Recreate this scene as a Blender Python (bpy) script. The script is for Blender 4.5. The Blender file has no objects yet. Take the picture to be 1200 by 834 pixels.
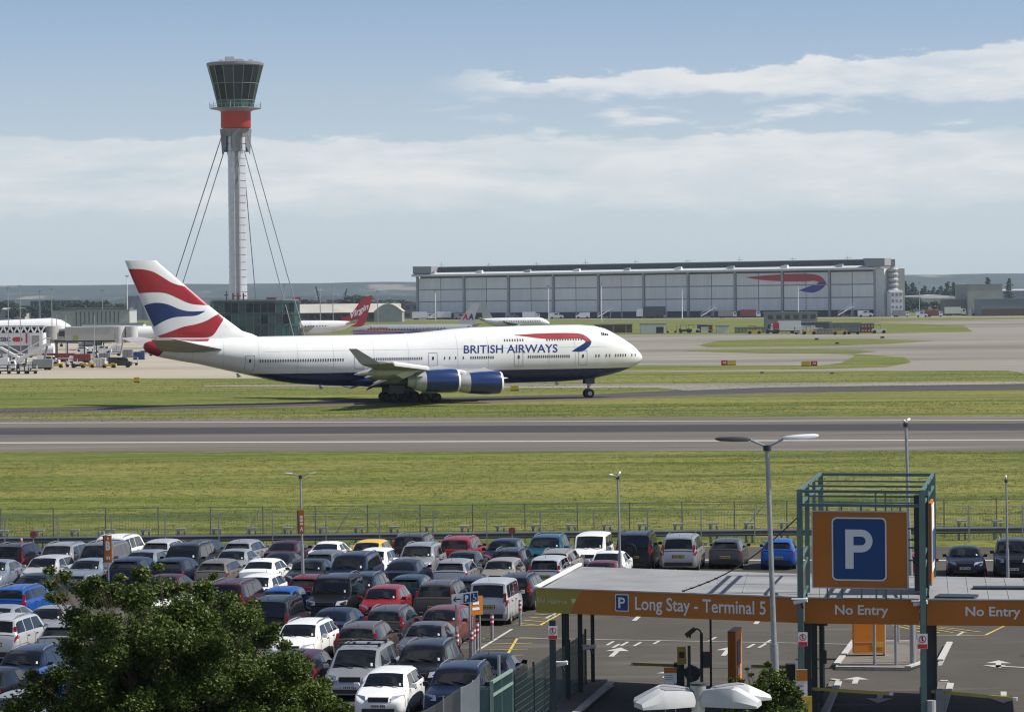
import bpy, bmesh, math, random
from mathutils import Vector, Matrix
random.seed(7)
R = math.radians
C = bpy.context.scene
COL = C.collection
# ---------------------------------------------------------------- camera
CAMH = 13.2; FP = 3700.0; ROLL = R(.6); PITCH = math.atan(65/3700)
cd = bpy.data.cameras.new('camera'); cam = bpy.data.objects.new('camera', cd); COL.objects.link(cam)
cd.sensor_width = 36; cd.lens = 36*FP/1200; cd.clip_start = 1; cd.clip_end = 80000
_f = Vector((0, math.cos(PITCH), -math.sin(PITCH))); _u = Vector((0, math.sin(PITCH), math.cos(PITCH))); _r = Vector((1, 0, 0))
_c, _s = math.cos(ROLL), math.sin(ROLL)
CR = _r*_c - _u*_s; CU = _r*_s + _u*_c
cam.matrix_world = Matrix(((CR.x, CU.x, -_f.x, 0), (CR.y, CU.y, -_f.y, 0), (CR.z, CU.z, -_f.z, CAMH), (0, 0, 0, 1)))
C.camera = cam
C.render.engine = 'CYCLES'
C.render.resolution_x = 1024; C.render.resolution_y = 711
# ---------------------------------------------------------------- world, sun, exposure
SUN_AZ = R(4); SUN_EL = R(48)      # the sun stands to the right (+X), slightly on the camera's side
sun_dir = Vector((math.cos(SUN_EL)*math.cos(SUN_AZ), -math.cos(SUN_EL)*math.sin(SUN_AZ), math.sin(SUN_EL)))
sl = bpy.data.lights.new('sun', 'SUN'); so = bpy.data.objects.new('sun', sl); COL.objects.link(so)
sl.energy = 5.0; sl.angle = R(.55); sl.color = (1, .95, .87)
so.rotation_euler = (-sun_dir).to_track_quat('-Z', 'Y').to_euler(); so.location = (60, 0, 90)
W = bpy.data.worlds.new('World'); C.world = W; W.use_nodes = True
nt = W.node_tree; nt.nodes.clear()
N = lambda t, **k: (lambda n: ([setattr(n, a, b) for a, b in k.items()], n)[1])(nt.nodes.new(t))
def wmath(op, a, b=None, c=None, clamp=False):
    n = N('ShaderNodeMath', operation=op, use_clamp=clamp)
    for i, v in enumerate((a, b, c)):
        if v is None: continue
        if isinstance(v, (int, float)): n.inputs[i].default_value = v
        else: nt.links.new(v, n.inputs[i])
    return n.outputs[0]
sky = N('ShaderNodeTexSky', sky_type='NISHITA', sun_disc=False, sun_elevation=SUN_EL, sun_rotation=R(90)+SUN_AZ)
sky.altitude = 0; sky.air_density = .70; sky.dust_density = .15; sky.ozone_density = 2.0
tc = N('ShaderNodeTexCoord'); sep = N('ShaderNodeSeparateXYZ'); nt.links.new(tc.outputs['Generated'], sep.inputs[0])
dx, dy, dz = sep.outputs
az = wmath('ARCTAN2', dx, dy)
el = dz
def wnoise(sx, sz, scale, detail, rough, off=0.0, dist=0.0):
    cb = N('ShaderNodeCombineXYZ')
    nt.links.new(wmath('MULTIPLY', az, sx), cb.inputs[0]); nt.links.new(wmath('MULTIPLY', el, sz), cb.inputs[1]); cb.inputs[2].default_value = off
    n = N('ShaderNodeTexNoise'); n.inputs['Scale'].default_value = scale; n.inputs['Detail'].default_value = detail
    n.inputs['Roughness'].default_value = rough; n.inputs['Distortion'].default_value = dist
    nt.links.new(cb.outputs[0], n.inputs['Vector']); return n.outputs[0]
def smooth(v, a, b):
    n = N('ShaderNodeMapRange', interpolation_type='SMOOTHSTEP'); nt.links.new(v, n.inputs[0])
    n.inputs[1].default_value = a; n.inputs[2].default_value = b; n.inputs[3].default_value = 0; n.inputs[4].default_value = 1
    return n.outputs[0]
n1 = wnoise(1, 4.5, 26, 10, .58, 3.1, .3); n2 = wnoise(1, 3.2, 46, 8, .62, 9.7); n3 = wnoise(1, 7, 9, 6, .55, 5.2)
ew = wmath('ADD', el, wmath('MULTIPLY', wmath('SUBTRACT', n2, .5), .017))       # ragged elevation
# lower long bank
b1 = wmath('MULTIPLY', smooth(ew, .024, .036), wmath('SUBTRACT', 1, smooth(ew, .0505, .0530)))
b1 = wmath('MULTIPLY', b1, smooth(n3, .26, .46))
b1 = wmath('MULTIPLY', b1, wmath('ADD', .34, wmath('MULTIPLY', smooth(n1, .3, .75), .5)))
# upper long streak, rising towards the right, only right of the middle
tl = wmath('ADD', ew, wmath('MULTIPLY', az, .02)); tu = wmath('SUBTRACT', ew, wmath('MULTIPLY', az, .04))
b2 = wmath('MULTIPLY', smooth(tl, .0625, .0675), wmath('SUBTRACT', 1, smooth(tu, .0695, .0715)))
b2 = wmath('MULTIPLY', b2, smooth(az, -.03, .01)); b2 = wmath('MULTIPLY', b2, wmath('ADD', .36, wmath('MULTIPLY', smooth(n1, .3, .68), .52)))
# loose puffs between them and high cloud elsewhere
b3 = wmath('MULTIPLY', smooth(n1, .56, .70), wmath('MULTIPLY', smooth(ew, .046, .053), wmath('SUBTRACT', 1, smooth(ew, .058, .066))))
b3 = wmath('MULTIPLY', b3, wmath('MULTIPLY', smooth(az, -.06, .06), .75))
n4 = wnoise(1, 1.6, 4.2, 8, .6, 1.7, .4)
hz = wmath('MULTIPLY', wmath('MULTIPLY', smooth(n4, .50, .62), smooth(el, .12, .2)), .6)
cl = wmath('MAXIMUM', wmath('MAXIMUM', b1, b2), wmath('MAXIMUM', b3, hz))
mix = N('ShaderNodeMix', data_type='RGBA', blend_type='MIX')
nt.links.new(cl, mix.inputs[0])
tint = N('ShaderNodeMix', data_type='RGBA', blend_type='MULTIPLY'); tint.inputs[0].default_value = 1
nt.links.new(sky.outputs[0], tint.inputs[6]); tint.inputs[7].default_value = (1.16, 1.13, 1.20, 1)
hzm = N('ShaderNodeMix', data_type='RGBA', blend_type='MIX'); nt.links.new(wmath('MULTIPLY', wmath('SUBTRACT', 1, smooth(el, -.01, .12)), .85), hzm.inputs[0])
nt.links.new(tint.outputs[2], hzm.inputs[6]); hzm.inputs[7].default_value = (7.4, 8.3, 9.0, 1)
nt.links.new(hzm.outputs[2], mix.inputs[6]); mix.inputs[7].default_value = (10.3, 10.3, 10.2, 1)
bg = N('ShaderNodeBackground'); bg.inputs[1].default_value = .072
nt.links.new(mix.outputs[2], bg.inputs[0]); wo = N('ShaderNodeOutputWorld'); nt.links.new(bg.outputs[0], wo.inputs[0])
C.view_settings.view_transform = 'Standard'; C.view_settings.look = 'None'; C.view_settings.exposure = .22; C.view_settings.gamma = 1
C.view_settings.use_curve_mapping = False
C.cycles.pixel_filter_type = 'BLACKMAN_HARRIS'; C.cycles.filter_width = 1.15
C.cycles.volume_bounces = 0; C.cycles.max_bounces = 6; C.cycles.transparent_max_bounces = 12

# ---------------------------------------------------------------- helpers
def ray(x, y): return _f + CR*((x-600)/FP) + CU*((417-y)/FP)
def P(x, y, z=0.0):                       # photograph pixel on the horizontal plane at height z
    d = ray(x, y); t = (z-CAMH)/d.z
    return Vector((d.x*t, d.y*t, z))
def AT(x, y, D):                          # photograph pixel at distance D (along +Y)
    d = ray(x, y); t = D/d.y
    return Vector((d.x*t, D, CAMH+d.z*t))
def GX(x, D):                             # ground point of pixel column x at distance D
    v = 352+ (600-x)*.01047 + CAMH*FP/D
    d = ray(x, v); t = D/d.y
    return Vector((d.x*t, D, 0))
class MB:
    def __init__(s): s.v = []; s.f = []; s.m = []
    def face(s, pts, m=0):
        i = len(s.v); s.v += [tuple(p) for p in pts]; s.f.append(tuple(range(i, i+len(pts)))); s.m.append(m); return s
    def raw(s, vs, fs, m=0):
        i = len(s.v); s.v += [tuple(p) for p in vs]; s.f += [tuple(a+i for a in f) for f in fs]; s.m += [m]*len(fs); return s
    def box(s, c, d, rz=0, m=0, M=None):
        hx, hy, hz = d[0]/2, d[1]/2, d[2]/2; vs = []
        for x, y, z in ((-1,-1,-1),(1,-1,-1),(1,1,-1),(-1,1,-1),(-1,-1,1),(1,-1,1),(1,1,1),(-1,1,1)):
            p = Vector((x*hx, y*hy, z*hz))
            if M: p = M @ p
            elif rz: p = Vector((p.x*math.cos(rz)-p.y*math.sin(rz), p.x*math.sin(rz)+p.y*math.cos(rz), p.z))
            vs.append(p+Vector(c))
        return s.raw(vs, [(0,3,2,1),(4,5,6,7),(0,1,5,4),(1,2,6,5),(2,3,7,6),(3,0,4,7)], m)
    def bar(s, a, b, w, h=None, m=0):
        a = Vector(a); b = Vector(b); h = h or w; d = (b-a); L = d.length; d.normalize()
        up = Vector((0,0,1)) if abs(d.z) < .95 else Vector((0,1,0))
        x = d.cross(up).normalized(); y = x.cross(d).normalized()
        M = Matrix((x, d, y)).transposed()
        return s.box((a+b)/2, (w, L, h), 0, m, M)
    def tube(s, a, b, r0, r1=None, n=8, m=0, cap=True):
        r1 = r0 if r1 is None else r1
        a = Vector(a); b = Vector(b); d = (b-a).normalized()
        up = Vector((0,0,1)) if abs(d.z) < .95 else Vector((0,1,0))
        x = d.cross(up).normalized(); y = x.cross(d).normalized(); vs = []
        for k in range(n):
            t = 2*math.pi*k/n; e = x*math.cos(t)+y*math.sin(t); vs += [a+e*r0, b+e*r1]
        fs = [(2*k, 2*((k+1) % n), 2*((k+1) % n)+1, 2*k+1) for k in range(n)]
        if cap: fs += [tuple(2*k for k in range(n))[::-1], tuple(2*k+1 for k in range(n))]
        return s.raw(vs, fs, m)
    def prism(s, pts, off, m=0):          # planar polygon pts extruded by vector off
        n = len(pts); off = Vector(off); a = [Vector(p) for p in pts]; b = [p+off for p in a]
        return s.raw(a+b, [tuple(range(n))[::-1], tuple(range(n, 2*n))]+[(k, (k+1) % n, n+(k+1) % n, n+k) for k in range(n)], m)
    def lathe(s, prof, n=24, c=(0,0,0), m=0, mats=None):
        i = len(s.v)
        for r, z in prof:
            for k in range(n):
                t = 2*math.pi*k/n; s.v.append((c[0]+r*math.cos(t), c[1]+r*math.sin(t), c[2]+z))
        for j in range(len(prof)-1):
            for k in range(n):
                s.f.append((i+j*n+k, i+j*n+(k+1) % n, i+(j+1)*n+(k+1) % n, i+(j+1)*n+k)); s.m.append(mats[j] if mats else m)
        return s
    def grid(s, rows, m=0, close=False):
        i = len(s.v); n = len(rows[0])
        for r in rows: s.v += [tuple(p) for p in r]
        for j in range(len(rows)-1):
            for k in range(n-1+(1 if close else 0)):
                s.f.append((i+j*n+k, i+j*n+(k+1) % n, i+(j+1)*n+(k+1) % n, i+(j+1)*n+k)); s.m.append(m)
        return s
    def mesh(s, name, mats, smooth=0):
        me = bpy.data.meshes.new(name); me.from_pydata(s.v, [], s.f)
        for m in mats: me.materials.append(m)
        me.polygons.foreach_set('material_index', s.m)
        if smooth:
            bm = bmesh.new(); bm.from_mesh(me); bmesh.ops.remove_doubles(bm, verts=bm.verts, dist=1e-4); bmesh.ops.recalc_face_normals(bm, faces=bm.faces); bm.to_mesh(me); bm.free()
            me.shade_smooth(); me.set_sharp_from_angle(angle=R(smooth))
        me.update(); return me
    def build(s, name, mats, parent=None, smooth=0, loc=None, **tags):
        if not isinstance(mats, (list, tuple)): mats = [mats]
        return link(name, s.mesh(name, mats, smooth), parent, loc, **tags)
def link(name, data, parent=None, loc=None, rz=0, **tags):
    o = bpy.data.objects.new(name, data); COL.objects.link(o)
    if parent: o.parent = parent
    if loc is not None: o.location = loc
    if rz: o.rotation_euler.z = rz
    for k, v in tags.items():
        if v: o[k] = v
    return o
def thing(name, label, category, loc=(0,0,0), rz=0, group=None, rot=None):
    o = link(name, None, None, loc, rz, label=label, category=category, group=group); o.empty_display_size = .3
    if rot: o.rotation_euler = rot
    return o
def copy_tree(o, parent=None, label=None):
    c = o.copy(); COL.objects.link(c)
    if parent: c.parent = parent
    if label: c['label'] = label
    for ch in list(o.children): copy_tree(ch, c)
    return c
FONT = None
def text_mesh(txt, size, name='lettering', mat=None, bold=0.0, ext=0.0, space=1.0):
    cu = bpy.data.curves.new(name, 'FONT'); cu.body = txt; cu.size = size; cu.align_x = 'CENTER'; cu.align_y = 'CENTER'
    cu.offset = bold; cu.extrude = ext; cu.space_character = space; cu.resolution_u = 3
    o = bpy.data.objects.new('t', cu); COL.objects.link(o)
    me = bpy.data.meshes.new_from_object(o.evaluated_get(bpy.context.evaluated_depsgraph_get()))
    bpy.data.objects.remove(o); bpy.data.curves.remove(cu); me.name = name
    me.materials.clear()
    if mat: me.materials.append(mat)
    return me
def text_on(txt, size, center, right, up, mat, parent=None, bold=0.0, ext=.004, width=None, name='lettering', height=None):
    """flat lettering standing in the plane (right, up) around center"""
    me = text_mesh(txt, size, name, mat, bold, ext)
    xs = [v.co.x for v in me.vertices]; ys = [v.co.y for v in me.vertices]
    cx = (min(xs)+max(xs))/2; cy = (min(ys)+max(ys))/2
    kx = width/(max(xs)-min(xs)) if width else 1; ky = height/(max(ys)-min(ys)) if height else kx
    right = Vector(right).normalized(); up = Vector(up).normalized(); n = right.cross(up)
    for v in me.vertices: v.co = Vector(center)+right*((v.co.x-cx)*kx)+up*((v.co.y-cy)*ky)+n*v.co.z
    return link(name, me, parent)

# ---------------------------------------------------------------- materials
MC = {}
def mat(name, col, rough=.6, metal=0.0, var=.12, scale=1.0, coat=0.0, bump=0.0, spec=.5, stretch=None, emit=None, col2=None, detail=5):
    if name in MC: return MC[name]
    m = bpy.data.materials.new(name); m.use_nodes = True; t = m.node_tree; b = t.nodes['Principled BSDF']
    b.inputs['Roughness'].default_value = rough; b.inputs['Metallic'].default_value = metal; b.inputs['Coat Weight'].default_value = coat
    b.inputs['Coat Roughness'].default_value = .04; b.inputs['Specular IOR Level'].default_value = spec
    c4 = (*col, 1)
    if var or bump:
        tcn = t.nodes.new('ShaderNodeTexCoord'); mp = t.nodes.new('ShaderNodeMapping'); t.links.new(tcn.outputs['Object'], mp.inputs[0])
        if stretch: mp.inputs['Scale'].default_value = stretch
        no = t.nodes.new('ShaderNodeTexNoise'); no.inputs['Scale'].default_value = scale; no.inputs['Detail'].default_value = detail; no.inputs['Roughness'].default_value = .6
        t.links.new(mp.outputs[0], no.inputs['Vector'])
        rp = t.nodes.new('ShaderNodeValToRGB'); t.links.new(no.outputs[0], rp.inputs[0])
        lo = tuple(c*(1-var) for c in (col2 or col)); hi = tuple(min(1, c*(1+var)) for c in col)
        rp.color_ramp.elements[0].position = .32; rp.color_ramp.elements[1].position = .68
        rp.color_ramp.elements[0].color = (*lo, 1); rp.color_ramp.elements[1].color = (*hi, 1)
        t.links.new(rp.outputs[0], b.inputs['Base Color'])
        if bump:
            bp = t.nodes.new('ShaderNodeBump'); bp.inputs['Strength'].default_value = bump; bp.inputs['Distance'].default_value = .05
            t.links.new(no.outputs[0], bp.inputs['Height']); t.links.new(bp.outputs[0], b.inputs['Normal'])
    else: b.inputs['Base Color'].default_value = c4
    MC[name] = m; return m
def ground_mat(name, layers, rough=.95, bump=0.0):
    """layers: (colour, noise scale, stretch, low, high) mixed over one another; world-size noise"""
    m = bpy.data.materials.new(name); m.use_nodes = True; t = m.node_tree; b = t.nodes['Principled BSDF']
    b.inputs['Roughness'].default_value = rough; b.inputs['Specular IOR Level'].default_value = .25
    tcn = t.nodes.new('ShaderNodeTexCoord'); prev = None; last = None
    for i, (col, sc, st, lo, hi) in enumerate(layers):
        if prev is None:
            rgb = t.nodes.new('ShaderNodeRGB'); rgb.outputs[0].default_value = (*col, 1); prev = rgb.outputs[0]; continue
        mp = t.nodes.new('ShaderNodeMapping'); mp.inputs['Scale'].default_value = st; mp.inputs['Location'].default_value = (i*7.3, i*3.1, 0)
        t.links.new(tcn.outputs['Object'], mp.inputs[0])
        no = t.nodes.new('ShaderNodeTexNoise'); no.inputs['Scale'].default_value = sc; no.inputs['Detail'].default_value = 6; no.inputs['Roughness'].default_value = .65
        t.links.new(mp.outputs[0], no.inputs['Vector'])
        mr = t.nodes.new('ShaderNodeMapRange'); t.links.new(no.outputs[0], mr.inputs[0]); mr.inputs[1].default_value = lo; mr.inputs[2].default_value = hi
        mx = t.nodes.new('ShaderNodeMix'); mx.data_type = 'RGBA'; t.links.new(mr.outputs[0], mx.inputs[0]); t.links.new(prev, mx.inputs[6]); mx.inputs[7].default_value = (*col, 1)
        prev = mx.outputs[2]; last = no.outputs[0]
    t.links.new(prev, b.inputs['Base Color'])
    if bump and last:
        bp = t.nodes.new('ShaderNodeBump'); bp.inputs['Strength'].default_value = bump; bp.inputs['Distance'].default_value = .15
        t.links.new(last, bp.inputs['Height']); t.links.new(bp.outputs[0], b.inputs['Normal'])
    return m
M_white = mat('white_paint', (.74, .75, .75), .35, var=.04, scale=.8)
M_acw = mat('aircraft_white', (.74, .75, .74), .28, var=.05, scale=.35, coat=.4)
M_navy = mat('aircraft_navy', (.006, .016, .085), .25, var=.06, coat=.5)
M_red = mat('aircraft_red', (.31, .010, .016), .3, var=.16, scale=.35, coat=.2)
M_blue = mat('aircraft_blue', (.005, .026, .125), .28, var=.08, coat=.4)
M_ltgrey = mat('light_grey_metal', (.42, .43, .44), .45, .3)
M_grey = mat('grey_metal', (.22, .23, .24), .5, .3)
M_dark = mat('dark_metal', (.035, .037, .04), .5)
M_black = mat('black_rubber', (.012, .012, .013), .75)
M_glass = mat('car_glass', (.007, .009, .011), .04, var=0, spec=.55)
M_winglass = mat('window_glass', (.03, .045, .055), .12, var=.2, spec=.7)
M_galv = mat('galvanised_steel', (.36, .38, .40), .45, .6, scale=6)
M_green = mat('green_steel', (.085, .16, .15), .5, .1, scale=3)
M_dgreen = mat('dark_steel', (.02, .035, .045), .5, .1, scale=3)
M_orange = mat('orange_sign', (.44, .14, .007), .5, var=.07)
M_olive = mat('olive_sign', (.33, .27, .035), .5, var=.05)
M_signblue = mat('sign_blue', (.002, .050, .19), .45, var=.03)
M_signwhite = mat('sign_white', (.74, .75, .76), .45, var=.02)
M_signred = mat('sign_red', (.55, .02, .03), .5, var=.05)
M_yellow = mat('yellow_paint', (.60, .40, .03), .5)
M_conc = mat('concrete', (.33, .31, .28), .9, scale=4, var=.2)
M_kerb = mat('kerb_stone', (.36, .35, .33), .9, scale=6, var=.2)
M_wood = mat('tree_bark', (.09, .07, .05), .9, scale=12, var=.4, bump=.5)
HAZE = 4.6e-5
# ---------------------------------------------------------------- ground and terrain
G_grass = ground_mat('grass_ground', [((.120,.150,.020),0,0,0,0), ((.210,.200,.048), .012, (.6,3.5,1), .45, .56), ((.072,.100,.014), .035, (.3,3.5,1), .48, .58),
    ((.215,.200,.045), .25, (.35,1.5,1), .50, .64), ((.050,.075,.016), 1.3, (.7,1,1), .50, .62)], bump=1.0)
G_far = ground_mat('far_fields', [((.05,.06,.045),0,0,0,0), ((.018,.027,.022), .0035, (1,.45,1), .40, .47), ((.20,.18,.12), .0018, (1,.35,1), .60, .64), ((.22,.22,.21), .02, (1,.3,1), .64,.68)])
G_asph = ground_mat('asphalt', [((.084,.076,.062),0,0,0,0), ((.060,.054,.045), .09, (1,.6,1), .4, .65), ((.125,.115,.10), .5, (.15,1.2,1), .56, .72), ((.030,.028,.026), .55, (1,1,1), .62, .70), ((.055,.050,.044), 1.4, (.12,1.6,1), .58, .70)], .9, .1)
G_run = ground_mat('runway_concrete', [((.150,.134,.112),0,0,0,0), ((.108,.095,.080), .03, (.25,2.2,1), .42, .62), ((.225,.20,.18), .12, (.1,1,1), .55, .7)], .9)
G_rub = ground_mat('runway_rubber_marks', [((.045,.043,.047),0,0,0,0), ((.075,.070,.072), .05, (.05,2,1), .5, .7)], .85)
G_tdark = ground_mat('dark_taxiway_asphalt', [((.060,.056,.056),0,0,0,0), ((.105,.094,.085), .06, (.2,2,1), .5, .7)], .9)
G_apron = ground_mat('apron_concrete', [((.38,.34,.265),0,0,0,0), ((.31,.275,.215), .012, (.35,2,1), .42, .62), ((.46,.40,.335), .05, (.2,2,1), .55, .7)], .9)
G_taxi = ground_mat('taxiway_concrete', [((.235,.218,.18),0,0,0,0), ((.13,.12,.10), .006, (.35,1.6,1), .50, .66), ((.37,.35,.30), .03, (.3,1.5,1), .56, .7)], .9)
G_line = ground_mat('road_marking_white', [((.46,.45,.43),0,0,0,0), ((.26,.25,.24), 1.2, (1,1,1), .55, .75)], .8)
G_yel = ground_mat('road_marking_yellow', [((.55,.42,.10),0,0,0,0), ((.24,.20,.10), 1.0, (1,1,1), .5, .75)], .8)
G_pave = ground_mat('island_paving', [((.17,.155,.13),0,0,0,0), ((.12,.11,.095), .8, (1,1,1), .45, .65)], .95)
G_soil = ground_mat('bare_soil', [((.15,.12,.07),0,0,0,0), ((.09,.08,.05), .5, (1,1,1), .45, .7)], .95)
lay = {}
def sheet(name, poly, level, m, kind='structure', parent=None):
    """a thin flat sheet outlined by photograph pixels, level x 5 mm above the ground"""
    pts = [P(x, y) for x, y in poly]; z = .008*level
    mb = MB(); mb.face([(p.x, p.y, z) for p in pts])
    me = mb.mesh(name, [m]); bm = bmesh.new(); bm.from_mesh(me); bmesh.ops.triangulate(bm, faces=bm.faces)
    bmesh.ops.recalc_face_normals(bm, faces=bm.faces)
    for f in bm.faces:
        if f.normal.z < 0: f.normal_flip()
    bm.to_mesh(me); bm.free()
    return link(name, me, parent, None, kind=kind)
MB().face([(-29000,-450,0),(29000,-450,0),(29000,2600,0),(-29000,2600,0)]).build('ground', G_grass, kind='structure')
MB().face([(-29000,2600,0),(29000,2600,0),(29000,13330,0),(-29000,13330,0)]).build('far_ground', G_far, kind='structure')
# hills: a long wooded ridge 9-13 km away, lower swells before it
def vnoise(x, y, s):
    from mathutils import noise
    return noise.fractal(Vector((x/s, y/s, 3.7)), 1.0, 2.1, 5)
rows = []
for j in range(36):
    y = 4200+j*260; row = []
    for i in range(-130, 131):
        x = i*90*(y/9000)
        ridge = 82*math.exp(-((y-11700)/1700)**2) + 26*math.exp(-((y-7200)/900)**2)
        h = 1.06*ridge*(1+.10*vnoise(x, y, 3200)+.05*vnoise(x, 77, 500)) + 10*max(0, x/3000) * (1 if y > 9500 else 0) + 2.5*vnoise(x, y, 260)*(ridge > 4)
        edge = min(1, (y-4200)/1500); row.append((x, y, h*edge-1.5))
    rows.append(row)
MB().grid(rows).build('hills', G_far, smooth=60, kind='structure')

# runway
X0, X1 = -900, 2100
def L(ya, yb, x):  # straight pixel line given at x=0 and x=1200
    return (x, ya+(yb-ya)*x/1200)
def band(name, a0, b0, a1, b1, level, m, x0=X0, x1=X1, **k): return sheet(name, [L(a0,b0,x0), L(a0,b0,x1), L(a1,b1,x1), L(a1,b1,x0)], level, m, **k)
band('runway', 490, 488, 529, 528, 1, G_run)
band('runway_rubber_band', 501.5, 496, 509.5, 504, 2, G_rub)
band('runway_edge_line', 518.3, 514.8, 519.4, 515.8, 2, G_line)
band('runway_edge_line', 495.2, 491.8, 495.7, 492.3, 2, G_line)
# dark taxiway under the jumbo, pale concrete beside it
sheet('dark_taxiway', [(-600,484.5),(0,479),(300,473),(445,467.5),(700,461.5),(900,452.8),(1200,448.2),(1800,443),(1800,451),(1200,456.5),(900,460),(700,466.5),(445,472),(300,477),(0,484),(-600,490.5)], 2, G_tdark)
sheet('pale_taxiway', [(240,451.5),(600,449.5),(760,449.5),(1200,446.8),(1700,443),(1700,449),(1200,449.6),(900,454),(804,457.5),(770,454.5),(600,454.5),(240,453)], 3, G_taxi)
sheet('soil_verge', [(-600,490),(0,483.5),(300,476.5),(445,471.5),(560,469),(560,470.2),(445,473.6),(330,477.8),(200,482),(90,483.8),(0,488),(-600,496)], 1, G_soil)
sheet('soil_verge', [(560,466.6),(700,463.5),(815,457.5),(860,459.2),(960,458),(960,460.5),(800,464.5),(680,469),(540,473)], 1, G_soil)
# apron and taxiways beyond
sheet('apron', [(-700,449),(0,443.6),(305,443.2),(480,442.5),(480,398),(-700,404)], 1, G_apron)
sheet('taxiway', [(480,436.5),(1180,434),(1215,440),(1200,446.6),(1700,443),(1900,366),(1190,374),(1040,376.5),(1000,378.5),(1010,387),(940,391),(700,392.5),(480,393)], 1, G_taxi)
sheet('taxiway_grass', [(480,438.5),(700,437.8),(960,436.4),(1120,437),(1165,439),(1177,441.6),(1140,444.3),(1000,446),(700,448.6),(480,449.4)], 2, G_grass)
sheet('taxiway_grass', [(700,417.5),(1000,414.5),(1060,418.5),(1068,424.5),(1040,430),(960,432.6),(700,434.6)], 2, G_grass)
sheet('inner_taxiway', [(700,413.5),(990,415.2),(1003,416.2),(985,425.6),(960,428.2),(700,427.8)], 3, G_taxi)
sheet('taxiway_grass', [(818,404.5),(840,399.5),(920,396.6),(1020,397),(1096,399.3),(1040,403),(960,405.7),(830,407)], 2, G_grass)
sheet('taxiway_grass', [(800,411.4),(850,409),(1000,409.6),(1030,411.8),(1000,414.3),(900,414.2)], 2, G_grass)
sheet('taxiway_grass', [(700,379.6),(960,377.8),(1060,378.4),(1130,381.5),(1140,388.8),(1000,391.4),(700,391)], 2, G_grass)
sheet('service_road', [(420,372.5),(1200,370.2),(1200,371.6),(1000,372.6),(420,375.5)], 1, G_taxi)
# perimeter road and car park
sheet('perimeter_road', [(-900,642),(600,640.2),(1200,641),(2100,643),(2100,659),(1200,656),(600,656.5),(-900,658)], 1, G_asph)
sheet('road_edge_line', [(-900,656.6),(600,655.2),(2100,657.0),(2100,658.2),(600,656.3),(-900,657.8)], 2, G_line)
MB().face([(-75,35,.004),(80,35,.004),(70,164,.004),(-75,164,.004)]).build('car_park', G_asph, kind='structure')
def mark(poly, m=G_line, name='road_marking'): return sheet(name, poly, 3, m)
def lineseg(x0, y0, x1, y1, w=.10, m=G_line, name='road_marking', lvl=3):
    a = P(x0, y0); b = P(x1, y1); d = (b-a).normalized(); n = Vector((-d.y, d.x, 0))*w/2; z = Vector((0,0,.006*lvl))
    return MB().face([a-n+z, b-n+z, b+n+z, a+n+z]).build(name, m, kind='structure')
lineseg(604,747.5,940,753.5, .10); lineseg(940,753.5,1000,755)
for a in [(560,762,600,737), (470,782,545,752), (640,724,672,709), (592,731,612,717), (480,834,510,822), (676,834,718,803)]:
    lineseg(*a, w=.12, name='bay_line')
# yellow hatching of the two no-parking areas by the disabled bays
for poly in [[(552,775),(604,774.5),(625,746.5),(566,748)]]:
    for t in range(5):
        k = t/4; a = (poly[0][0]+(poly[3][0]-poly[0][0])*k, poly[0][1]+(poly[3][1]-poly[0][1])*k); b = (poly[1][0]+(poly[2][0]-poly[1][0])*k, poly[1][1]+(poly[2][1]-poly[1][1])*k)
        lineseg(*a, b[0]+4, b[1], .10, G_yel, 'hatch_line')
lineseg(588,778,606,748,.10,G_yel,'hatch_line'); lineseg(568,748,608,747,.10,G_yel,'hatch_line')
for k in range(5): lineseg(606+k*7,730-k*3.6,636+k*6,733-k*3.9,.10,G_yel,'hatch_line')
lineseg(604,733,636,733,.10,G_yel,'hatch_line'); lineseg(632,733,662,716,.12,G_yel,'hatch_line')
for k in range(5): lineseg(1045+k*14,732+k*.6,1085+k*16,742-k*.4,.08,G_yel,'hatch_line')
lineseg(1155,744,1182,731,.10,G_yel,'hatch_line'); lineseg(1085,745,1156,744.5,.09,G_yel,'hatch_line')
for x, y in [(715,754),(732,754.5),(747,755),(722,757),(770,752.5),(880,757),(893,757),(1125,743),(835,749),(900,752)]:
    lineseg(x-4, y+2, x+4, y-2.5, .12)
def arrow(u, v, rz, L_=4.0, s=.75, name='direction_arrow'):
    o = P(u, v); mb = MB(); c, q = math.cos(rz), math.sin(rz)
    def T(pts): return [(o.x+(x*c-y*q)*s, o.y+(x*q+y*c)*s, .020) for x, y in pts]
    mb.face(T([(-.13,-L_/2),(.13,-L_/2),(.13,L_*.1),(-.13,L_*.1)])); mb.face(T([(-.6,L_*.1),(.6,L_*.1),(0,L_/2)]))
    return mb.build(name, G_line, kind='structure')
arrow(722,764,R(-9)); arrow(748,723,R(-9)); arrow(852,763,R(-9)); 
arrow(783,790,R(-9),3); arrow(1031,817,R(171)); arrow(1176,817,R(171)); arrow(1170,778,R(-9),3); arrow(1180,781,R(60),2.4)
arrow(1003,797,R(-9),2.6); arrow(888,728,R(-9),3)
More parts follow.
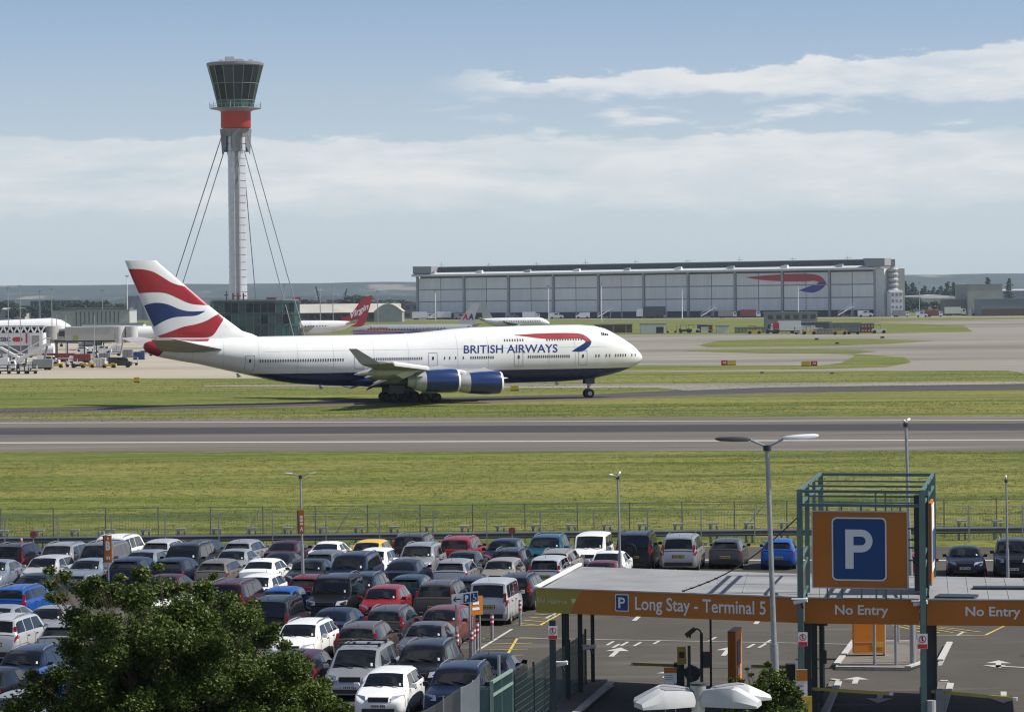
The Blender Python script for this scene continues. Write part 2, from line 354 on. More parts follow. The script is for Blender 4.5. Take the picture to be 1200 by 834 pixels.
# kerbed traffic islands
def island(name, poly, label, h=.13, whites=()):
    pts = [P(x, y) for x, y in poly]
    t = thing(name, label, 'kerb island', pts[0]); o = pts[0]
    MB().prism([(p.x-o.x, p.y-o.y, .008) for p in pts], (0,0,h)).build('kerb', M_kerb, t)
    c = sum(pts, Vector())/len(pts)
    MB().face([((p.x-c.x)*.95+c.x-o.x, (p.y-c.y)*.95+c.y-o.y, h+.012) for p in pts]).build('island_top', G_pave, t)
    for a, b in whites:
        p, q = P(*a)-o, P(*b)-o; MB().bar(p+Vector((0,0,h+.03)), q+Vector((0,0,h+.03)), .22, .05).build('white_kerb_edge', G_line, t)
    return t
island('traffic_island', [(640,850),(672,802),(712,802),(716,805),(664,850)], 'long kerbed island under the left end of the canopy beside the mesh fence', whites=[((716,804),(668,846)),((676,802),(712,802))])
island('traffic_island', [(979,785),(1003,754),(1078,754),(1082,780),(1062,786)], 'wide paved island around the orange totem behind the gate', whites=[((980,783),(1001,755)),((1064,786),(1082,780))])
island('traffic_island', [(950,845),(974,801),(982,802),(984,806),(968,845)], 'narrow white-edged island at the foot of the left gate columns', whites=[((983,804),(965,842)),((974,801),(982,802))])
island('traffic_island', [(1090,845),(1100,803),(1112,803),(1115,808),(1106,845)], 'narrow white-edged island at the foot of the right gate columns', whites=[((1114,806),(1104,840)),((1102,803),(1111,803))])
island('traffic_island', [(1099,780),(1103,775),(1112,756),(1114,758),(1104,779)], 'small white wedge of kerb right of the gate', whites=[((1102,778),(1113,757))])

# grass tufts standing on the verge between the fence and the runway, and sparser beyond it
gm = bpy.data.materials.new('grass_blades'); gm.use_nodes = True; _t = gm.node_tree; _b = _t.nodes['Principled BSDF']; _b.inputs['Roughness'].default_value = .8; _b.inputs['Specular IOR Level'].default_value = .2
_g = _t.nodes.new('ShaderNodeNewGeometry'); _r2 = _t.nodes.new('ShaderNodeValToRGB'); _t.links.new(_g.outputs['Random Per Island'], _r2.inputs[0]); _t.links.new(_r2.outputs[0], _b.inputs['Base Color'])
_r2.color_ramp.elements[0].color = (.080,.115,.014,1); _r2.color_ramp.elements[1].color = (.25,.22,.07,1); _e = _r2.color_ramp.elements.new(.55); _e.color = (.128,.158,.022,1)
import numpy as np
from mathutils import noise as mnoise
def tufts(n, d0, d1, h, seed, x_half=.175):
    rg = np.random.RandomState(seed); V = []; k = 0
    while k < n:
        D = math.sqrt(rg.uniform(d0*d0, d1*d1)); x = rg.uniform(-x_half, x_half)*D
        if mnoise.noise(Vector((x/9, D/3.5, seed))) < rg.uniform(-.55, .35): continue
        k += 1
        for q in range(4):
            a = rg.uniform(0, 6.283); hh_ = h*rg.uniform(.4, 1.2); w = h*.16; cx, cy = math.cos(a), math.sin(a); px, py = x+rg.uniform(-.15,.15), D+rg.uniform(-.15,.15)
            V += [(px-cy*w, py+cx*w, 0), (px+cy*w, py-cx*w, 0), (px+cx*h*.7+rg.uniform(-.05,.05), py+cy*h*.7, hh_)]
    me = bpy.data.meshes.new('grass'); me.from_pydata(V, [], [(i, i+1, i+2) for i in range(0, len(V), 3)]); me.materials.append(gm); return link('grass', me, None, None, kind='stuff')
tufts(30000, 170, 269, .095, 1); tufts(9000, 356, 398, .13, 2); tufts(5000, 455, 545, .16, 3)

# ---------------------------------------------------------------- jumbo jet on the taxiway
PSI = R(17); PLN = Vector((17.6, 427, 0))              # ground point under the nose, heading (cos, sin)
ph = Vector((math.cos(PSI), math.sin(PSI), 0)); pn = Vector((-math.sin(PSI), math.cos(PSI), 0))   # forward, left
def pl(x, y, side=0.0):                                 # pixel -> (s aft of nose, z) in the vertical plane at lateral offset side (left +)
    d = ray(x, y); o = Vector((0,0,CAMH)) - (PLN + pn*side)
    t = -o.dot(pn)/d.dot(pn); p = o+d*t
    return (-p.dot(ph), p.z)
jet = thing('jumbo_jet', 'white and navy four-engined jumbo jet taxiing with red, white and blue tail', 'airliner', PLN-ph*34, PSI)
jet_x0 = 34
def J(s, y, z): return (jet_x0-s, y, z)
FUS = [(0,5.2,5.35,.05),(.12,4.95,5.62,.42),(.35,4.7,5.95,.75),(.95,4.3,6.6,1.25),(1.6,4.0,7.15,1.65),(3,3.5,8.05,2.25),(4.6,3.1,8.95,2.7),(5.5,2.9,9.35,2.88),(6.8,2.65,9.68,3.05),(9,2.4,9.86,3.2),
 (12,2.25,9.86,3.25),(18,2.2,9.8,3.25),(24,2.1,9.68,3.25),(27,2.05,9.5,3.25),(30,2.0,9.2,3.25),(33,2.0,8.98,3.25),(37,2.05,8.9,3.25),(44,2.3,8.88,3.25),(48,2.6,8.87,3.23),(50.5,2.95,8.87,3.18),(54.4,3.85,8.84,2.95),
 (57,4.45,8.8,2.65),(59.3,5.0,8.75,2.3),(61,5.4,8.7,1.98),(63,5.75,8.66,1.65),(65.3,6.2,8.62,1.3),(66.5,6.5,8.55,1.08),(67.4,6.85,8.42,.8),(67.9,7.2,8.2,.5),(68.05,7.5,7.95,.2),(68.1,7.65,7.8,.05)]
def fus(s):
    for a, b in zip(FUS, FUS[1:]):
        if a[0] <= s <= b[0]:
            t = (s-a[0])/(b[0]-a[0]); return [a[i]+(b[i]-a[i])*t for i in range(4)]
    return list(FUS[-1] if s > 60 else FUS[0])
def fring(s, n=48):
    _, zb, zt, hw = fus(s); h = zt-zb; zc = zb+min(h*.5, 3.25); out = []
    for k in range(n):
        a = 2*math.pi*k/n; z = zc+(zt-zc)*math.sin(a) if math.sin(a) > 0 else zc+(zc-zb)*math.sin(a)
        out.append((hw*math.cos(a), z))
    return out
def fhw(s, z):
    _, zb, zt, hw = fus(s); zc = zb+min((zt-zb)*.5, 3.25); q = (z-zc)/((zt-zc) if z > zc else (zc-zb))
    return hw*math.sqrt(max(0, 1-q*q))
S = sorted(set([f[0] for f in FUS]+[i*.75 for i in range(1, 90)]))
mb = MB(); mb.grid([[J(s, y, z) for y, z in fring(s)] for s in S], close=True)
me = mb.mesh('fuselage', [M_acw, M_navy, M_red]); bm = bmesh.new(); bm.from_mesh(me)
for co, no in ((J(0,0,4.02), (0,0,1)), (J(71.05,0,0), (1,0,-.75))):
    bmesh.ops.bisect_plane(bm, geom=list(bm.verts)+list(bm.edges)+list(bm.faces), plane_co=co, plane_no=no)
bmesh.ops.remove_doubles(bm, verts=bm.verts, dist=1e-3); bmesh.ops.recalc_face_normals(bm, faces=bm.faces)
for f in bm.faces:
    c = f.calc_center_median(); f.smooth = True
    if (c-Vector(J(71.05,0,0))).dot(Vector((1,0,-.75))) < 0 : f.material_index = 2
    elif c.z < 4.02: f.material_index = 1
bm.to_mesh(me); bm.free(); me.set_sharp_from_angle(angle=R(50)); body = link('fuselage', me, jet)
# wing box fairing
mb = MB(); rows = []
for s in [19+i for i in range(0, 23)]:
    t = math.sin(math.pi*(s-19)/22)**.5 if 19 < s < 41 else 0
    rows.append([J(s, math.cos(a)*(2.2+1.5*t), 2.9+math.sin(a)*(.4+.75*t)) for a in [2*math.pi*k/20 for k in range(20)]])
mb.grid(rows, close=True).build('wing_root_fairing', M_navy, jet, smooth=50)
# fin
def pm(pts, side=0.0): return [pl(x, y, side) for x, y in pts]
FTE = pm([(146.2,305.5),(182,393.6)]); FLE = pm([(182.9,305.5),(244.5,357.7),(262.5,371.8),(285,388.5),(304,393.5)])
def interp(pts, z):                                     # s on a polyline at height z (z falls along the list)
    for a, b in zip(pts, pts[1:]):
        if a[1] >= z >= b[1]: return a[0]+(b[0]-a[0])*(a[1]-z)/(a[1]-b[1]+1e-9)
    return pts[0][0] if z > pts[0][1] else pts[-1][0]+(0 if len(pts) > 2 else (z-pts[-1][1])*(pts[-1][0]-pts[0][0])/(pts[-1][1]-pts[0][1]))
ztip = FTE[0][1]; zroot = 8.3
def fthick(s, z):
    a = interp(FLE, z); b = interp(FTE, z); q = min(max((s-a)/(b-a), 0), 1); k = (z-zroot)/(ztip-zroot)
    tm = .62*(1-k)+.22*k
    return tm*(2.9*math.sqrt(q)*(1-q)**.75) + .012
mb = MB(); rows = []
NQ = 22
for j in range(25):
    z = zroot+(ztip-zroot)*j/24; a = interp(FLE, z); b = interp(FTE, z)
    qs = [(i/NQ)**1.6 for i in range(NQ+1)]
    side1 = [J(a+(b-a)*q, -fthick(a+(b-a)*q, z) if 0 < q < 1 else 0, z) for q in qs]
    side2 = [(p[0], -p[1], p[2]) for p in side1[-2:0:-1]]
    rows.append(side1+side2)
mb.grid(rows, close=True); mb.face(rows[-1])
fin = mb.build('tail_fin', M_acw, jet, smooth=45)
def curve(pts, x):
    for a, b in zip(pts, pts[1:]):
        if a[0] <= x <= b[0]:
            t = (x-a[0])/(b[0]-a[0]); t2 = t
            return a[1]+(b[1]-a[1])*t2
    return pts[0][1] if x < pts[0][0] else pts[-1][1]
def smoothcurve(pts, n=30):
    out = []
    x0, x1 = pts[0][0], pts[-1][0]; w = (x1-x0)*.05
    for i in range(n+1):
        x = x0+(x1-x0)*i/n; ww = min(w, x-x0+1e-6, x1-x+1e-6)
        out.append((x, (curve(pts, x-ww)+curve(pts, x)*2+curve(pts, x+ww))/4))
    return out
def z6(pts, o=(140,300), k=6.4125): return [(o[0]+x/k, o[1]+y/k) for x, y in pts]
def decal(name, up, lo, parent, yfun, m, n=30, rowsn=8, off=.012, side=0.0, both=True, clip=None, local=None):
    """painted band between two pixel curves with the same end points in x"""
    U = [p for p in up]; Lw = [p for p in lo]; mb = MB()
    for sg in ((-1, 1) if both else (-1,)):
        rows = []
        for j in range(rowsn+1):
            r = []
            for a, b in zip(U, Lw):
                x = a[0]+(b[0]-a[0])*j/rowsn; y = a[1]+(b[1]-a[1])*j/rowsn
                s, z = (local or pl)(x, y, side)
                if clip: s, z = clip(s, z)
                r.append(J(s, sg*(yfun(s, z)+off), z))
            rows.append(r)
        mb.grid(rows)
    return mb.build(name, m, parent)
def resample(pts, n):
    L_ = [0]
    for a, b in zip(pts, pts[1:]): L_.append(L_[-1]+math.dist(a, b))
    out = []
    for i in range(n+1):
        d = L_[-1]*i/n
        for k in range(len(pts)-1):
            if L_[k] <= d+1e-9 <= L_[k+1]+2e-9:
                t = (d-L_[k])/(L_[k+1]-L_[k]+1e-9); out.append((pts[k][0]+(pts[k+1][0]-pts[k][0])*t, pts[k][1]+(pts[k+1][1]-pts[k][1])*t)); break
        else: out.append(pts[-1])
    return out
def chaikin(p, it=2):
    for _ in range(it):
        q = [p[0]]
        for a, b in zip(p, p[1:]): q += [(a[0]*.75+b[0]*.25, a[1]*.75+b[1]*.25), (a[0]*.25+b[0]*.75, a[1]*.25+b[1]*.75)]
        p = q+[p[-1]]
    return p
RS = lambda pts, n=36: resample(chaikin(pts), n)
finclip = lambda s, z: (min(max(s, interp(FLE, z)+.06), interp(FTE, z)-.03), z)
decal('red_stripe', RS(z6([(66,97),(160,97),(250,115),(330,165),(400,210),(512,232)])), RS(z6([(146,280),(250,270),(340,275),(420,310),(500,350),(560,365),(676,371)])), fin, fthick, M_red, clip=finclip)
decal('blue_stripe', RS(z6([(184,372),(240,352),(300,350),(370,365),(440,400),(520,418),(636,412)])), RS(z6([(258,532),(320,490),(400,458),(480,452),(560,450),(600,436),(636,416)])), fin, fthick, M_blue, clip=finclip)
decal('red_stripe', RS(z6([(288,600),(400,560),(470,530),(560,515),(640,490),(700,455),(749,430)])), RS(z6([(300,612),(440,612),(560,612),(660,612),(700,594),(740,530),(788,462)])), fin, fthick, M_red, clip=finclip)
# red foot of the tail running over the fuselage top
decal('red_stripe', RS(z6([(262,607),(400,603),(560,600),(690,600)])), RS(z6([(262,618),(400,630),(560,640),(650,638)])), jet, lambda s, z: fhw(s, z) if z < fus(s)[2]-.01 else 0, M_red, off=.02, clip=lambda s, z: (s, min(z, fus(s)[2]-.05)))
# fuselage ribbon, titles, windows, doors
def z5(pts, o=(560,370), k=5.714): return [(o[0]+x/k, o[1]+y/k) for x, y in pts]
SIDE = -3.2
def plf(x, y, side=0):                                   # iterate onto the curved fuselage side
    sd = SIDE
    for _ in range(5):
        s, z = pl(x, y, sd); sd = -fhw(s, min(z, fus(s)[2]-.05))
    return s, z
decal('red_ribbon', RS(z5([(245,128),(330,122),(420,117),(520,115),(620,114),(690,118),(735,140),(760,170)])), RS(z5([(245,130),(330,138),(420,152),(520,155),(620,153),(670,150),(705,156),(722,170)])), jet, fhw, M_red, off=.022, both=False, local=plf)
decal('blue_ribbon', RS(z5([(760,170),(757,192),(735,215),(700,240),(640,238),(632,236)])), RS(z5([(722,170),(715,182),(690,197),(660,215),(638,230),(630,235)])), jet, fhw, M_blue, off=.024, both=False, local=plf)
def fus_text(txt, x0, x1, y0, y1, m, name='lettering', bold=.0, parent=None):
    me = text_mesh(txt, 1, name, m, bold)
    bm = bmesh.new(); bm.from_mesh(me)
    xs = [v.co.x for v in bm.verts]; ys = [v.co.y for v in bm.verts]; a, b, c, d = min(xs), max(xs), min(ys), max(ys)
    for k in range(1, 8): bmesh.ops.bisect_plane(bm, geom=list(bm.verts)+list(bm.edges)+list(bm.faces), plane_co=(0, c+(d-c)*k/8, 0), plane_no=(0,1,0))
    for v in bm.verts:
        px = x0+(x1-x0)*(v.co.x-a)/(b-a); yb = y1[0]+(y1[1]-y1[0])*(px-x0)/(x1-x0); yt = y0[0]+(y0[1]-y0[0])*(px-x0)/(x1-x0)
        s, z = plf(px, yb+(yt-yb)*(v.co.y-c)/(d-c)); v.co = J(s, -(fhw(s, z)+.02), z)
    bm.to_mesh(me); bm.free(); return link(name, me, parent or jet)
M_title = mat('title_navy', (.01, .025, .16), .4, var=.03)
fus_text('BRITISH AIRWAYS', 543.5, 653.5, (404.5,403), (414,412.8), M_title, bold=.012)
def side_quads(name, pts, w, h, m, off=.025, kind='stuff', both=True):
    mb = MB()
    for s, z in pts:
        for sg in ((-1, 1) if both else (-1,)):
            q = [J(s+i*w/2, sg*(fhw(s+i*w/2, z+j*h/2)+off), z+j*h/2) for i, j in ((-1,-1),(1,-1),(1,1),(-1,1))]
            mb.face(q if sg < 0 else q[::-1])
    return mb.build(name, m, jet, kind=kind)
M_win = mat('cabin_window', (.02, .022, .028), .15, var=0)
zw = 5.72
wins = []; s = 5
doors = [9.2, 21.3, 31.0 , 41.2, 51.6]
doors = [plf(684.7, 418)[0], plf(608,420)[0], plf(507.5,420)[0], plf(421,421)[0], plf(293,424)[0]]
doors[0], _ = plf(560+704/5.714, 418)
def wr(xa, xb, n):
    a = plf(xa, 418)[0]; b = plf(xb, 418)[0]
    return [(a+(b-a)*i/(n-1), zw) for i in range(n)]
wins = wr(305,402,34)+wr(438.5,494,22)+wr(521,527,2)+wr(534,535,1 if 0 else 2)[:1]+wr(543,544,2)[:1]+wr(552,578,11)+wr(619.5,667,20)+wr(698.5,702,2)+wr(710.5,714.5,2)+wr(721.5,733,5)+wr(740.5,744.5,2)
side_quads('cabin_windows', wins, .16, .36, mat('cabin_window_main', (.07,.075,.085), .2, var=0))
ud = [(plf(590.5+i*3.05, 394)[0], 7.95) for i in range(8)]+[(plf(640+i*3.1, 393)[0], 7.95) for i in range(0, 14)]
side_quads('cabin_windows', ud, .15, .30, mat('upper_window', (.10,.08,.09), .2, var=0), off=.035)
M_seam = mat('panel_seam', (.25,.26,.28), .5, var=0)
for d in doors:
    mb = MB(); w, h = .62, 1.0; zc = 5.45
    for sg in (-1,):
        for (a, b, c, e) in ((-w,-w+.05,-h,h),(w-.05,w,-h,h),(-w,w,h-.05,h),(-w,w,-h,-h+.05)):
            n = 6
            for k in range(n):
                z0 = zc+c+(e-c)*k/n; z1 = zc+c+(e-c)*(k+1)/n
                mb.face([J(d+a, sg*(fhw(d+a, z0)+.02), z0), J(d+b, sg*(fhw(d+b, z0)+.02), z0), J(d+b, sg*(fhw(d+b, z1)+.02), z1), J(d+a, sg*(fhw(d+a, z1)+.02), z1)])
    o = mb.build('door', M_seam, jet)
    MB().face([J(d-.12, -fhw(d, zw-.2)-.03, zw-.2), J(d+.12, -fhw(d, zw-.2)-.03, zw-.2), J(d+.12, -fhw(d, zw+.2)-.03, zw+.2), J(d-.12, -fhw(d, zw+.2)-.03, zw+.2)]).build('door_window', M_win, o)
# cockpit windows
mb = MB()
for i in range(4):
    px = 704.6+i*2.1
    q = []
    for (ax, ay) in ((0,392.5+i*.15),(1.7,392.7+i*.15),(1.3,389.4+i*.5),(-.2,389.1+i*.4)):
        s, z = plf(px+ax, ay); q.append(J(s, -(fhw(s, z)+.03), z))
    MB().face(q).build('cockpit_window', M_win, jet); MB().face([(a, -b, c) for a, b, c in q][::-1]).build('cockpit_window', M_win, jet)
# wings
M_wing = mat('wing_grey', (.27,.26,.285), .4, .2, var=.08, scale=.6)
M_wunder = mat('wing_underside', (.36,.34,.35), .5, var=.12, scale=.5)
def airfoil(le, ch, tk, y, z, tw=0.0, n=12):
    up = []; lo = []
    for i in range(n+1):
        q = (i/n)**1.7; t = tk*ch*(2.9*math.sqrt(q)*(1-q)**.8)/2
        up.append(J(le+ch*q, y, z+t*1.15+tw*(q-.4)*ch)); lo.append(J(le+ch*q, y, z-t*.8+tw*(q-.4)*ch))
    return up+lo[-2:0:-1]
WST = [(2.4,20.2,17.0,3.0,.115),(5,22.4,14.2,3.25,.105),(11.7,28.2,10.0,3.95,.09),(20.8,35.5,6.7,4.75,.085),(29,41.8,4.4,5.5,.08),(31.4,43.9,3.4,5.75,.07)]
for sg in (-1, 1):
    mb = MB(); rows = [airfoil(le, ch, tk, sg*y, z, -.03) for y, le, ch, z, tk in WST]
    mb.grid(rows, close=True); mb.face(rows[-1])
    wing = mb.build('wing', M_wing, jet, smooth=40)
    # leading-edge slats, drooped flaps
    def wst(y):
        for a, b in zip(WST, WST[1:]):
            if a[0] <= y <= b[0]:
                t = (y-a[0])/(b[0]-a[0]); return [a[i]+(b[i]-a[i])*t for i in range(5)]
    for y0, y1 in ((5.5,10.4),(13,19.4),(22.2,30.5)):
        A = wst(y0); B = wst(y1); r = []
        for Q in (A, B):
            r.append([J(Q[1]-.25+dx*Q[2]*.11, sg*Q[0], Q[3]+dz) for dx, dz in ((-.35,-.28),(-.5,-.02),(-.1,.22),(1,.34),(1.05,.26),(.1,.02))])
        m2 = MB().grid(r, close=True); m2.face(r[0]); m2.face(r[1]); m2.build('slat', M_acw, wing, smooth=35)
    for y0, y1, c in ((4,10.8,3.2),(13.5,19.5,2.2)):
        A = wst(y0); B = wst(y1); r = []
        for Q in (A, B):
            e = Q[1]+Q[2]
            r.append([J(e+dx*c, sg*Q[0], Q[3]+dz*c) for dx, dz in ((-.45,-.02),(-.1,.03),(.85,-.42),(.87,-.46),(.1,-.22),(-.4,-.1))])
        m2 = MB().grid(r, close=True); m2.face(r[0]); m2.face(r[1]); m2.build('flap', M_wing, wing, smooth=35)
    for y in (8.2, 15.6, 18.5, 24.5):
        Q = wst(y); e = Q[1]+Q[2]; r = []
        for i, (dx, rr) in enumerate(((-4.2,.05),(-3.2,.35),(-1.5,.48),(.3,.42),(1.6,.25),(2.3,.05))):
            zz = Q[3]-.55-.12*max(0, dx); r.append([J(e+dx, sg*y+math.cos(a)*rr*.6, zz+math.sin(a)*rr) for a in [2*math.pi*k/8 for k in range(8)]])
        MB().grid(r, close=True).build('flap_track_fairing', M_ltgrey, wing, smooth=50)
    # winglet
    y, le, ch, z, _ = WST[-1]
    r = [[J(le+.9, sg*y, z), J(le+ch, sg*y, z), J(le+ch, sg*(y+.10), z), J(le+.9, sg*(y+.10), z)],
         [J(le+4.0, sg*(y+.75), z+1.8), J(le+5.0, sg*(y+.75), z+1.8), J(le+5.0, sg*(y+.80), z+1.8), J(le+4.0, sg*(y+.80), z+1.8)]]
    m2 = MB().grid(r, close=True); m2.face(r[1]); m2.build('winglet', mat('winglet_grey', (.36,.335,.38), .45, var=.05), wing)
    # stabiliser
    r = [airfoil(57.6, 8.6, .075, sg*1.7, 7.2), airfoil(61.5, 6.0, .07, sg*6, 7.85), airfoil(66.0, 3.1, .06, sg*11, 8.75)]
    m2 = MB().grid(r, close=True); m2.face(r[-1]); m2.build('tailplane', M_wunder, jet, smooth=40)
    # engines
    for y, lip, zc in ((11.7, 23.5, 2.62), (20.8, 31.9, 3.2)):
        e = link('engine', None, jet, J(lip, sg*y, zc)); e.empty_display_size = .5
        def ring(prof, mats, name, m):
            q = MB(); rr = [[(-dx, math.cos(a)*rd, math.sin(a)*rd) for a in [2*math.pi*k/28 for k in range(28)]] for dx, rd in prof]
            q.grid(rr, close=True); q.m = [mats[j] for j in range(len(prof)-1) for _ in range(28)]
            me = q.mesh(name, m, 40); link(name, me, e)
        ring([(1.0,.0),(1.0,1.12),(.35,1.16),(.06,1.24),(0,1.33),(.12,1.42),(.28,1.45),(.7,1.49),(1.6,1.52),(2.9,1.48),(4.3,1.36),(4.4,1.355),(5.7,1.12),(5.72,1.0)],
             [3,3,3,2,2,2,0,0,0,0,0,1,1], 'cowling', [M_blue, M_ltgrey, M_acw, M_dark])
        ring([(5.0,.95),(5.9,.85),(6.7,.62),(6.7,.5),(6.9,.35),(7.6,.05)], [0,0,1,1,1], 'exhaust_cone', [M_ltgrey, M_dark])
        Q = wst(y); q = MB(); dz = Q[3]-zc-.1; dl = Q[1]-lip
        pts = [(.9,1.35),(2.2,1.95),(dl+.3,dz+.1),(dl+5,dz-.35),(dl+3.6,dz-1.1),(5.6,.95),(4.2,1.2)]
        q.prism([(-a, -.22, b) for a, b in pts], (0,.44,0)).build('pylon', M_acw, e)
# landing gear
def bogie(s, y, n=2):
    g = link('main_landing_gear', None, jet, J(s, y, 0)); g.empty_display_size = .4
    MB().tube((0,0,.7),(-.3,0,2.9),.24).tube((.0,0,.9),(1.2,0,2.8),.11).bar((-.85,0,.66),(.85,0,.66),.28,.3).build('strut', M_ltgrey, g)
    MB().bar((.8,-.75,1.9),(-1.3,-.75,1.9),.05,1.5).build('gear_door', M_grey, g)
    for x in (-.76, .76):
        for yy in (-.62, .62):
            w = MB().tube((x,yy-.24,.62),(x,yy+.24,.62),.62,n=20).build('wheel', M_black, g)
            MB().tube((x,yy-.25,.62),(x,yy+.25,.62),.24,n=12).build('hub', M_dark, w)
for y in (-5.5, 5.5): bogie(31.4, y)
for y in (-1.95, 1.95): bogie(34.8, y)
g = link('nose_landing_gear', None, jet, J(7.7,0,0)); g.empty_display_size = .4
MB().tube((0,0,.62),(0,0,3.0),.17).tube((0,0,1.4),(1.1,0,2.8),.08).bar((0,-.5,.6),(0,.5,.6),.16).build('strut', M_ltgrey, g)
MB().bar((-.6,-.55,2.35),(.7,-.55,2.35),.04,.9).bar((-.6,.55,2.35),(.7,.55,2.35),.04,.9).build('gear_door', M_navy, g)
for yy in (-.45, .45):
    w = MB().tube((0,yy-.2,.62),(0,yy+.2,.62),.62,n=20).build('wheel', M_black, g)
    MB().tube((0,yy-.22,.62),(0,yy+.22,.62),.30,n=12).build('hub', M_ltgrey, w)
for s, z in ((12, 2.2), (44.5, 2.25), (55.5, 4.0), (24, 9.75)):
    MB().prism([J(s-.25,0,z-.35 if z < 6 else z), J(s+.3,0,z-.45 if z < 6 else z+.4), J(s+.45,0,z+.1 if z < 6 else z+.4), J(s+.2,0,z+.1 if z < 6 else z)], (0,.05,0)).build('aerial', M_ltgrey, jet)
mb = MB()
for s in (10.5, 14.2, 18.4, 22.6, 26.8, 33.5, 38.2, 43.6, 48.4, 53.5, 58.0, 62.0):
    _, zb_, zt_, _h = fus(s); n_ = 16
    for k in range(n_):
        za_ = max(4.1, zb_+.2)+(zt_-.25-max(4.1, zb_+.2))*k/n_; zb2 = max(4.1, zb_+.2)+(zt_-.25-max(4.1, zb_+.2))*(k+1)/n_
        mb.face([J(s, -(fhw(s, za_)+.014), za_), J(s+.05, -(fhw(s, za_)+.014), za_), J(s+.05, -(fhw(s, zb2)+.014), zb2), J(s, -(fhw(s, zb2)+.014), zb2)])
for z_ in (6.9, 4.75):
    for k in range(90):
        s0, s1 = 6+k*.52, 6+(k+1)*.52; mb.face([J(s0, -(fhw(s0, z_)+.014), z_), J(s1, -(fhw(s1, z_)+.014), z_), J(s1, -(fhw(s1, z_+.04)+.014), z_+.04), J(s0, -(fhw(s0, z_+.04)+.014), z_+.04)])
mb.build('skin_joints', mat('skin_joint', (.55,.56,.57), .4, var=0), jet)
M_reg = mat('registration_grey', (.25,.26,.3), .5, var=0)
# ---------------------------------------------------------------- control tower
DT = 957.0; tb = GX(279.5, DT); M_teal = mat('teal_glass', (.006,.028,.029), .12, var=.3, scale=.4, spec=.7)
tower = thing('control_tower', 'tall cable-stayed control tower with flared glass cab and red drum', 'control tower', tb, R(12))
def tz(y, x=279): return AT(x, y, DT).z
M_shaft = mat('tower_steel', (.58,.59,.62), .35, .45, var=.08, scale=.3)
zs = tz(151)
mb = MB()
for k in range(25):                                   # ringed triangular shaft: rounded triangle in segments
    z0 = 10+(zs-10)*k/25; z1 = 10+(zs-10)*(k+1)/25-.22
    for (za, zb, sc) in ((z0, z1, 1), (z1, z1+.22, .90)):
        pr = []
        for a in range(30):
            t = 2*math.pi*a/30; r = 2.72+.16*math.cos(3*t)
            pr.append((r*sc*math.cos(t), r*sc*math.sin(t)))
        mb.grid([[(x, y, za) for x, y in pr], [(x, y, zb) for x, y in pr]], close=True)
mb.build('shaft', M_shaft, tower, smooth=40)
MB().box((-.25,-2.85,(10+zs)/2),(.8,.35,zs-10), m=0).build('lift_track', M_grey, tower)
MB().box((.55,-2.9,(10+zs)/2),(.22,.3,zs-10)).box((-1.1,-2.85,(10+zs)/2),(.22,.3,zs-10)).build('shaft_rail', M_shaft, tower)
mb = MB()                                             # flared bracket fins under the drum
for k in range(3):
    a = R(157-12+120*k)
    for w in (-1.5, 1.5):
        d = Vector((math.cos(a), math.sin(a), 0)); n = Vector((-d.y, d.x, 0))*w
        mb.prism([d*2.2+n+Vector((0,0,tz(151))), d*4.5+n+Vector((0,0,tz(151))), d*4.1+n+Vector((0,0,tz(170))), d*3.9+n+Vector((0,0,tz(181))), d*2.5+n+Vector((0,0,tz(172)))], n.normalized()*.25)
    mb.prism([d*3.9+n*-1+Vector((0,0,tz(151))) for n in (Vector((-d.y,d.x,0))*1.5,)]+[d*3.9+Vector((-d.y,d.x,0))*1.5+Vector((0,0,tz(151))), d*3.5+Vector((-d.y,d.x,0))*1.2+Vector((0,0,tz(178))), d*3.5-Vector((-d.y,d.x,0))*1.2+Vector((0,0,tz(178)))], d*.3)
mb.lathe([(4.1,tz(151)),(3.1,tz(155)),(2.9,tz(160))], 24).build('bracket', mat('tower_bracket', (.20,.21,.23), .5, .3), tower)
M_drum = mat('tower_red', (.38,.028,.015), .5, var=.06)
MB().lathe([(3.6,tz(151)),(4.4,tz(150.2)),(4.55,tz(149.5)),(4.55,tz(130.5)),(3,tz(130))], 36).build('drum', M_drum, tower, smooth=40)
g0, g1 = tz(129.3), tz(127)
ga = MB().lathe([(4.5,g0-.5),(5.4,g0),(7.7,g0+.4),(7.7,g1),(6.3,g1+.05),(4,g1+.05)], 36).build('gallery', M_grey, tower)
mb = MB()
for k in range(36):
    a = 2*math.pi*k/36; b = 2*math.pi*(k+1)/36
    mb.bar((7.6*math.cos(a),7.6*math.sin(a),g1),(7.6*math.cos(a),7.6*math.sin(a),g1+1.1),.06).bar((7.6*math.cos(a),7.6*math.sin(a),g1+1.1),(7.6*math.cos(b),7.6*math.sin(b),g1+1.1),.06)
for a in (0.2, 1.3, 2.9, 3.6, 4.4, 5.9): mb.bar((7.9*math.cos(a),7.9*math.sin(a),g1),(7.9*math.cos(a),7.9*math.sin(a),g1+1.9),.12)
mb.build('gallery_railing', M_ltgrey, tower)
zc0, zc1, zc2, zc3 = tz(126.5), tz(118), tz(98.5), tz(78)
NP = 16; prof = [(5.35,zc0),(5.75,zc1),(6.95,zc2),(8.35,zc3)]
def ngon(r, z, k): a = 2*math.pi*(k+.5)/NP; return Vector((r*math.cos(a), r*math.sin(a), z))
shades = [mat('tower_glass_dark', (.006,.010,.012), .08, var=0, spec=.35), mat('tower_glass_blue', (.014,.03,.035), .1, var=0, spec=.4), mat('tower_glass_teal', (.02,.10,.085), .15, var=0, spec=.7), mat('tower_glass_grey', (.10,.12,.12), .2, var=0, spec=.7)]
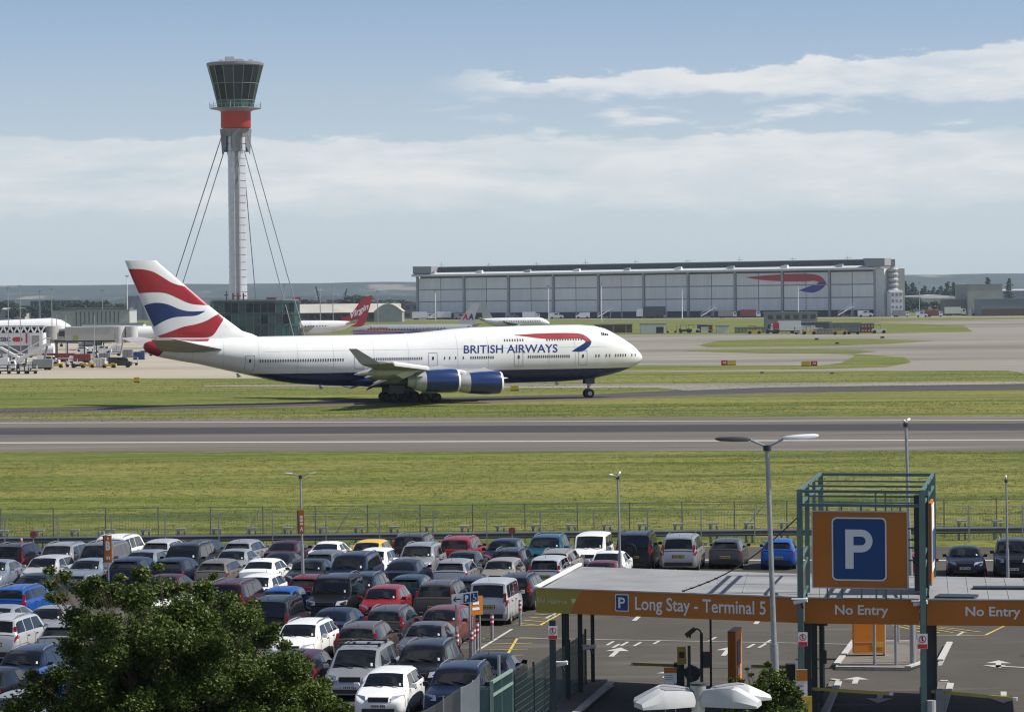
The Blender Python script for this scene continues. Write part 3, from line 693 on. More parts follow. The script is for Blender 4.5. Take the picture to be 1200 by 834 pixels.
for j in range(3):
    for k in range(NP):
        a, b = prof[j], prof[j+1]; rnd = random.random()
        m = shades[2 if j == 0 and rnd < .8 else (0 if rnd < .6 else 1 if rnd < .88 else 3)]
        q = [ngon(a[0], a[1], k), ngon(a[0], a[1], k+1), ngon(b[0], b[1], k+1), ngon(b[0], b[1], k)]; c = sum(q, Vector())/4
        MB().prism([c+(p-c)*.97 for p in q], Vector((-c.x, -c.y, 0)).normalized()*.12).build('glass_pane', m, tower)
mb = MB()
for k in range(NP):
    for a, b in zip(prof, prof[1:]): mb.bar(ngon(a[0]+.02,a[1],k), ngon(b[0]+.02,b[1],k), .22, .16)
    for r, z in prof: mb.bar(ngon(r, z, k), ngon(r, z, k+1), .2)
mb.build('glazing_bars', mat('mullion_grey', (.15,.19,.19), .5, .3), tower)
MB().lathe([(0,zc3+.1),(8.3,zc3+.05),(8.65,zc3+.2),(8.7,zc3+.9),(7.5,zc3+1.2),(0,zc3+1.35)], 32).build('cab_roof', M_grey, tower, smooth=30)
mb = MB()
for (x, y, a, b, h) in ((-1.8,-1,2.6,2,1.6),(1.4,0,1.8,2,1.0),(4.5,-2,1,1,.7),(-4.5,-2,1.2,1,.6),(0,3,3,1,1.2)): mb.box((x,y,zc3+1.2+h/2),(a,b,h))
for k in range(28):
    a = 2*math.pi*k/28; mb.bar((7.6*math.cos(a),7.6*math.sin(a),zc3+1.1),(7.6*math.cos(a),7.6*math.sin(a),zc3+1.9),.07)
mb.build('rooftop_plant', M_ltgrey, tower)
for k, ang in enumerate((157,37,-83+180-12)):
    ang = (157, 37, 277)[k]; a = R(-ang-12 if k < 2 else 83-12)
    d = Vector((math.cos(a), math.sin(a), 0)); n = Vector((-d.y, d.x, 0))
    for q, (yt, off) in enumerate(((158,-.8 if k != 1 else .8),(178,.8 if k != 1 else -.8))):
        MB().tube(d*4.1+n*off+Vector((0,0,tz(yt))), d*(26.5-q*2.3)+n*off*1.5+Vector((0,0,.2)), .15, n=6).build('stay_cable', M_grey, tower)
# base building of the tower: round-ended block of three glazed storeys
bc = GX(299.5, 950); base = thing('office_building', 'low dark teal glass building with rounded ends at the foot of the control tower', 'building', bc)
def stadium(w, r, n=10):
    pts = []
    for k in range(n+1): a = -math.pi/2+math.pi*k/n; pts.append((w/2-r+r*math.cos(a), r*math.sin(a)))
    for k in range(n+1): a = math.pi/2+math.pi*k/n; pts.append((-w/2+r+r*math.cos(a), r*math.sin(a)))
    return pts
hb = AT(300, 352.5, 950).z
WB = 106/3700*950
for k in range(4):
    z0 = hb*k/4; z1 = hb*(k+1)/4
    st = stadium(WB, 7); MB().prism([(x, y, z1-.75) for x, y in st], (0,0,.7)).build('floor_band', mat('band_teal', (.02,.05,.052), .4), base)
    st = stadium(WB-.5, 6.75); mb = MB()
    for i in range(len(st)):
        a, b = Vector((*st[i],0)), Vector((*st[(i+1) % len(st)],0)); nn = max(1, int((b-a).length/2.2))
        for j in range(nn):
            p = a+(b-a)*j/nn; q = a+(b-a)*(j+1)/nn
            if p.y > 4 : continue
            if (p.y < 0): MB().face([(p.x,p.y,z0),(q.x,q.y,z0),(q.x,q.y,z1-.7),(p.x,p.y,z1-.7)]).build('glass_pane', [M_teal, shades[0], M_teal, mat('teal_light', (.012,.06,.055), .15, var=0, spec=.7)][random.randrange(4)], base)
            mb.bar((p.x,p.y-.06,z0),(p.x,p.y-.06,z1-.7),.12)
    mb.build('glazing_bars', mat('mullion_grey', (.2,.2,.2)), base)
MB().prism([(x, y, hb-.02) for x, y in stadium(WB-1, 6.5)], (0,0,.4)).build('roof', M_grey, base)
mb = MB()
for x in (-6.5,-5,-3.4): mb.box((x,-1,hb+1.2),(.5,.5,2.4)).box((x+.5,-1,hb+1.6),(.9,.3,.3))
mb.box((5,0,hb+.6),(3,2,.8)); mb.build('rooftop_plant', mat('rust_plant', (.22,.09,.06), .7), base)
MB().box((-8.6,0,hb+1.5),(.25,.25,3)).box((-8.6,0,hb+1.8),(1.2,.3,.3)).build('aerial', M_dark, base)

# ---------------------------------------------------------------- large maintenance hangar
HA = AT(490, 360, 2300); HA.z = 0; HB = AT(1034, 360, 2085); HB.z = 0
hd = (HB-HA); HL = hd.length; hd.normalize(); hn = Vector((-hd.y, hd.x, 0)); hrz = math.atan2(hd.y, hd.x)
hang = thing('aircraft_hangar', 'huge long grey panelled hangar with dark roof and red and blue ribbon emblem', 'hangar', HA, hrz)
M_panel = mat('hangar_panel', (.74,.74,.74), .5, .0, var=.07, scale=.12, stretch=(1,1,.1))
M_panel2 = mat('hangar_panel_worn', (.80,.80,.79), .5, .0, var=.07, scale=.1, stretch=(1,1,.1))
M_hcol = mat('hangar_column', (.34,.34,.35), .6)
ZE = 32.0; ZB = 4.6
MB().box((HL/2, 18, ZE/2+2),(HL-3,34,ZE-4.4)).box((HL/2, 21, 2.4),(HL-3,26,4.8)).build('hall', mat('hangar_dark', (.10,.10,.105), .7), hang)
bx = [(x-490)/555 for x in (490,544.5,596.7,649,702,755,807,862,917.5,972.7,1026,1034)]
bs = []
for x in (490,544.5,596.7,649,702,755,807,862,917.5,972.7,1026,1034):
    d = ray(x, 350); # intersection with the wall plane
    n = Vector((-hd.y, hd.x, 0)); t = (HA-Vector((0,0,0))).dot(n)/Vector((d.x,d.y,0)).dot(n); p = Vector((d.x*t,d.y*t,0)); bs.append((p-HA).dot(hd))
for i in range(10):
    a, b = bs[i]+.9, bs[i+1]-.9
    for j in range(3):
        z0 = ZB+(ZE-1.5-ZB)*j/3; z1 = ZB+(ZE-1.5-ZB)*(j+1)/3-.7
        for k in range(2):
            x0 = a+(b-a)*k/2+.25; x1 = a+(b-a)*(k+1)/2-.25; mb = MB(); nr = 6
            for q in range(nr): mb.box((x0+(x1-x0)*(q+.5)/nr, -.25, (z0+z1)/2), ((x1-x0)/nr-.07, .5, z1-z0))
            mb.build('wall_panel', random.choice((M_panel, M_panel, M_panel2)), hang)
    MB().box((bs[i], -.6, ZE/2),(1.5,1.6,ZE-1.2)).build('column', M_hcol, hang)
    mb = MB()
    for j in range(1, 3): mb.box(((a+b)/2, -.45, ZB+(ZE-1.5-ZB)*j/3-.35),(b-a,.7,.45))
    mb.build('rail', M_hcol, hang)
    for x in (a+(b-a)*.5,): MB().box((x,.5,ZB/2),(1.2,1.2,ZB)).build('column', M_hcol, hang)
MB().box((bs[10],-.6,ZE/2),(1.5,1.6,ZE-1.2)).build('column', M_hcol, hang)
MB().box(((bs[10]+bs[11])/2+1.6,7,ZE/2+.2),(bs[11]-bs[10]+1.2,17,ZE)).build('end_wall', mat('hangar_white', (.62,.62,.60), .6), hang)
MB().prism([(-2,-5,ZE-.9),(-2,-5,ZE+.5),(-2,4,ZE+2.2),(-2,4,ZE-.9)], (HL-1,0,0)).build('eave', mat('eave_white', (.60,.61,.62), .45), hang)
mb = MB().prism([(8,4.2,ZE+1),(8,4.2,ZE+5.6),(8,8,ZE+6.2),(8,34,ZE+6.2),(8,34,ZE+1)], (HL-16,0,0))
mb.build('roof', mat('hangar_roof', (.045,.047,.052), .7), hang)
mb = MB()
for k in range(120): mb.box((10+(HL-20)*k/119, 4.0, ZE+3.4),(.7,.4,4.2))
mb.build('roof_ribs', M_dark, hang, kind='stuff')
for k in range(9):
    x = 14+(HL-20)*k/8.6; MB().box((x,-1,ZE+1.9),(5,2,1.6)).box((x+1,-1.2,ZE+2.9),(3,1,.6)).build('roof_light', M_signwhite if k % 2 else M_ltgrey, hang)
    MB().bar((x,10,ZE+6),(x,10,ZE+8.5 if k % 3 else ZE+10),.25).bar((x-2,10,ZE+7.3),(x+3,10,ZE+7.3),.2).build('roof_aerial', M_ltgrey, hang)
for x0, x1, n in ((-1.5, 15, 'end_canopy'), (HL-12, HL+4, 'end_canopy')):
    MB().prism([(x0 if x0 < 0 else x0+2, -4, ZE+1.2 if x0 < 0 else ZE+.8),(x1,-4,ZE+1.8),(x1,-4,ZE+6.4),(x0,-4,ZE+6.6)], (0,9,0)).build(n, mat('canopy_grey', (.27,.27,.28), .6), hang)
for k in range(8):                                     # spiral of ducts on the end stair tower
    MB().lathe([(0,0),(3.2,0),(3.6,1.2),(3.2,2.4),(0,2.4)], 14, (bs[11]+6, 4, 6+k*3.4)).build('stair_landing', M_ltgrey if k % 2 else M_hcol, hang)
MB().tube((bs[11]+6,4,0),(bs[11]+6,4,ZE+1),1.9).box((bs[11]+3.5,4,ZE/2),(1.2,1.2,ZE)).build('stair_tower', M_hcol, hang)
# ribbon emblem on the wall
def wall_pt(x, y, off=.62):
    d = ray(x, y); o = Vector((0,0,CAMH)); n = Vector((-hd.y, hd.x, 0)); t = (HA-n*off-o).dot(n)/d.dot(n); p = o+d*t-HA
    return (p.dot(hd), -off, p.z)
def wdecal(name, up, lo, m):
    k = 3.75; U = RS([(750+x/k, 290+y/k) for x, y in up], 26); Lo = RS([(750+x/k, 290+y/k) for x, y in lo], 26)
    MB().grid([[wall_pt(*p) for p in U], [wall_pt(*p) for p in Lo]]).build(name, m, hang)
wdecal('red_ribbon', [(465,131),(530,124),(620,118),(700,115),(760,116),(798,126),(817,152)], [(465,132),(530,143),(620,149),(700,150),(740,149),(765,145),(786,152)], mat('emblem_red', (.46,.006,.012), .5, var=.05))
wdecal('blue_ribbon', [(817,152),(814,168),(795,186),(762,200),(730,196),(698,189)], [(786,152),(778,160),(760,165),(740,172),(715,182),(697,188)], mat('emblem_blue', (.004,.018,.30), .5, var=.05))

# ---------------------------------------------------------------- generic far buildings
def bldg(name, label, x0, x1, yt, yb, m, dep=20, roof=None, win=None, D=None, cat='building', bands=0, rz=0, gaps=None, ribs=0):
    yh = 352-(x0+x1-1200)/2*.01047; D = D or CAMH*FP/(yb-yh)
    o = GX((x0+x1)/2, D); w = (x1-x0)/FP*D; zt = AT((x0+x1)/2, yt, D).z
    t = thing(name, label, cat, o, rz)
    MB().box((0, dep/2, zt/2),(w, dep, zt)).build('wall', m, t)
    if roof: MB().prism([(-w/2-.5,-.5,zt-.1),(-w/2-.5,dep+.5,zt-.1),(-w/2-.5,dep/2,zt+w*.0+1.2 if dep < 60 else zt+2)], (w+1,0,0)).build('roof', roof, t)
    else: MB().box((0, dep/2, zt+.15),(w+.5, dep+.5, .4)).build('roof_edge', M_grey, t)
    if ribs:
        mb = MB()
        for k in range(ribs): mb.box((-w/2+w*(k+.5)/ribs, -.06, zt/2-.1),(w/ribs*.12, .12, zt-.3))
        mb.build('cladding_ribs', M_grey, t)
    if win:
        n, rows_, mw = win
        for r_ in range(rows_):
            for k in range(n):
                MB().box((-w/2+w*(k+.5)/n, -.03, zt*(r_+.55)/rows_),(w/n*.6, .1, zt/rows_*.45)).build('window', mw, t)
    if gaps:
        for a, b, h, mm in gaps: MB().box((-w/2+w*(a+b)/2, -.08, zt*h/2),(w*(b-a), .14, zt*h)).build('opening', mm, t)
    return t
M_tan = mat('tan_wall', (.36,.33,.28), .8); M_brown = mat('brown_wall', (.13,.075,.06), .8); M_shed = mat('shed_grey', (.27,.28,.29), .7, scale=.2)
M_cream = mat('cream_roof', (.46,.43,.37), .6, scale=.1); M_shedl = mat('shed_light', (.42,.43,.44), .7); M_shedd = mat('shed_dark', (.12,.125,.13), .7)
bldg('terminal_shed', 'long low light grey shed with dark vertical gaps behind the parked white airliners', 62, 152, 364, 389, M_shedl, 30, gaps=[(.30+.055*k,.315+.055*k,.95,M_shedd) for k in range(11)], cat='shed')
bldg('dark_building', 'long black-green flat building far behind the left stands', 36, 94, 352.5, 373, mat('black_green', (.02,.03,.03), .6), 40, ribs=9)
bldg('terminal_block', 'plain mid-grey block just left of the jumbo jet tail', 150, 188, 347, 374, M_shed, 30, ribs=5)
bldg('terminal_shed', 'low tan shed with pale roof on the far left edge', -30, 28, 362.5, 376, M_tan, 30, roof=M_cream, cat='shed')
bldg('office_block', 'low dark office row with many small windows left of the tail', 76, 152, 361, 377, M_shedd, 25, win=(22,1,M_shedl))
bldg('cargo_shed', 'long cream-roofed cargo shed behind the red-tailed airliner', 346, 462, 366.5, 376.5, M_tan, 40, win=(15,1,M_shedd), cat='shed')
r0 = AT(346,366,2140); r1 = AT(462,366,2140)
MB().prism([(r0.x,2144,r0.z-.5),(r0.x,2190,r0.z-.5),(r0.x,2190,r0.z+5),(r0.x,2160,r0.z+5.5)],(r1.x-r0.x+3,0,0)).build('shed_roof', M_cream, label='wide cream curved roof lying over the cargo shed left of the hangar', category='roof')
a0 = GX(455, 2060); ar = thing('arched_shed', 'small arch-roofed shed at the right end of the cream-roofed row', 'shed', a0)
za = AT(455,357,2060).z; pts = [(-9,0,0)]+[(-9+18*k/12,0,za*.55+za*.45*math.sin(math.pi*k/12)) for k in range(13)]+[(9,0,0)]
MB().prism(pts, (0,45,0)).build('wall', M_shed, ar); MB().prism([(x*1.08,0,z*1.05+.3) for x,y,z in pts[1:-1]]+[(x,0,z-.2) for x,y,z in pts[-2:0:-1]], (0,46,0)).build('roof', M_cream, ar)
bldg('hangar_annexe', 'low dark grey annexe against the left end of the huge hangar', 473, 521, 356, 373.5, M_shedd, 18, win=(5,2,M_winglass), gaps=[(.25,.8,.28,mat('opening_black',(.01,.01,.012),.9))])
bldg('fire_training_block', 'grey two-storey block with square dark windows before the hangar', 898, 958, 366.5, 388, M_shed, 12, win=(6,2,M_winglass))
bldg('storage_hut', 'low dark grey hut with a white board right of the two-storey block', 928, 974, 378, 390, M_shedd, 8, gaps=[(.2,.6,.75,M_signwhite)], cat='hut')
bldg('storage_hut', 'mid-grey hut beside the red machinery on the airfield', 975, 1008, 379, 390.5, M_shed, 8, ribs=7, cat='hut')
bldg('brown_shed', 'long flat dark brown shed right behind the jumbo jet cockpit', 697, 741, 380.5, 390, M_brown, 8, ribs=3, cat='shed')
bldg('white_cabin', 'white cabin with a dark opening between the brown shed and the small white box', 751, 780, 380, 390.5, M_signwhite, 8, gaps=[(.62,.92,.7,M_dark)], cat='cabin')
bldg('white_cabin', 'small white box-like cabin on the grass before the hangar', 840, 854, 382.5, 390, M_signwhite, 5, cat='cabin')
bldg('boxed_plant', 'small white-fronted machine with red sides on the airfield grass', 818, 835, 381, 389.5, mat('plant_red',(.22,.06,.05),.7), 6, gaps=[(.2,.75,.8,M_signwhite)], cat='machine')
bldg('fuel_depot', 'long yellow and white low depot racks near the hangar', 862, 898, 384, 390, mat('rack_yellow',(.35,.29,.14),.8), 5, win=(9,1,M_shedl), cat='rack')
bldg('fuel_depot', 'low row of cream fire-ground racks before the storage huts', 955, 990, 386.5, 391.5, mat('rack_yellow',(.4,.3,.1)), 4, win=(9,1,M_shedl), cat='rack')
bldg('red_machinery_shed', 'red and cream cluttered shed right of the mid-grey hut', 1009, 1024, 379.5, 390, mat('plant_red',(.3,.08,.06)), 6, win=(4,2,M_cream), cat='shed')
bldg('warehouse', 'big pale grey windowless warehouse rising above the right edge sheds', 1134, 1175, 333.5, 369, mat('warehouse_grey',(.36,.36,.36),.7,scale=.1), 60, ribs=0)
bldg('warehouse', 'wide low blue-grey warehouse with a dark red base at the right edge', 1150, 1290, 350, 369.6, mat('blue_grey_wall',(.17,.21,.24),.7), 30, gaps=[(0,1,.42,M_brown)])
bldg('warehouse', 'dark grey shed left of the blue-grey warehouse on the right', 1109, 1150, 351, 369.2, mat('shed_mid',(.19,.19,.195),.7), 30, ribs=9)
bldg('warehouse', 'long pale flat-roofed depot behind the blue-grey warehouse', 1175, 1300, 340, 365, M_shed, 60, roof=M_shedl, D=3900)
bldg('white_office', 'small white office beside the right end of the huge hangar', 1044, 1058, 342, 371, M_signwhite, 20, roof=M_ltgrey, win=(3,4,M_shed))
w0 = AT(1058,348,2700); cn = thing('canopy_roof', 'broad white low-pitched canopy roof before the poplars on the right', 'roof', Vector((w0.x,2700,0)))
W2 = AT(1127,348,2700).x-w0.x; zt = AT(1090,346.5,2700).z
MB().prism([(0,0,zt-.5),(W2*.55,0,zt+.9),(W2,0,zt-1.2),(W2,0,zt-3),(0,0,zt-1.2)],(0,50,0)).build('roof', mat('canopy_white',(.66,.66,.64),.5), cn)
MB().box((W2*.55,8,zt/2-1),(W2*.5,30,zt-2)).build('wall', M_cream, cn)
for k in range(7): MB().tube((1+(W2-2)*k/6,1,0),(1+(W2-2)*k/6,1,zt-1.6),.3).build('post', M_ltgrey, cn)

# ---------------------------------------------------------------- small airport vehicles and ground equipment
VM = dict(white=M_white, red=mat('plant_red2',(.22,.035,.035),.6,scale=2,var=.4), yellow=M_yellow, blue=mat('blue_crate',(.02,.06,.25),.6), black=M_dark, grey=M_shed)
def veh(kind, u, v, col, label, face=1, s=1.0):
    o = P(u, v); m = VM[col]
    if v < 376 and 480 < u < 1050:
        Dh = 2300-215*(u-490)/544; o = GX(u, Dh-22-(hash(label) % 5 if 0 else len(label) % 5)*7)
    t = thing({'van':'service_van','truck':'lorry','cart':'baggage_cart','stairs':'passenger_stairs','box':'cargo_container','tug':'tow_tractor','car':'airfield_car'}[kind], label,
              {'van':'van','truck':'lorry','cart':'cart','stairs':'stairs','box':'container','tug':'tractor','car':'car'}[kind], o, 0 if face > 0 else math.pi); t.scale = (s,s,s)
    def wh(xs, r=.42, y=.9):
        for x in xs:
            for yy in (-y, y): MB().tube((x,yy-.12,r),(x,yy+.12,r),r,n=12).build('wheel', M_black, t)
    if kind == 'van':
        MB().prism([(-2.4,-.95,.4),(2.4,-.95,.4),(2.5,-.95,1.1),(1.7,-.95,1.35),(1.1,-.95,2.1),(-2.4,-.95,2.2)],(0,1.9,0)).build('body', m, t)
        MB().box((1.35,-.97,1.65),(.7,.03,.5)).box((0,-.97,1.7),(1.3,.03,.45)).build('side_window', M_glass, t); wh((-1.5,1.6))
    if kind == 'truck':
        MB().box((-1.2,0,2.1),(6.2,2.4,2.6)).build('cargo_box', m, t); MB().prism([(2.1,-1.1,.6),(3.9,-1.1,.6),(3.9,-1.1,1.7),(3.6,-1.1,2.7),(2.1,-1.1,2.7)],(0,2.2,0)).build('cab', M_white, t)
        MB().box((3.1,-1.12,2.1),(.8,.04,.6)).build('side_window', M_glass, t); MB().box((0,0,.65),(7.6,1.2,.25)).build('chassis', M_dark, t); wh((-3.2,-2.1,3.0),.5)
    if kind == 'cart':
        MB().box((0,0,.55),(2.6,1.5,.15)).build('deck', m, t); MB().box((0,0,1.7),(2.5,1.5,.08)).build('roof', m, t)
        MB().box((-1.2,0,1.1),(.06,1.4,1.2)).box((1.2,0,1.1),(.06,1.4,1.2)).build('end_panel', VM['grey'], t); wh((-.9,.9),.25,.6)
    if kind == 'stairs':
        MB().prism([(-3,-.8,1.0),(3,-.8,4.4),(4,-.8,4.4),(4,-.8,4.0),(3,-.8,3.9),(-2.4,-.8,.7)],(0,1.6,0)).build('flight', m, t)
        MB().prism([(-3,-.85,2.0),(3,-.85,5.4),(4,-.85,5.4),(4,-.85,5.2),(3,-.85,5.2),(-3,-.85,1.8)],(0,.06,0)).build('handrail', m, t)
        MB().bar((2.5,0,.6),(3.2,0,4.0),.35).bar((-.5,0,.5),(-.5,0,2.2),.3).box((0,0,.55),(5.5,1.6,.3)).build('chassis', VM['grey'], t); wh((-2,2))
    if kind == 'box':
        MB().box((0,0,1.05),(2.6,1.6,1.7)).build('body', m, t); MB().box((0,0,.12),(2.8,1.7,.12)).build('base', M_dark, t)
        MB().box((0,-.82,1.05),(.06,.04,1.6)).box((-.65,-.82,1.05),(.05,.04,1.6)).box((.65,-.82,1.05),(.05,.04,1.6)).build('ribs', M_dark, t)
    if kind == 'tug':
        MB().prism([(-1.4,-.75,.35),(1.5,-.75,.35),(1.5,-.75,.9),(.4,-.75,1.0),(.3,-.75,.8),(-.7,-.75,.8),(-1.4,-.75,1.1)],(0,1.5,0)).build('body', m, t)
        MB().box((-.4,0,1.75),(1.5,1.3,.08)).bar((.2,-.6,.9),(.2,-.6,1.75),.07).bar((-1.1,-.6,.9),(-1.1,-.6,1.75),.07).build('cab_roof', M_dark, t); wh((-1,1),.35,.75)
    if kind == 'car':
        MB().prism([(-2.1,-.85,.35),(2.1,-.85,.35),(2.15,-.85,.75),(1.2,-.85,.9),(.6,-.85,1.42),(-1.4,-.85,1.45),(-2.1,-.85,.95)],(0,1.7,0)).build('body', m, t)
        MB().box((-.3,-.87,1.15),(1.9,.03,.35)).build('side_window', M_glass, t); wh((-1.3,1.3),.32,.75)
    return t
for a in [('truck',2,434,'white','white lorry at the very left edge of the apron',1,.75),('stairs',34,432,'white','white boarding stairs leaning beside the left jet bridge',1,1.2),('truck',46,433.5,'grey','grey high lorry parked behind the white boarding stairs',-1,.65),
 ('cart',5,438,'black','leftmost dark cart of the row at the apron edge'),('cart',16,438,'black','second dark cart of the row at the apron edge'),('cart',27,438,'black','third dark cart of the row at the apron edge'),('cart',36,438,'black','fourth and last dark cart of the row at the apron edge'),
 ('truck',63,424,'red','red lorry under the long jet bridge',1,.6),('truck',82,424,'red','red lorry under the jet bridge sign',1,.6),('truck',93,425,'red','red lorry nearest the white van',-1,.6),('van',106,421,'white','white van on the apron beyond the red lorries'),
 ('tug',92,431,'black','black tow tractor left of the yellow ones'),('tug',103,431,'yellow','yellow tow tractor on the apron, left one'),('tug',112,430,'yellow','yellow tow tractor beside the white container'),('box',117,430,'white','white cargo container between yellow tractors'),('tug',128,431,'yellow','yellow tow tractor next to the black van'),
 ('van',141,430.5,'black','black van on the apron below the cylinder end of the jet bridge'),('box',163,421.5,'blue','blue container alone on the tan apron'),('tug',116,424,'yellow','yellow tractor behind the white container'),('box',123,423,'grey','grey container behind the yellow tractor'),
 ('stairs',131,417,'white','white stairs below the cylinder end of the jet bridge',1,.9),('box',150,418.5,'grey','grey container left of the blue one'),('van',8,421,'white','white van before the left jet bridge glazing'),('truck',22,419,'white','white lorry under the left jet bridge'),('van',57,428,'white','white van at the foot of the round column'),('cart',74,429,'white','white cart right of the round column'),('cart',84,430,'red','red cart in front of the red lorries'),('tug',66,431,'yellow','yellow tractor right of the round column'),('van',120,414,'white','white van far under the long jet bridge'),('car',98,412,'white','white car far under the long jet bridge'),('box',137,413,'white','white container far behind the black van'),('cart',155,428,'grey','lone grey cart right of the black van'),('car',171,417,'white','white car right of the blue container'),('stairs',18,430,'white','white stairs under the left jet bridge panel',-1),
 *[('tug' if q % 3 else 'cart', uu, vv, ('yellow','black','white','yellow')[q % 4], ll, 1, 1.7) for q, (uu, vv, ll) in enumerate([(787,390,'yellow-brown ground cart just right of the white cabin with the opening'),(803,390.2,'dark tractor between the white cabin and the red-sided machine'),(812,389.8,'white tractor left of the red-sided machine'),(836,389.6,'yellow ground cart left of the small white box cabin'),(884,391.4,'yellow tractor before the long yellow racks'),(905,391.2,'dark tractor at the cab of the white lorry'),(938,391.6,'white cart right of the lorry with the red logo'),(948,392,'yellow tractor before the low grey hut'),(984,392.2,'yellow tractor before the cream racks'),(1000,391.8,'dark tractor before the red cluttered shed'),(1030,390.5,'white cart right of the red cluttered shed')])],
 ('stairs',633+75,371,'white','white boarding stairs before the hangar, left one',1,1.6),('stairs',829,371,'white','white boarding stairs before the hangar, middle one',1,1.6),('stairs',990,370.5,'white','white boarding stairs before the hangar, right one',1,1.6),
 ('truck',762,372.5,'black','long dark lorry before the hangar',-1,2.4),('truck',770,369.8,'white','white lorry behind the long dark one',1,1.5),('van',652,372,'white','white van at the hangar left of the first stairs',1,2),('van',683,372,'white','white van touching the left boarding stairs',-1,2),
 ('truck',920,390.8,'white','white lorry with a red logo before the grey two-storey block',-1,1.35),('van',961,390.5,'white','white van at the storage huts',1),('truck',968-345,373,'white','white lorry under the hangar left of centre',1,1.5),
 ('truck',1120,369.8,'white','white articulated lorry before the dark grey shed',1,1.7),('van',1146,370,'white','white van right of the articulated lorry',1,2),('truck',1056,371.3,'grey','grey lorry beside the spiral stair of the hangar',1,1.3),('van',1080,371.5,'white','white van on the road right of the hangar',1,1.5),
 ('truck',1095,371.2,'red','red lorry on the road before the trees',1,1.3),('truck',495,375,'white','white lorry before the low annexe',1,1.7),('truck',517,375,'white','second white lorry before the annexe, nearer the hangar',-1,1.7),('van',540,374.5,'grey','grey van before the hangar by the grey tail',1,2),('van',600,373.5,'grey','grey van at the hangar foot right of the pale tail',1,2),
 ('truck',372,391,'grey','grey lift lorry beside the white airliner rear',1,1.4),('truck',880,371,'red','rusty red lorry before the hangar',1,1.6),('truck',853,371.5,'grey','grey lorry before the hangar doors',1,1.5),('van',1014,371,'white','white van at the right hangar door',1,2)]:
    veh(*a)
lg = P(920,390.8)
MB().box((lg.x-3.4,lg.y-1.75,2.9),(2.2,.05,2.2)).build('red_logo', M_signred, label='red square logo on the side of the white lorry', category='logo')

# ---------------------------------------------------------------- parked airliners
def airliner(label, u, v, rz, Lg, rad, fin_h, mats, tailpoly=None, zc=None, hump=False, group=None, D=None, tw=None):
    o = P(u, v) if D is None else GX(u, D); t = thing('parked_airliner', label, 'airliner', o, rz); zc = zc or rad+1.9; mf, mt = mats
    st = [(0,.05,-.3),(.02,.35,-.25),(.05,.6,-.15),(.10,.88,-.03),(.16,1,0),(.66,1,0),(.78,.88,.1),(.88,.6,.32),(.96,.28,.55),(1,.06,.68)]
    rows = []
    for q, r, dz in st:
        up = (1.28 if hump and .04 < q < .32 else 1)
        rows.append([(Lg/2-q*Lg, math.cos(a)*rad*r, zc+dz*rad+math.sin(a)*rad*r*(up if math.sin(a) > 0 else 1)) for a in [2*math.pi*k/20 for k in range(20)]])
    MB().grid(rows, close=True).build('fuselage', mf, t, smooth=50)
    fz = zc+rad*.8; x = -Lg/2
    MB().prism([(x+.20*Lg,-.15,fz),(x+.07*Lg,-.15,fz+fin_h),(x+.02*Lg,-.15,fz+fin_h),(x+.055*Lg,-.15,fz-.2*rad)],(0,.3,0)).build('tail_fin', mt, t)
    mb = MB()
    for k in range(int(Lg*.62/1.0)):
        for sg in (-1,1): mb.box((Lg/2-.14*Lg-k*1.0, sg*rad*.985, zc+.25*rad),(.4,.05,.42))
    mb.build('cabin_windows', M_win, t, kind='stuff')
    for sg in (-1, 1):
        MB().prism([(Lg*.12,sg*rad*.9,zc-rad*.55),(-Lg*.13,sg*Lg*.46,zc+rad*.2),(-Lg*.17,sg*Lg*.46,zc+rad*.2),(-Lg*.09,sg*rad*.9,zc-rad*.55)],(0,0,.4)).build('wing', M_wing, t)
        MB().prism([(-Lg*.40,sg*rad*.4,zc+rad*.5),(-Lg*.485,sg*Lg*.17,zc+rad),(-Lg*.51,sg*Lg*.17,zc+rad),(-Lg*.475,sg*rad*.3,zc+rad*.5)],(0,0,.2)).build('tailplane', M_wing, t)
        e = MB().tube((Lg*.08,sg*Lg*.17,zc-rad*.95),(Lg*.0,sg*Lg*.17,zc-rad*.95),rad*.5,rad*.36,n=16).build('engine', mt if mt is not mf else M_ltgrey, t)
        for x_ in (-Lg*.03, ): MB().tube((x_,sg*2.6,.6),(x_,sg*3.1,.6),.6,n=12).bar((x_,sg*2.6,.6),(x_,sg*2.6,zc-rad*.6),.3).build('landing_gear', M_dark, t)
    MB().tube((Lg*.40,-.3,.5),(Lg*.40,.3,.5),.5,n=12).bar((Lg*.4,0,.5),(Lg*.4,0,zc-rad*.6),.25).build('landing_gear', M_dark, t)
    return t, zc, fz
M_vred = mat('airliner_red', (.38,.012,.03), .35, var=.08, coat=.3); M_silver = mat('airliner_silver', (.50,.51,.52), .3, .5, var=.05)
# red-tailed airliner facing left
D1 = 1095.0
t, zc, fz = airliner('white airliner with a red tail lettered Virgin parked tail to the right', 350, 0, math.pi, 42, 2.55, 8.2, (M_acw, M_vred), D=D1)
t.location = GX(349+ (0), D1)
def plane_rect(D): return lambda x, y: AT(x, y, D)
f = plane_rect(D1-.35)
for ch in list(t.children):
    if ch.name.startswith('tail_fin'): bpy.data.objects.remove(ch)
FV = [f(398.5,382.5), f(402,371.5), f(411,369), (f(423,352)), f(426.5,348), f(437,346.5), f(431.5,366), f(428,378), f(424,383)]
Mi = Matrix.Translation(t.location) @ Matrix.Rotation(math.pi, 4, 'Z')
fv = MB().prism([Mi.inverted() @ p for p in FV], Vector((0,-.5,0))).build('tail_fin', M_vred, t)
me = text_mesh('Virgin', 1, 'lettering', M_signwhite, .03); 
for v in me.vertices:
    p = f(421+v.co.x*9.5+v.co.y*2.0, 364.5-v.co.y*11-v.co.x*5.2); p.y -= .12; v.co = Mi.inverted() @ p
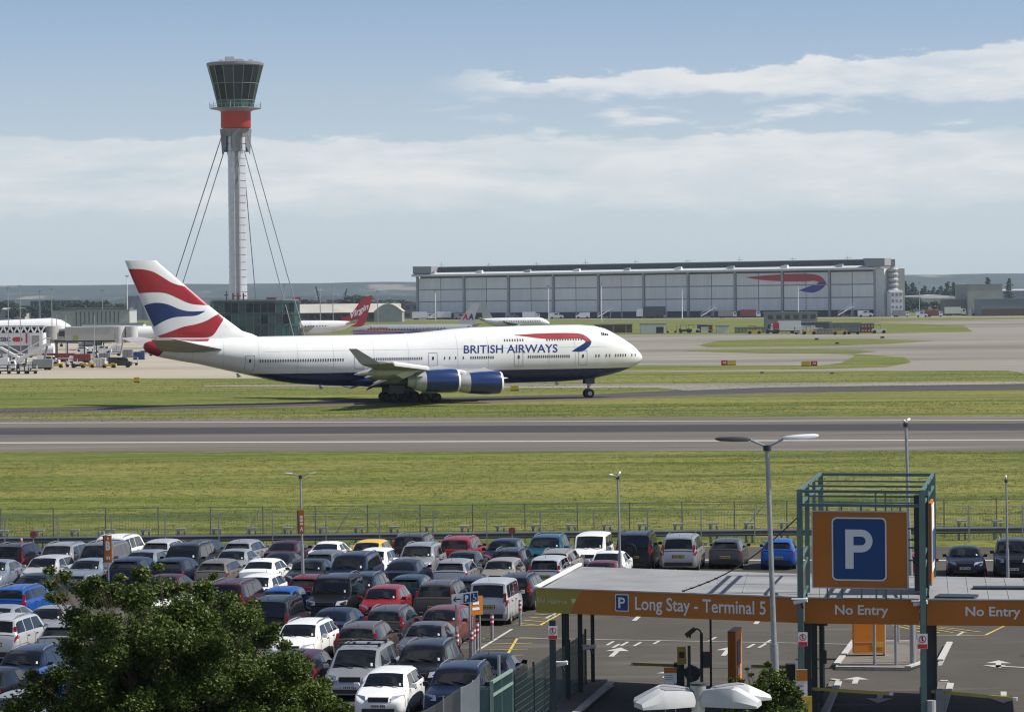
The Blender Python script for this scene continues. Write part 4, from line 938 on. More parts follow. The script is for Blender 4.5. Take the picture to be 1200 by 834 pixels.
link('lettering', me, fv)
# second red fin peeping out behind the tower block
t2, _, _ = airliner('white airliner mostly hidden behind the teal building, only its red fin showing', 330, 0, math.pi, 34, 2.4, 8.2, (M_acw, M_vred), D=1130)
t2.location = GX(300, 1130)
for ch in list(t2.children):
    if ch.name.startswith('tail_fin'): bpy.data.objects.remove(ch)
f2 = plane_rect(1130); Mi2 = Matrix.Translation(t2.location) @ Matrix.Rotation(math.pi, 4, 'Z')
MB().prism([Mi2.inverted() @ f2(*p) for p in ((336,372),(343,349),(352.5,347.8),(349.5,364),(346,372))], Vector((0,-.4,0))).build('tail_fin', M_vred, t2)
# silver airliner with AA on its tail: nose to the left
D3 = 1040.0
t3, zc3_, fz3 = airliner('silver airliner with AA on its tail, parked beyond the jumbo jet', 484, 0, math.pi, 43, 1.9, 7.0, (M_silver, M_ltgrey), D=D3)
t3.location = GX(487, D3)
for ch in list(t3.children):
    if ch.name.startswith('tail_fin'): bpy.data.objects.remove(ch)
f3 = plane_rect(D3); Mi3 = Matrix.Translation(t3.location) @ Matrix.Rotation(math.pi, 4, 'Z')
fa = MB().prism([Mi3.inverted() @ f3(*p) for p in ((530,384),(536,379),(553,356),(562,354.8),(557,370),(555,384))], Vector((0,-.4,0))).build('tail_fin', M_silver, t3)
for ch_, dx, m in (('A', 545.6, M_signred), ('A', 552.2, M_signblue)):
    me = text_mesh(ch_, 1, 'lettering', m, .05)
    for v in me.vertices:
        p = f3(dx+v.co.x*8.2+v.co.y*1.2, 371.5-v.co.y*9.4); p.y -= .1; v.co = Mi3.inverted() @ p
    link('lettering', me, fa)
for y0, y1, m in ((386.6,387.5,M_signblue),(388.6,389.5,M_signred),(390.2,391.0,M_signblue)):
    q = [f3(414,y0+.4), f3(530,y0-1.2), f3(530,y1-1.2), f3(414,y1+.4)]
    MB().face([Mi3.inverted() @ (p+Vector((0,-1.96,0))) for p in q]).build('stripe', m, t3)
me = text_mesh('American', 1, 'lettering', M_signred, .03)
for v in me.vertices:
    p = f3(444+v.co.x*5.6, 384.4-v.co.y*4.6); p.y -= 2.0; v.co = Mi3.inverted() @ p
link('lettering', me, t3)
# pale tail and rear body further right
t4, _, _ = airliner('pale grey airliner with plain fin beyond the jumbo jet upper deck', 600, 0, 0, 30, 2.0, 7.5, (M_acw, M_ltgrey), D=1340)
t4.location = GX(603, 1340)
# white airliners on the left stands
airliner('white jumbo airliner with raised upper deck on the far left stand', 38, 0, 0, 52, 3.2, 6.5, (M_acw, M_acw), hump=True, D=1000)[0].location = GX(-5, 1000)
airliner('long white airliner behind the jet bridge, nose to the left', 120, 0, math.pi, 52, 2.5, 5.0, (M_acw, M_acw), D=930)[0].location = GX(114, 930)

# ---------------------------------------------------------------- jet bridges
DJ = 745.0
def jl(x, y, D=DJ): p = AT(x, y, D); return p
def jbox(mb, x0, x1, y0, y1, d0=0, dep=3.2, D=DJ, m=0, o=Vector()):
    a = AT(x0, y0, D); b = AT(x1, y1, D); mb.box(((a.x+b.x)/2-o.x, D+d0+dep/2-o.y, (a.z+b.z)/2),(abs(b.x-a.x), dep, abs(a.z-b.z)), 0, m); return mb
M_jb = mat('jetbridge_cream', (.42,.41,.38), .6, scale=.3); M_jbg = mat('jetbridge_grey', (.30,.30,.30), .6)
o = GX(62, DJ); jb = thing('jet_bridge', 'long pale jet bridge with a round column and cylinder end', 'jet bridge', o)
jbox(MB(), 76, 134, 384, 398.5, o=o).build('tunnel', M_jb, jb); jbox(MB(), 76, 134, 383, 384, -.1, 3.4, o=o).build('tunnel_roof', M_ltgrey, jb)
jbox(MB(), 48, 76, 385.5, 397.5, .3, 2.8, o=o).build('tunnel', M_jb, jb); jbox(MB(), 69, 75, 388, 394, -.05, .3, o=o).build('window', M_dark, jb)
a = AT(61, 383, DJ); b = AT(61, 398, DJ); MB().tube((a.x-o.x,1.6,b.z),(a.x-o.x,1.6,a.z+.2),2.0,n=20).build('rotunda', M_jb, jb, smooth=40)
MB().tube((a.x-o.x,1.6,0),(a.x-o.x,1.6,b.z),.75,n=14).build('column', M_jb, jb)
a = AT(146, 382.5, DJ); b = AT(146, 401, DJ)
for dx in (-1.5, 1.5): MB().tube((a.x-o.x+dx,1.6,b.z),(a.x-o.x+dx,1.6,a.z),1.5,n=18).build('end_cylinder', mat('cylinder_grey',(.48,.48,.47),.5), jb, smooth=40)
for x in (66, 78, 98, 112): p = GX(x, DJ); MB().bar((p.x-o.x,1.6,0),(p.x-o.x,1.6,6.2),.25).build('leg', M_dark, jb)
jbox(MB(), 64, 134, 398.5, 400.3, .4, 2.4, o=o).build('underframe', M_dark, jb)
jbox(MB(), 86, 92, 393.5, 397.5, -.2, .15, o=o).build('stand_sign', mat('stand_sign',(.25,.28,.05),.5), jb)
o = GX(15, DJ-5); j2 = thing('jet_bridge', 'left jet bridge with diagonal struts over a white advert panel', 'jet bridge', o); D_ = DJ-5
jbox(MB(), -30, 52, 390.5, 404.5, 0, 3.2, D_, o=o).build('advert_panel', M_signwhite, j2)
jbox(MB(), -30, 52, 382, 383.2, 0, 3.2, D_, o=o).build('roof', M_ltgrey, j2); jbox(MB(), -30, 52, 383.2, 390.5, 1.8, .2, D_, o=o).build('window', M_glass, j2)
mb = MB()
for k in range(10):
    x = -28+k*8; p, q, r_ = AT(x,383,D_), AT(x+4,390.5,D_), AT(x+8,383,D_)
    for u_, v_ in ((p,q),(q,r_)): mb.bar((u_.x-o.x,-.05,u_.z),(v_.x-o.x,-.05,v_.z),.35)
mb.build('struts', M_white, j2)
tp = AT(4, 397.7, D_); text_on('HSBC', 1.4, (tp.x-o.x, -.06, tp.z), (1,0,0), (0,0,1), mat('advert_black',(.03,.03,.035),.5), j2, .03, .01, width=3.3)
tp = AT(20.5, 397.7, D_); cx, cz = tp.x-o.x, tp.z; mb = MB()
for sx in (-1, 1):
    mb.face([(cx, -.07, cz), (cx+sx*.85, -.07, cz+.55), (cx+sx*.85, -.07, cz-.55)]); mb.face([(cx+sx*.85,-.07,cz+.5),(cx+sx*1.3,-.07,cz),(cx+sx*.85,-.07,cz-.5)])
mb.face([(cx,-.07,cz),(cx-.7,-.07,cz+.55),(cx+.7,-.07,cz+.55)]); mb.face([(cx,-.07,cz),(cx-.7,-.07,cz-.55),(cx+.7,-.07,cz-.55)]); mb.build('logo', M_signred, j2)
jbox(MB(), 30, 32, 388, 402, -.12, .1, D_, o=o).build('red_stripe', M_signred, j2)
jbox(MB(), 36, 51, 391, 407, -1, 4.2, D_, o=o).build('bridge_head', M_white, j2); jbox(MB(), 38, 47, 393, 406, -1.1, .1, D_, o=o).build('bellows', M_jbg, j2)
jbox(MB(), -30, 34, 404.5, 414, 1, 3, D_, o=o).build('glazed_walkway', mat('walk_glass',(.16,.19,.2),.2), j2)
a = GX(48, D_); MB().tube((a.x-o.x-3,1,2.8),(a.x-o.x+3,1,2.8),1.5,n=16).build('tank', M_white, j2, smooth=40)
for x in (-10, 10, 44): p = GX(x, D_); MB().bar((p.x-o.x,1.5,0),(p.x-o.x,1.5,6.5),.6).build('leg', M_grey, j2)

bldg('pier_roof', 'bright white flat pier roof behind the white airliners at far left', -40, 70, 377.5, 392, M_signwhite, 14, win=(24,1,M_winglass), cat='terminal')
bldg('pier_roof', 'bright white low pier between the long jet bridge and the shed', 96, 168, 379.5, 391, M_signwhite, 10, win=(18,1,M_winglass), cat='terminal')
# ---------------------------------------------------------------- apron light masts, poles, cranes
def mast(u, yt, yb, label, D=None, kind='flood'):
    yh = 352+(600-u)*.01047; D = D or CAMH*FP/(yb-yh); o = GX(u, D); z = AT(u, yt, D).z
    t = thing('light_mast', label, 'light mast', o); w = D*.8/3700
    MB().tube((0,0,0),(0,0,z),w*.75,w*.5,n=8).build('mast', M_galv if kind != 'white' else M_white, t)
    if kind != 'pole':
        MB().box((0,0,z),(w*6,w*2,w*.9)).box((0,0,z-w*1.3),(w*4,w*2,w*.6)).build('lamp_heads', M_galv, t)
    return t
mast(10.5,336.5,431,'apron light mast nearest the left edge'); mast(24.5,334.5,431,'tall apron light mast just right of the leftmost one'); mast(61.5,338,420,'apron mast rising behind the round jet bridge column')
mast(47,340.5,385,'slim far mast behind the white airliner'); mast(120.5,340,385,'slim far mast between the shed and the tail'); mast(149.5,323,378,'white mast close to the jumbo jet tail',kind='white')
mast(67,369,415,'short post left of the jet bridge window',kind='pole'); mast(77.5,369,415,'short post at the jet bridge joint',kind='pole'); mast(111,369,428,'slim post across the long jet bridge',kind='pole')
mast(333.5,333,392,'lamp mast before the teal office building'); mast(443,341,392,'mast between the red tail and the AA tail'); mast(390.5,332,388,'mast left of the red Virgin tail',kind='pole'); mast(375.5,334,380,'thin mast beside the two cranes',kind='pole')
mast(510.5,341,376,'mast before the left bay of the hangar',kind='white'); mast(643,335,377,'white mast before the hangar behind the titles',kind='white'); mast(705,333,377,'white mast before the middle hangar bays',kind='white')
mast(799.5,336,373,'white mast before the hangar left of the emblem',kind='white'); mast(935.5,333,373,'white mast under the ribbon emblem',kind='white'); mast(1077.5,331,371,'mast right of the spiral stair'); mast(1058.5,331,369,'thin mast beside the white office',kind='pole')
for u, yt, lab in ((378,336,'left lattice crane on the horizon behind the red tail'),(399.5,338,'right lattice crane leaning the other way on the horizon')):
    D = 3000; o = GX(u, D); t = thing('crane', lab, 'crane', o); z = AT(u, yt, D).z; s = 1 if u < 390 else -1
    MB().bar((0,0,0),(-6*s,0,z),1.1).build('jib', M_dgreen, t); MB().bar((-6*s,0,z),(4*s,0,4),.4).build('cable', M_dgreen, t); MB().box((0,0,3),(8,5,6)).build('cab', M_dgreen, t)
# taxiway signs, markers
def tsign(u, v, cols, label, txts=('','')):
    o = P(u, v); t = thing('taxiway_sign', label, 'airfield sign', o); x = 0; s = CAMH/(v-352-(600-u)*.01047)
    for c, w, tx in cols:
        w *= s; h = 5*s; MB().box((x+w/2,0,h/2+.15),(w-.08,.25,h)).build('board', VM2[c], t)
        if tx: text_on(tx, h*.7, (x+w/2,-.14,h/2+.15),(1,0,0),(0,0,1), M_signwhite if c == 'r' else M_dark, t, .02, .003)
        x += w
    MB().box((x/2,0,.08),(x,.15,.16)).build('foot', M_dark, t)
VM2 = dict(r=M_signred, y=M_yellow)
tsign(845,428,[('r',8,'A3'),('y',9.5,'')],'red and yellow taxiway sign, left one of two'); tsign(939,429,[('y',11,''),('r',8,'A3')],'yellow and red taxiway sign, right one of two')
tsign(157,448,[('y',7,'')],'small yellow marker at the apron edge below the tail'); tsign(598,458,[('y',10,'')],'yellow marker board under the jumbo jet belly')
mk = [(867,410),(834,428),(975,438.5),(893,438),(957,398.5),(160,448.5),(981,403.5),(1034,396.5)]
for u, v in mk[2:5]+mk[6:]:
    o = P(u, v); t = thing('marker_cabinet', 'small dark cabinet standing on the airfield grass', 'cabinet', o, group='small dark cabinets on the airfield grass'); s = CAMH/(v-350)*1.0
    MB().box((0,0,s*1.3),(s*4,s*2,s*2.2)).build('box', M_dgreen, t); MB().box((0,0,.1),(s*5,s*3,.2)).build('plinth', M_conc, t)

# ---------------------------------------------------------------- perimeter fences and barrier
def fence(label, x0px, pitch, D0, m, n0, n1, ztop, w=.055, slope=0.0):
    t = thing('perimeter_fence', label, 'fence', (0,D0,0)); pts = []
    for k in range(n0, n1):
        p = AT(x0px+k*pitch, 600, D0); pts.append(p.x)
    for x in pts:
        MB().box((x,0,ztop/2),(w,w,ztop)).build('post', m, t)
    mb = MB(); a, b = pts[0], pts[-1]; nz = 14
    for k in range(nz): mb.box(((a+b)/2,.02,.1+(ztop-.3)*k/(nz-1)),(b-a,.008,.008))
    n = int((b-a)/.16)
    for k in range(n): mb.box((a+(b-a)*k/n,.03,ztop/2-.05),(.005,.005,ztop-.3))
    mb.build('wire_mesh', mat('fence_wire',(.20,.22,.18),.6,.2), t, kind='stuff')
    MB().bar((a,0,ztop-.05),(b,0,ztop-.05),.03).build('top_wire', m, t)
fence('tall dark-posted security fence standing at the far side of the barrier', 1, 61.4, 172, mat('fence_post_dark',(.17,.175,.165),.6), -3, 24, 2.15, .055)
fence('paler-posted wire fence standing just in front of the dark-posted one', 5, 62.8, 168.6, M_galv, -3, 23, 2.0, .06)
bt = thing('crash_barrier', 'long blue-grey crash barrier rail on posts with pale lamp caps', 'barrier', (0,170.5,0))
M_rail = mat('barrier_blue_grey', (.105,.115,.14), .5, .2)
MB().prism([(-40,0,.36),(-40,-.09,.44),(-40,-.03,.53),(-40,-.09,.64),(-40,0,.72),(-40,.05,.53)],(80,0,0)).build('rail', M_rail, bt)
for k in range(-4, 34):
    x = AT(3.3+41.6*k, 620, 170.5).x
    if abs(x) > 36: continue
    f_ = MB().box((x-.12,.12,.5),(.12,.14,1.0)).box((x+.22,.12,.45),(.10,.12,.9)).build('post', M_grey, bt)
    MB().box((x+.04,.1,1.03),(.52,.22,.09)).box((x-.12,.1,.95),(.2,.16,.1)).build('lamp_cap', M_ltgrey, f_)
for (a, b) in ((279,302),(383,410),(860,898)):
    p = AT(a, 636, 170); q = AT(b, 600, 170)
    MB().bar((p.x,.5,.02),(q.x,.5,2.0),.05).build('brace', M_galv, bt)
for u, y in ((39,626),(600,621.5)):
    p = AT(u, y, 169.8); t = thing('round_red_sign', 'round red sign on the fence '+('near the left edge' if u < 100 else 'near the middle, above the dark estate car'), 'road sign', (p.x,169.8,0))
    MB().tube((0,0,0),(0,0,p.z),.03).build('pole', M_galv, t); MB().tube((0,-.03,p.z),(0,.01,p.z),.19,n=20).build('disc', mat('faded_red', (.30,.06,.06), .7), t)
# ---------------------------------------------------------------- cars
# ring: x, top z, belt z, half-width factor at the shoulder, half-width factor at the top, bottom z
def car_rings(L, Wd, H, nose, cowl, rf, rr, tail, belt, hood, boot, tumble, rake_b=None):
    """nose/tail: body end x; cowl x; rf/rr roof front/rear x; boot z & x of the rear window foot"""
    f, b = L/2, -L/2
    bx_, bz = boot
    return [(f, .58, .52, .70, .62, .30), (f-.03, .66, .60, .80, .70, .24), (f-.12, hood-.22, hood-.27, .90, .80, .2), (f-.30, hood-.12, hood-.16, .955, .86, .19),
        (f-.55, hood-.06, hood-.11, .985, .87, .18), ((f-.55+cowl)/2, hood, hood-.06, 1, .875, .18), (cowl, hood+.05, hood-.01, 1, .87, .18),
        ((cowl*.75+rf*.25), hood+.05+(H-hood-.05)*.27, hood+.02, 1, .87-.03-(.87-tumble)*.2, .18), ((cowl*.35+rf*.65), hood+.05+(H-hood-.05)*.69, belt, 1, tumble+(.87-tumble)*.32, .18),
        (rf, H-.05, belt, 1, tumble+.01, .18), (rf-.25, H-.015, belt+.005, 1, tumble, .18), ((rf+rr)/2, H, belt+.01, 1, tumble, .18), (rr+.3, H-.02, belt+.02, .995, tumble-.01, .18),
        (rr, H-.06, belt+.03, .985, tumble-.03, .19), ((rr+bx_)/2, (H-.06+bz)/2+.02, belt+.035, .97, (tumble-.03+.82)/2, .2), (bx_, bz, min(bz-.03, belt+.04), .955, .82, .21),
        ((bx_+b+.08)/2, bz-.03 if bx_-b > .3 else bz-.02, min(bz-.06, belt+.03), .94, .80, .22), (b+.08, bz-.07, bz-.12, .90, .78, .24), (b+.02, .72 if bz < 1.05 else bz-.22, .66 if bz < 1.05 else bz-.27, .86, .74, .28), (b, .60, .54, .80, .70, .32)]
TYPES = {
 #            L     W    H    cowl  rf    rr    belt  hood  boot(x,z)      tumble wheel front/rear x, r
 'hatch':  (4.15, 1.76, 1.46, 1.15, .48, -1.55, .93, .94, (-1.95,1.02), .70, (1.28,-1.28,.31)),
 'mini':   (3.70, 1.68, 1.42, 1.10, .55, -1.45, .92, .95, (-1.72,1.0), .72, (1.2,-1.2,.30)),
 'saloon': (4.65, 1.80, 1.42, 1.10, .40, -1.05, .92, .92, (-1.75,1.02), .68, (1.38,-1.38,.32)),
 'coupe':  (4.15, 1.78, 1.35, .95, .25, -.85, .90, .90, (-1.70,.97), .66, (1.25,-1.25,.33)),
 'estate': (4.70, 1.80, 1.49, 1.20, .52, -1.92, .93, .94, (-2.22,1.03), .70, (1.38,-1.38,.32)),
 'suv':    (4.65, 1.88, 1.74, 1.15, .55, -1.85, 1.10, 1.12, (-2.18,1.18), .73, (1.36,-1.36,.37)),
 'four':   (4.55, 1.88, 1.92, 1.05, .70, -2.08, 1.15, 1.14, (-2.19,1.18), .80, (1.3,-1.3,.39)),
 'mpv':    (4.75, 1.90, 1.74, 1.65, .85, -1.95, 1.02, 1.02, (-2.26,1.08), .74, (1.45,-1.45,.33)),
 'mpvs':   (4.05, 1.70, 1.62, 1.30, .60, -1.62, 1.0, 1.0, (-1.93,1.05), .73, (1.25,-1.25,.31)),
 'van':    (4.12, 1.74, 1.82, 1.30, .75, -1.88, 1.05, 1.05, (-2.0,1.10), .82, (1.3,-1.3,.31)),
}
M_tyre = M_black; M_alloy = mat('alloy_rim', (.35,.36,.37), .35, .7, var=.1); M_lightg = mat('headlight_glass', (.55,.57,.60), .10, .5, var=.3, scale=9)
M_tail = mat('tail_light_red', (.24,.006,.009), .2, var=.25, scale=8); M_trim = mat('black_trim', (.02,.02,.022), .55); M_plw = mat('plate_white', (.6,.6,.58), .5, var=0); M_ply = mat('plate_yellow', (.52,.38,.05), .5, var=0)
M_chrome = mat('bright_trim', (.55,.56,.57), .22, .8, var=0); M_arch = mat('wheel_arch_dark', (.008,.008,.008), .9, var=0); M_char = mat('plate_black', (.02,.02,.02), .5, var=0)
def sect(ring, w):
    x, zt, zb, sw, tw, z0 = ring; y = w*sw; yt = w*tw
    return [(0, z0), (y*.86, z0), (y*.965, z0+.10), (y, z0+(zb-z0)*.45), (y*.99, z0+(zb-z0)*.85), (y*.955, zb), (min(yt*1.02+.01, y*.955), zb+(zt-.055-zb) if zt-zb > .1 else (zb+zt)/2), (yt*.90, zt-.015), (yt*.5, zt+.012), (0, zt+.018)]
class Car:
    def __init__(s, T):
        (s.L, s.W, s.H, s.cowl, s.rf, s.rr, s.belt, s.hood, s.boot, s.tumble, s.wh) = TYPES[T]
        s.rings = car_rings(s.L, s.W, s.H, None, s.cowl, s.rf, s.rr, None, s.belt, s.hood, s.boot, s.tumble)
        s.S = [sect(r, s.W/2) for r in s.rings]; s.T = T
    def pt(s, x, k, side=1):
        R_ = s.rings
        for i in range(len(R_)-1):
            if R_[i][0] >= x >= R_[i+1][0]:
                t = (R_[i][0]-x)/(R_[i][0]-R_[i+1][0]+1e-9); break
        else: i, t = (0, 0) if x > 0 else (len(R_)-2, 1)
        k0 = min(int(k), 8); q = k-k0
        def at(S): return (S[k0][0]*(1-q)+S[k0+1][0]*q, S[k0][1]*(1-q)+S[k0+1][1]*q)
        a, b = at(s.S[i]), at(s.S[i+1]); return Vector((x, side*(a[0]*(1-t)+b[0]*t), a[1]*(1-t)+b[1]*t))
    def patch(s, xf, xr, k0, k1, nx, nk, off, both='mirror'):
        """grid on the body between x limits (functions of k) and section params; offset outward"""
        mb = MB()
        def rowset(side):
            g = [[s.pt(xf(k0+(k1-k0)*j/nk)*(1-i/nx)+xr(k0+(k1-k0)*j/nk)*i/nx, k0+(k1-k0)*j/nk, side) for i in range(nx+1)] for j in range(nk+1)]
            return g
        def push(g, c):
            n = len(g); m = len(g[0]); out = []
            for j in range(n):
                r = []
                for i in range(m):
                    a = g[j][min(i+1, m-1)]-g[j][max(i-1, 0)]; b = g[min(j+1, n-1)][i]-g[max(j-1, 0)][i]; nn = a.cross(b)
                    if nn.length < 1e-9: nn = g[j][i]-c
                    nn.normalize()
                    if nn.dot(g[j][i]-c) < 0: nn = -nn
                    r.append(g[j][i]+nn*off)
                out.append(r)
            return out
        c = Vector((0, 0, .7))
        if both == 'across':
            a = rowset(1); b = rowset(-1); mb.grid(push(a+b[::-1][1:], c))
        else:
            mb.grid(push(rowset(both), c))
        return mb
def car_meshes(T):
    c = Car(T); L_, Wd = c.L, c.W; fx, rx, wr_ = c.wh; out = {}
    # dense body
    xs = []
    for a, b in zip(c.rings, c.rings[1:]):
        n = 1 if abs(a[0]-b[0]) < .2 else 2
        xs += [a[0]+(b[0]-a[0])*i/n for i in range(n)]
    xs.append(c.rings[-1][0]); mb = MB()
    ks = [0,1,2,3,4,5,5.5,6,7,8,9]
    rows = []
    for x in xs:
        half = [c.pt(x, k) for k in ks]; rows.append(half+[Vector((p.x, -p.y, p.z)) for p in half[-2:0:-1]])
    mb.grid(rows, close=True); n = len(rows[0])
    mb.face(rows[0]); mb.face(rows[-1][::-1])
    body = mb.mesh('body', [M_white, M_arch], 0)
    bm = bmesh.new(); bm.from_mesh(body); bmesh.ops.remove_doubles(bm, verts=bm.verts, dist=1e-4); bmesh.ops.recalc_face_normals(bm, faces=bm.faces); bm.to_mesh(body); bm.free()
    cut = MB()
    for x in (fx, rx):
        for sg in (-1, 1): cut.tube((x, sg*(Wd/2-.26), wr_), (x, sg*(Wd/2+.2), wr_), wr_+.065, n=24)
    cm = cut.mesh('cut', [M_arch, M_arch]); ob = bpy.data.objects.new('b', body); oc = bpy.data.objects.new('c', cm); COL.objects.link(ob); COL.objects.link(oc)
    md = ob.modifiers.new('m', 'BOOLEAN'); md.object = oc; md.operation = 'DIFFERENCE'; md.solver = 'EXACT'; md.material_mode = 'TRANSFER'
    me = bpy.data.meshes.new_from_object(ob.evaluated_get(bpy.context.evaluated_depsgraph_get()))
    bpy.data.objects.remove(ob); bpy.data.objects.remove(oc); me.name = 'body'
    if len(me.polygons) < 50: me = body
    # shaded recess material and lower sill
    me.shade_smooth(); me.set_sharp_from_angle(angle=R(38))
    parts = [('body', me, 'paint', None)]
    ws = c.patch(lambda k: c.cowl-.05, lambda k: c.rf+.06, 7.0, 9, 14, 3, .013, 'across'); parts.append(('windscreen', ws.mesh('windscreen', [M_glass], 60), None, None))
    if T != 'xvan':
        bxx = c.boot[0]; parts.append(('rear_window', c.patch(lambda k: c.rr+(bxx-c.rr)*.13, lambda k: c.rr+(bxx-c.rr)*.90, 7.0, 9, 12, 3, .012, 'across').mesh('rear_window', [M_glass], 60), None, None))
    # side windows
    rise = 1/(1.0)
    fk = lambda k: (c.cowl*.55+c.rf*.45-.05) + (c.rf-.08-(c.cowl*.55+c.rf*.45-.05))*min(1, (k-5.1)/.8)
    longback = T in ('estate','suv','four','mpv','mpvs','van','hatch','mini')
    if longback: rk = lambda k: (c.rr-.22)+(.18)*(k-5.1)/.8
    else: rk = lambda k: (c.rr-.42)+(.42)*(k-5.1)/.8
    mid = -.28 if T not in ('coupe','mini') else -.45
    segs = [(fk, lambda k: mid+.04), (lambda k: mid-.04, (lambda k: -1.18+.04) if T in ('estate','suv','four','mpv','van') else rk)]
    if T in ('estate','suv','four','mpv','van'): segs.append((lambda k: -1.18-.05, rk))
    for a, b in segs:
        for sg in (-1, 1): parts.append(('side_window', c.patch(a, b, 5.12, 5.9, 4, 2, .007, sg).mesh('side_window', [M_glass], 60), None, None))
    # lights
    hb = c.hood-.27; hx = L_/2
    for sg in (-1, 1):
        m = MB(); y0, y1 = Wd/2*.46, Wd/2*.90
        A = [Vector((hx-.05, sg*y0, hb-.05)), Vector((hx-.25, sg*(y1+.01), hb-.02)), Vector((hx-.44, sg*(y1+.035), hb+.155)), Vector((hx-.16, sg*(y0+.05), hb+.125))]
        m.prism(A, (.05, 0, .02)); parts.append(('headlight', m.mesh('headlight', [M_lightg]), None, None))
        lb = -L_/2
        m = c.patch(lambda k: lb+.24, lambda k: lb+.035, 4.0, 4.95, 8, 3, .014, sg)
        if T in ('estate','suv','mpv','van','four','mpvs'):
            bxx = c.boot[0]
            zt_ = min(c.H-.25, c.boot[1]+.26); q0 = c.pt(bxx, 5, sg); xr_ = bxx+(c.rr-bxx)*(zt_-c.boot[1])/(c.H-.06-c.boot[1]); q1 = c.pt(xr_, 5.6, sg)
            m.prism([Vector((lb+.10, q0.y-sg*.16, .86)), Vector((lb+.12, q0.y-sg*.03, .86)), Vector((xr_+.05, q1.y+sg*.005, zt_)), Vector((xr_+.04, q1.y-sg*.09, zt_))], (-.075, 0, 0))
        parts.append(('tail_light', m.mesh('tail_light', [M_tail]), None, None))
    parts.append(('tax_disc', c.patch(lambda k: c.cowl*.88+c.rf*.12, lambda k: c.cowl*.74+c.rf*.26, 7.25, 7.48, 1, 1, .022, 1).mesh('tax_disc', [M_plw]), None, None))
    m = MB().box((hx-.035, 0, .60), (.07, Wd*.40, .17)).box((hx-.10, 0, hb+.06), (.16, Wd*.36, .13)).build; 
    m = MB().box((hx-.05, 0, .35), (.12, Wd*.62, .14)).box((hx-.09, 0, hb+.03), (.17, Wd*.38, .15)); parts.append(('grille', m.mesh('grille', [M_trim]), None, None))
    for k in range(1): pass
    pm_ = MB().box((hx+.006, 0, .50), (.03, .52, .115), m=0)
    for k in range(7): pm_.box((hx+.022, -.19+k*.062+(.03 if k > 3 else 0), .50), (.006, .035, .07), m=1)
    parts.append(('number_plate', pm_.mesh('number_plate', [M_plw, M_char]), None, None))
    pz = .62 if T in ('saloon','coupe','hatch','mini') else .78
    xx = c.pt(-L_/2, 9).x; m = MB().box((-L_/2-.012, 0, pz), (.05, .52, .115), m=0)
    for k in range(7): m.box((-L_/2-.040, -.19+k*.062+(.03 if k > 3 else 0), pz), (.006, .035, .07), m=1)
    if pz > .7: m.box((-L_/2+.04, 0, pz), (.09, .60, .16), m=2)
    parts.append(('number_plate', m.mesh('number_plate', [M_ply, M_char, M_trim]), None, None))
    m = MB().box((-L_/2+.02, 0, .40), (.10, Wd*.72, .18)); parts.append(('rear_bumper_trim', m.mesh('rear_bumper_trim', [M_trim]), None, None))
    for sg in (-1, 1):
        m = MB().box(((fx+rx)/2, sg*(Wd/2-.01), .24), (fx-rx-2*wr_-.16, .05, .10)); parts.append(('sill', m.mesh('sill', [M_trim]), None, None))
        m = MB(); mx = c.cowl*.62+c.rf*.38-.1; my = Wd/2*.93
        m.prism([(mx+.07, sg*my, c.belt+.04), (mx+.05, sg*(my+.22), c.belt+.03), (mx+.04, sg*(my+.24), c.belt+.17), (mx+.07, sg*(my+.08), c.belt+.18)], (-.12, 0, 0)); parts.append(('door_mirror', m.mesh('door_mirror', [M_white]), 'paint', None))
        m = MB()
        for hx_ in ((mid+.22), (-1.0)):
            p = c.pt(hx_, 4.4, sg); m.box((p.x, p.y+sg*.012, p.z-.02), (.20, .035, .04))
        parts.append(('door_handle', m.mesh('door_handle', [M_trim]), None, None))
        if T in ('estate','suv','four','mpv'):
            m = MB(); pr = None
            for i in range(7):
                x = c.rf-.15+(c.rr+.15-c.rf+.1)*i/6; p = c.pt(x, 7, sg); p = Vector((p.x, p.y+sg*.0, p.z+(.065 if 0 < i < 6 else .01)))
                if pr: m.bar(pr, p, .035, .03)
                pr = p
            parts.append(('roof_rail', m.mesh('roof_rail', [M_chrome if T != 'four' else M_trim]), None, None))
    sm = MB()
    def strip(x0, x1, k0, k1, sg, nx, nk):
        g = c.patch(lambda k: x0, lambda k: x1, k0, k1, nx, nk, .006, sg); sm.raw(g.v, g.f)
    for sg in (-1, 1):
        for xs_ in (c.cowl-.12, mid, -1.18+(.12 if not longback else 0)): strip(xs_+.012, xs_-.012, 1.9, 5.0, sg, 1, 6)
        strip(c.cowl-.12, -1.18, 1.95, 2.05, sg, 8, 1); strip(L_/2-.45, c.cowl-.12, 6.05, 6.15, sg, 6, 1)
        strip(L_/2-.36, L_/2-.38, 3.0, 6.0, sg, 1, 5); strip(-L_/2+.34, -L_/2+.32, 2.0, 4.9, sg, 1, 5)
    if T not in ('saloon','coupe'): strip(-L_/2+.10, -L_/2+.085, 6.0, 9, 1, 1, 4); strip(-L_/2+.10, -L_/2+.085, 6.0, 9, -1, 1, 4)
    parts.append(('panel_seams', sm.mesh('panel_seams', [M_arch]), None, None))
    for y0, y1 in ((.55, -.10), (-.02, -.60)):
        p0 = c.pt(c.cowl-.02, 9); p1 = c.pt(c.cowl*.8+c.rf*.2, 9); parts.append(('wiper', MB().bar((p0.x+.03, y0, p0.z+.01), (p1.x+.03, y1, p1.z+.012), .025, .02).mesh('wiper', [M_trim]), None, None))
    m = MB().bar((c.rr+.25, 0, c.H), (c.rr+.12, 0, c.H+.14), .012); parts.append(('aerial', m.mesh('aerial', [M_trim]), None, None))
    m = MB().box((-L_/2+.14, 0, c.boot[1]-.02), (.02,.02,.02))
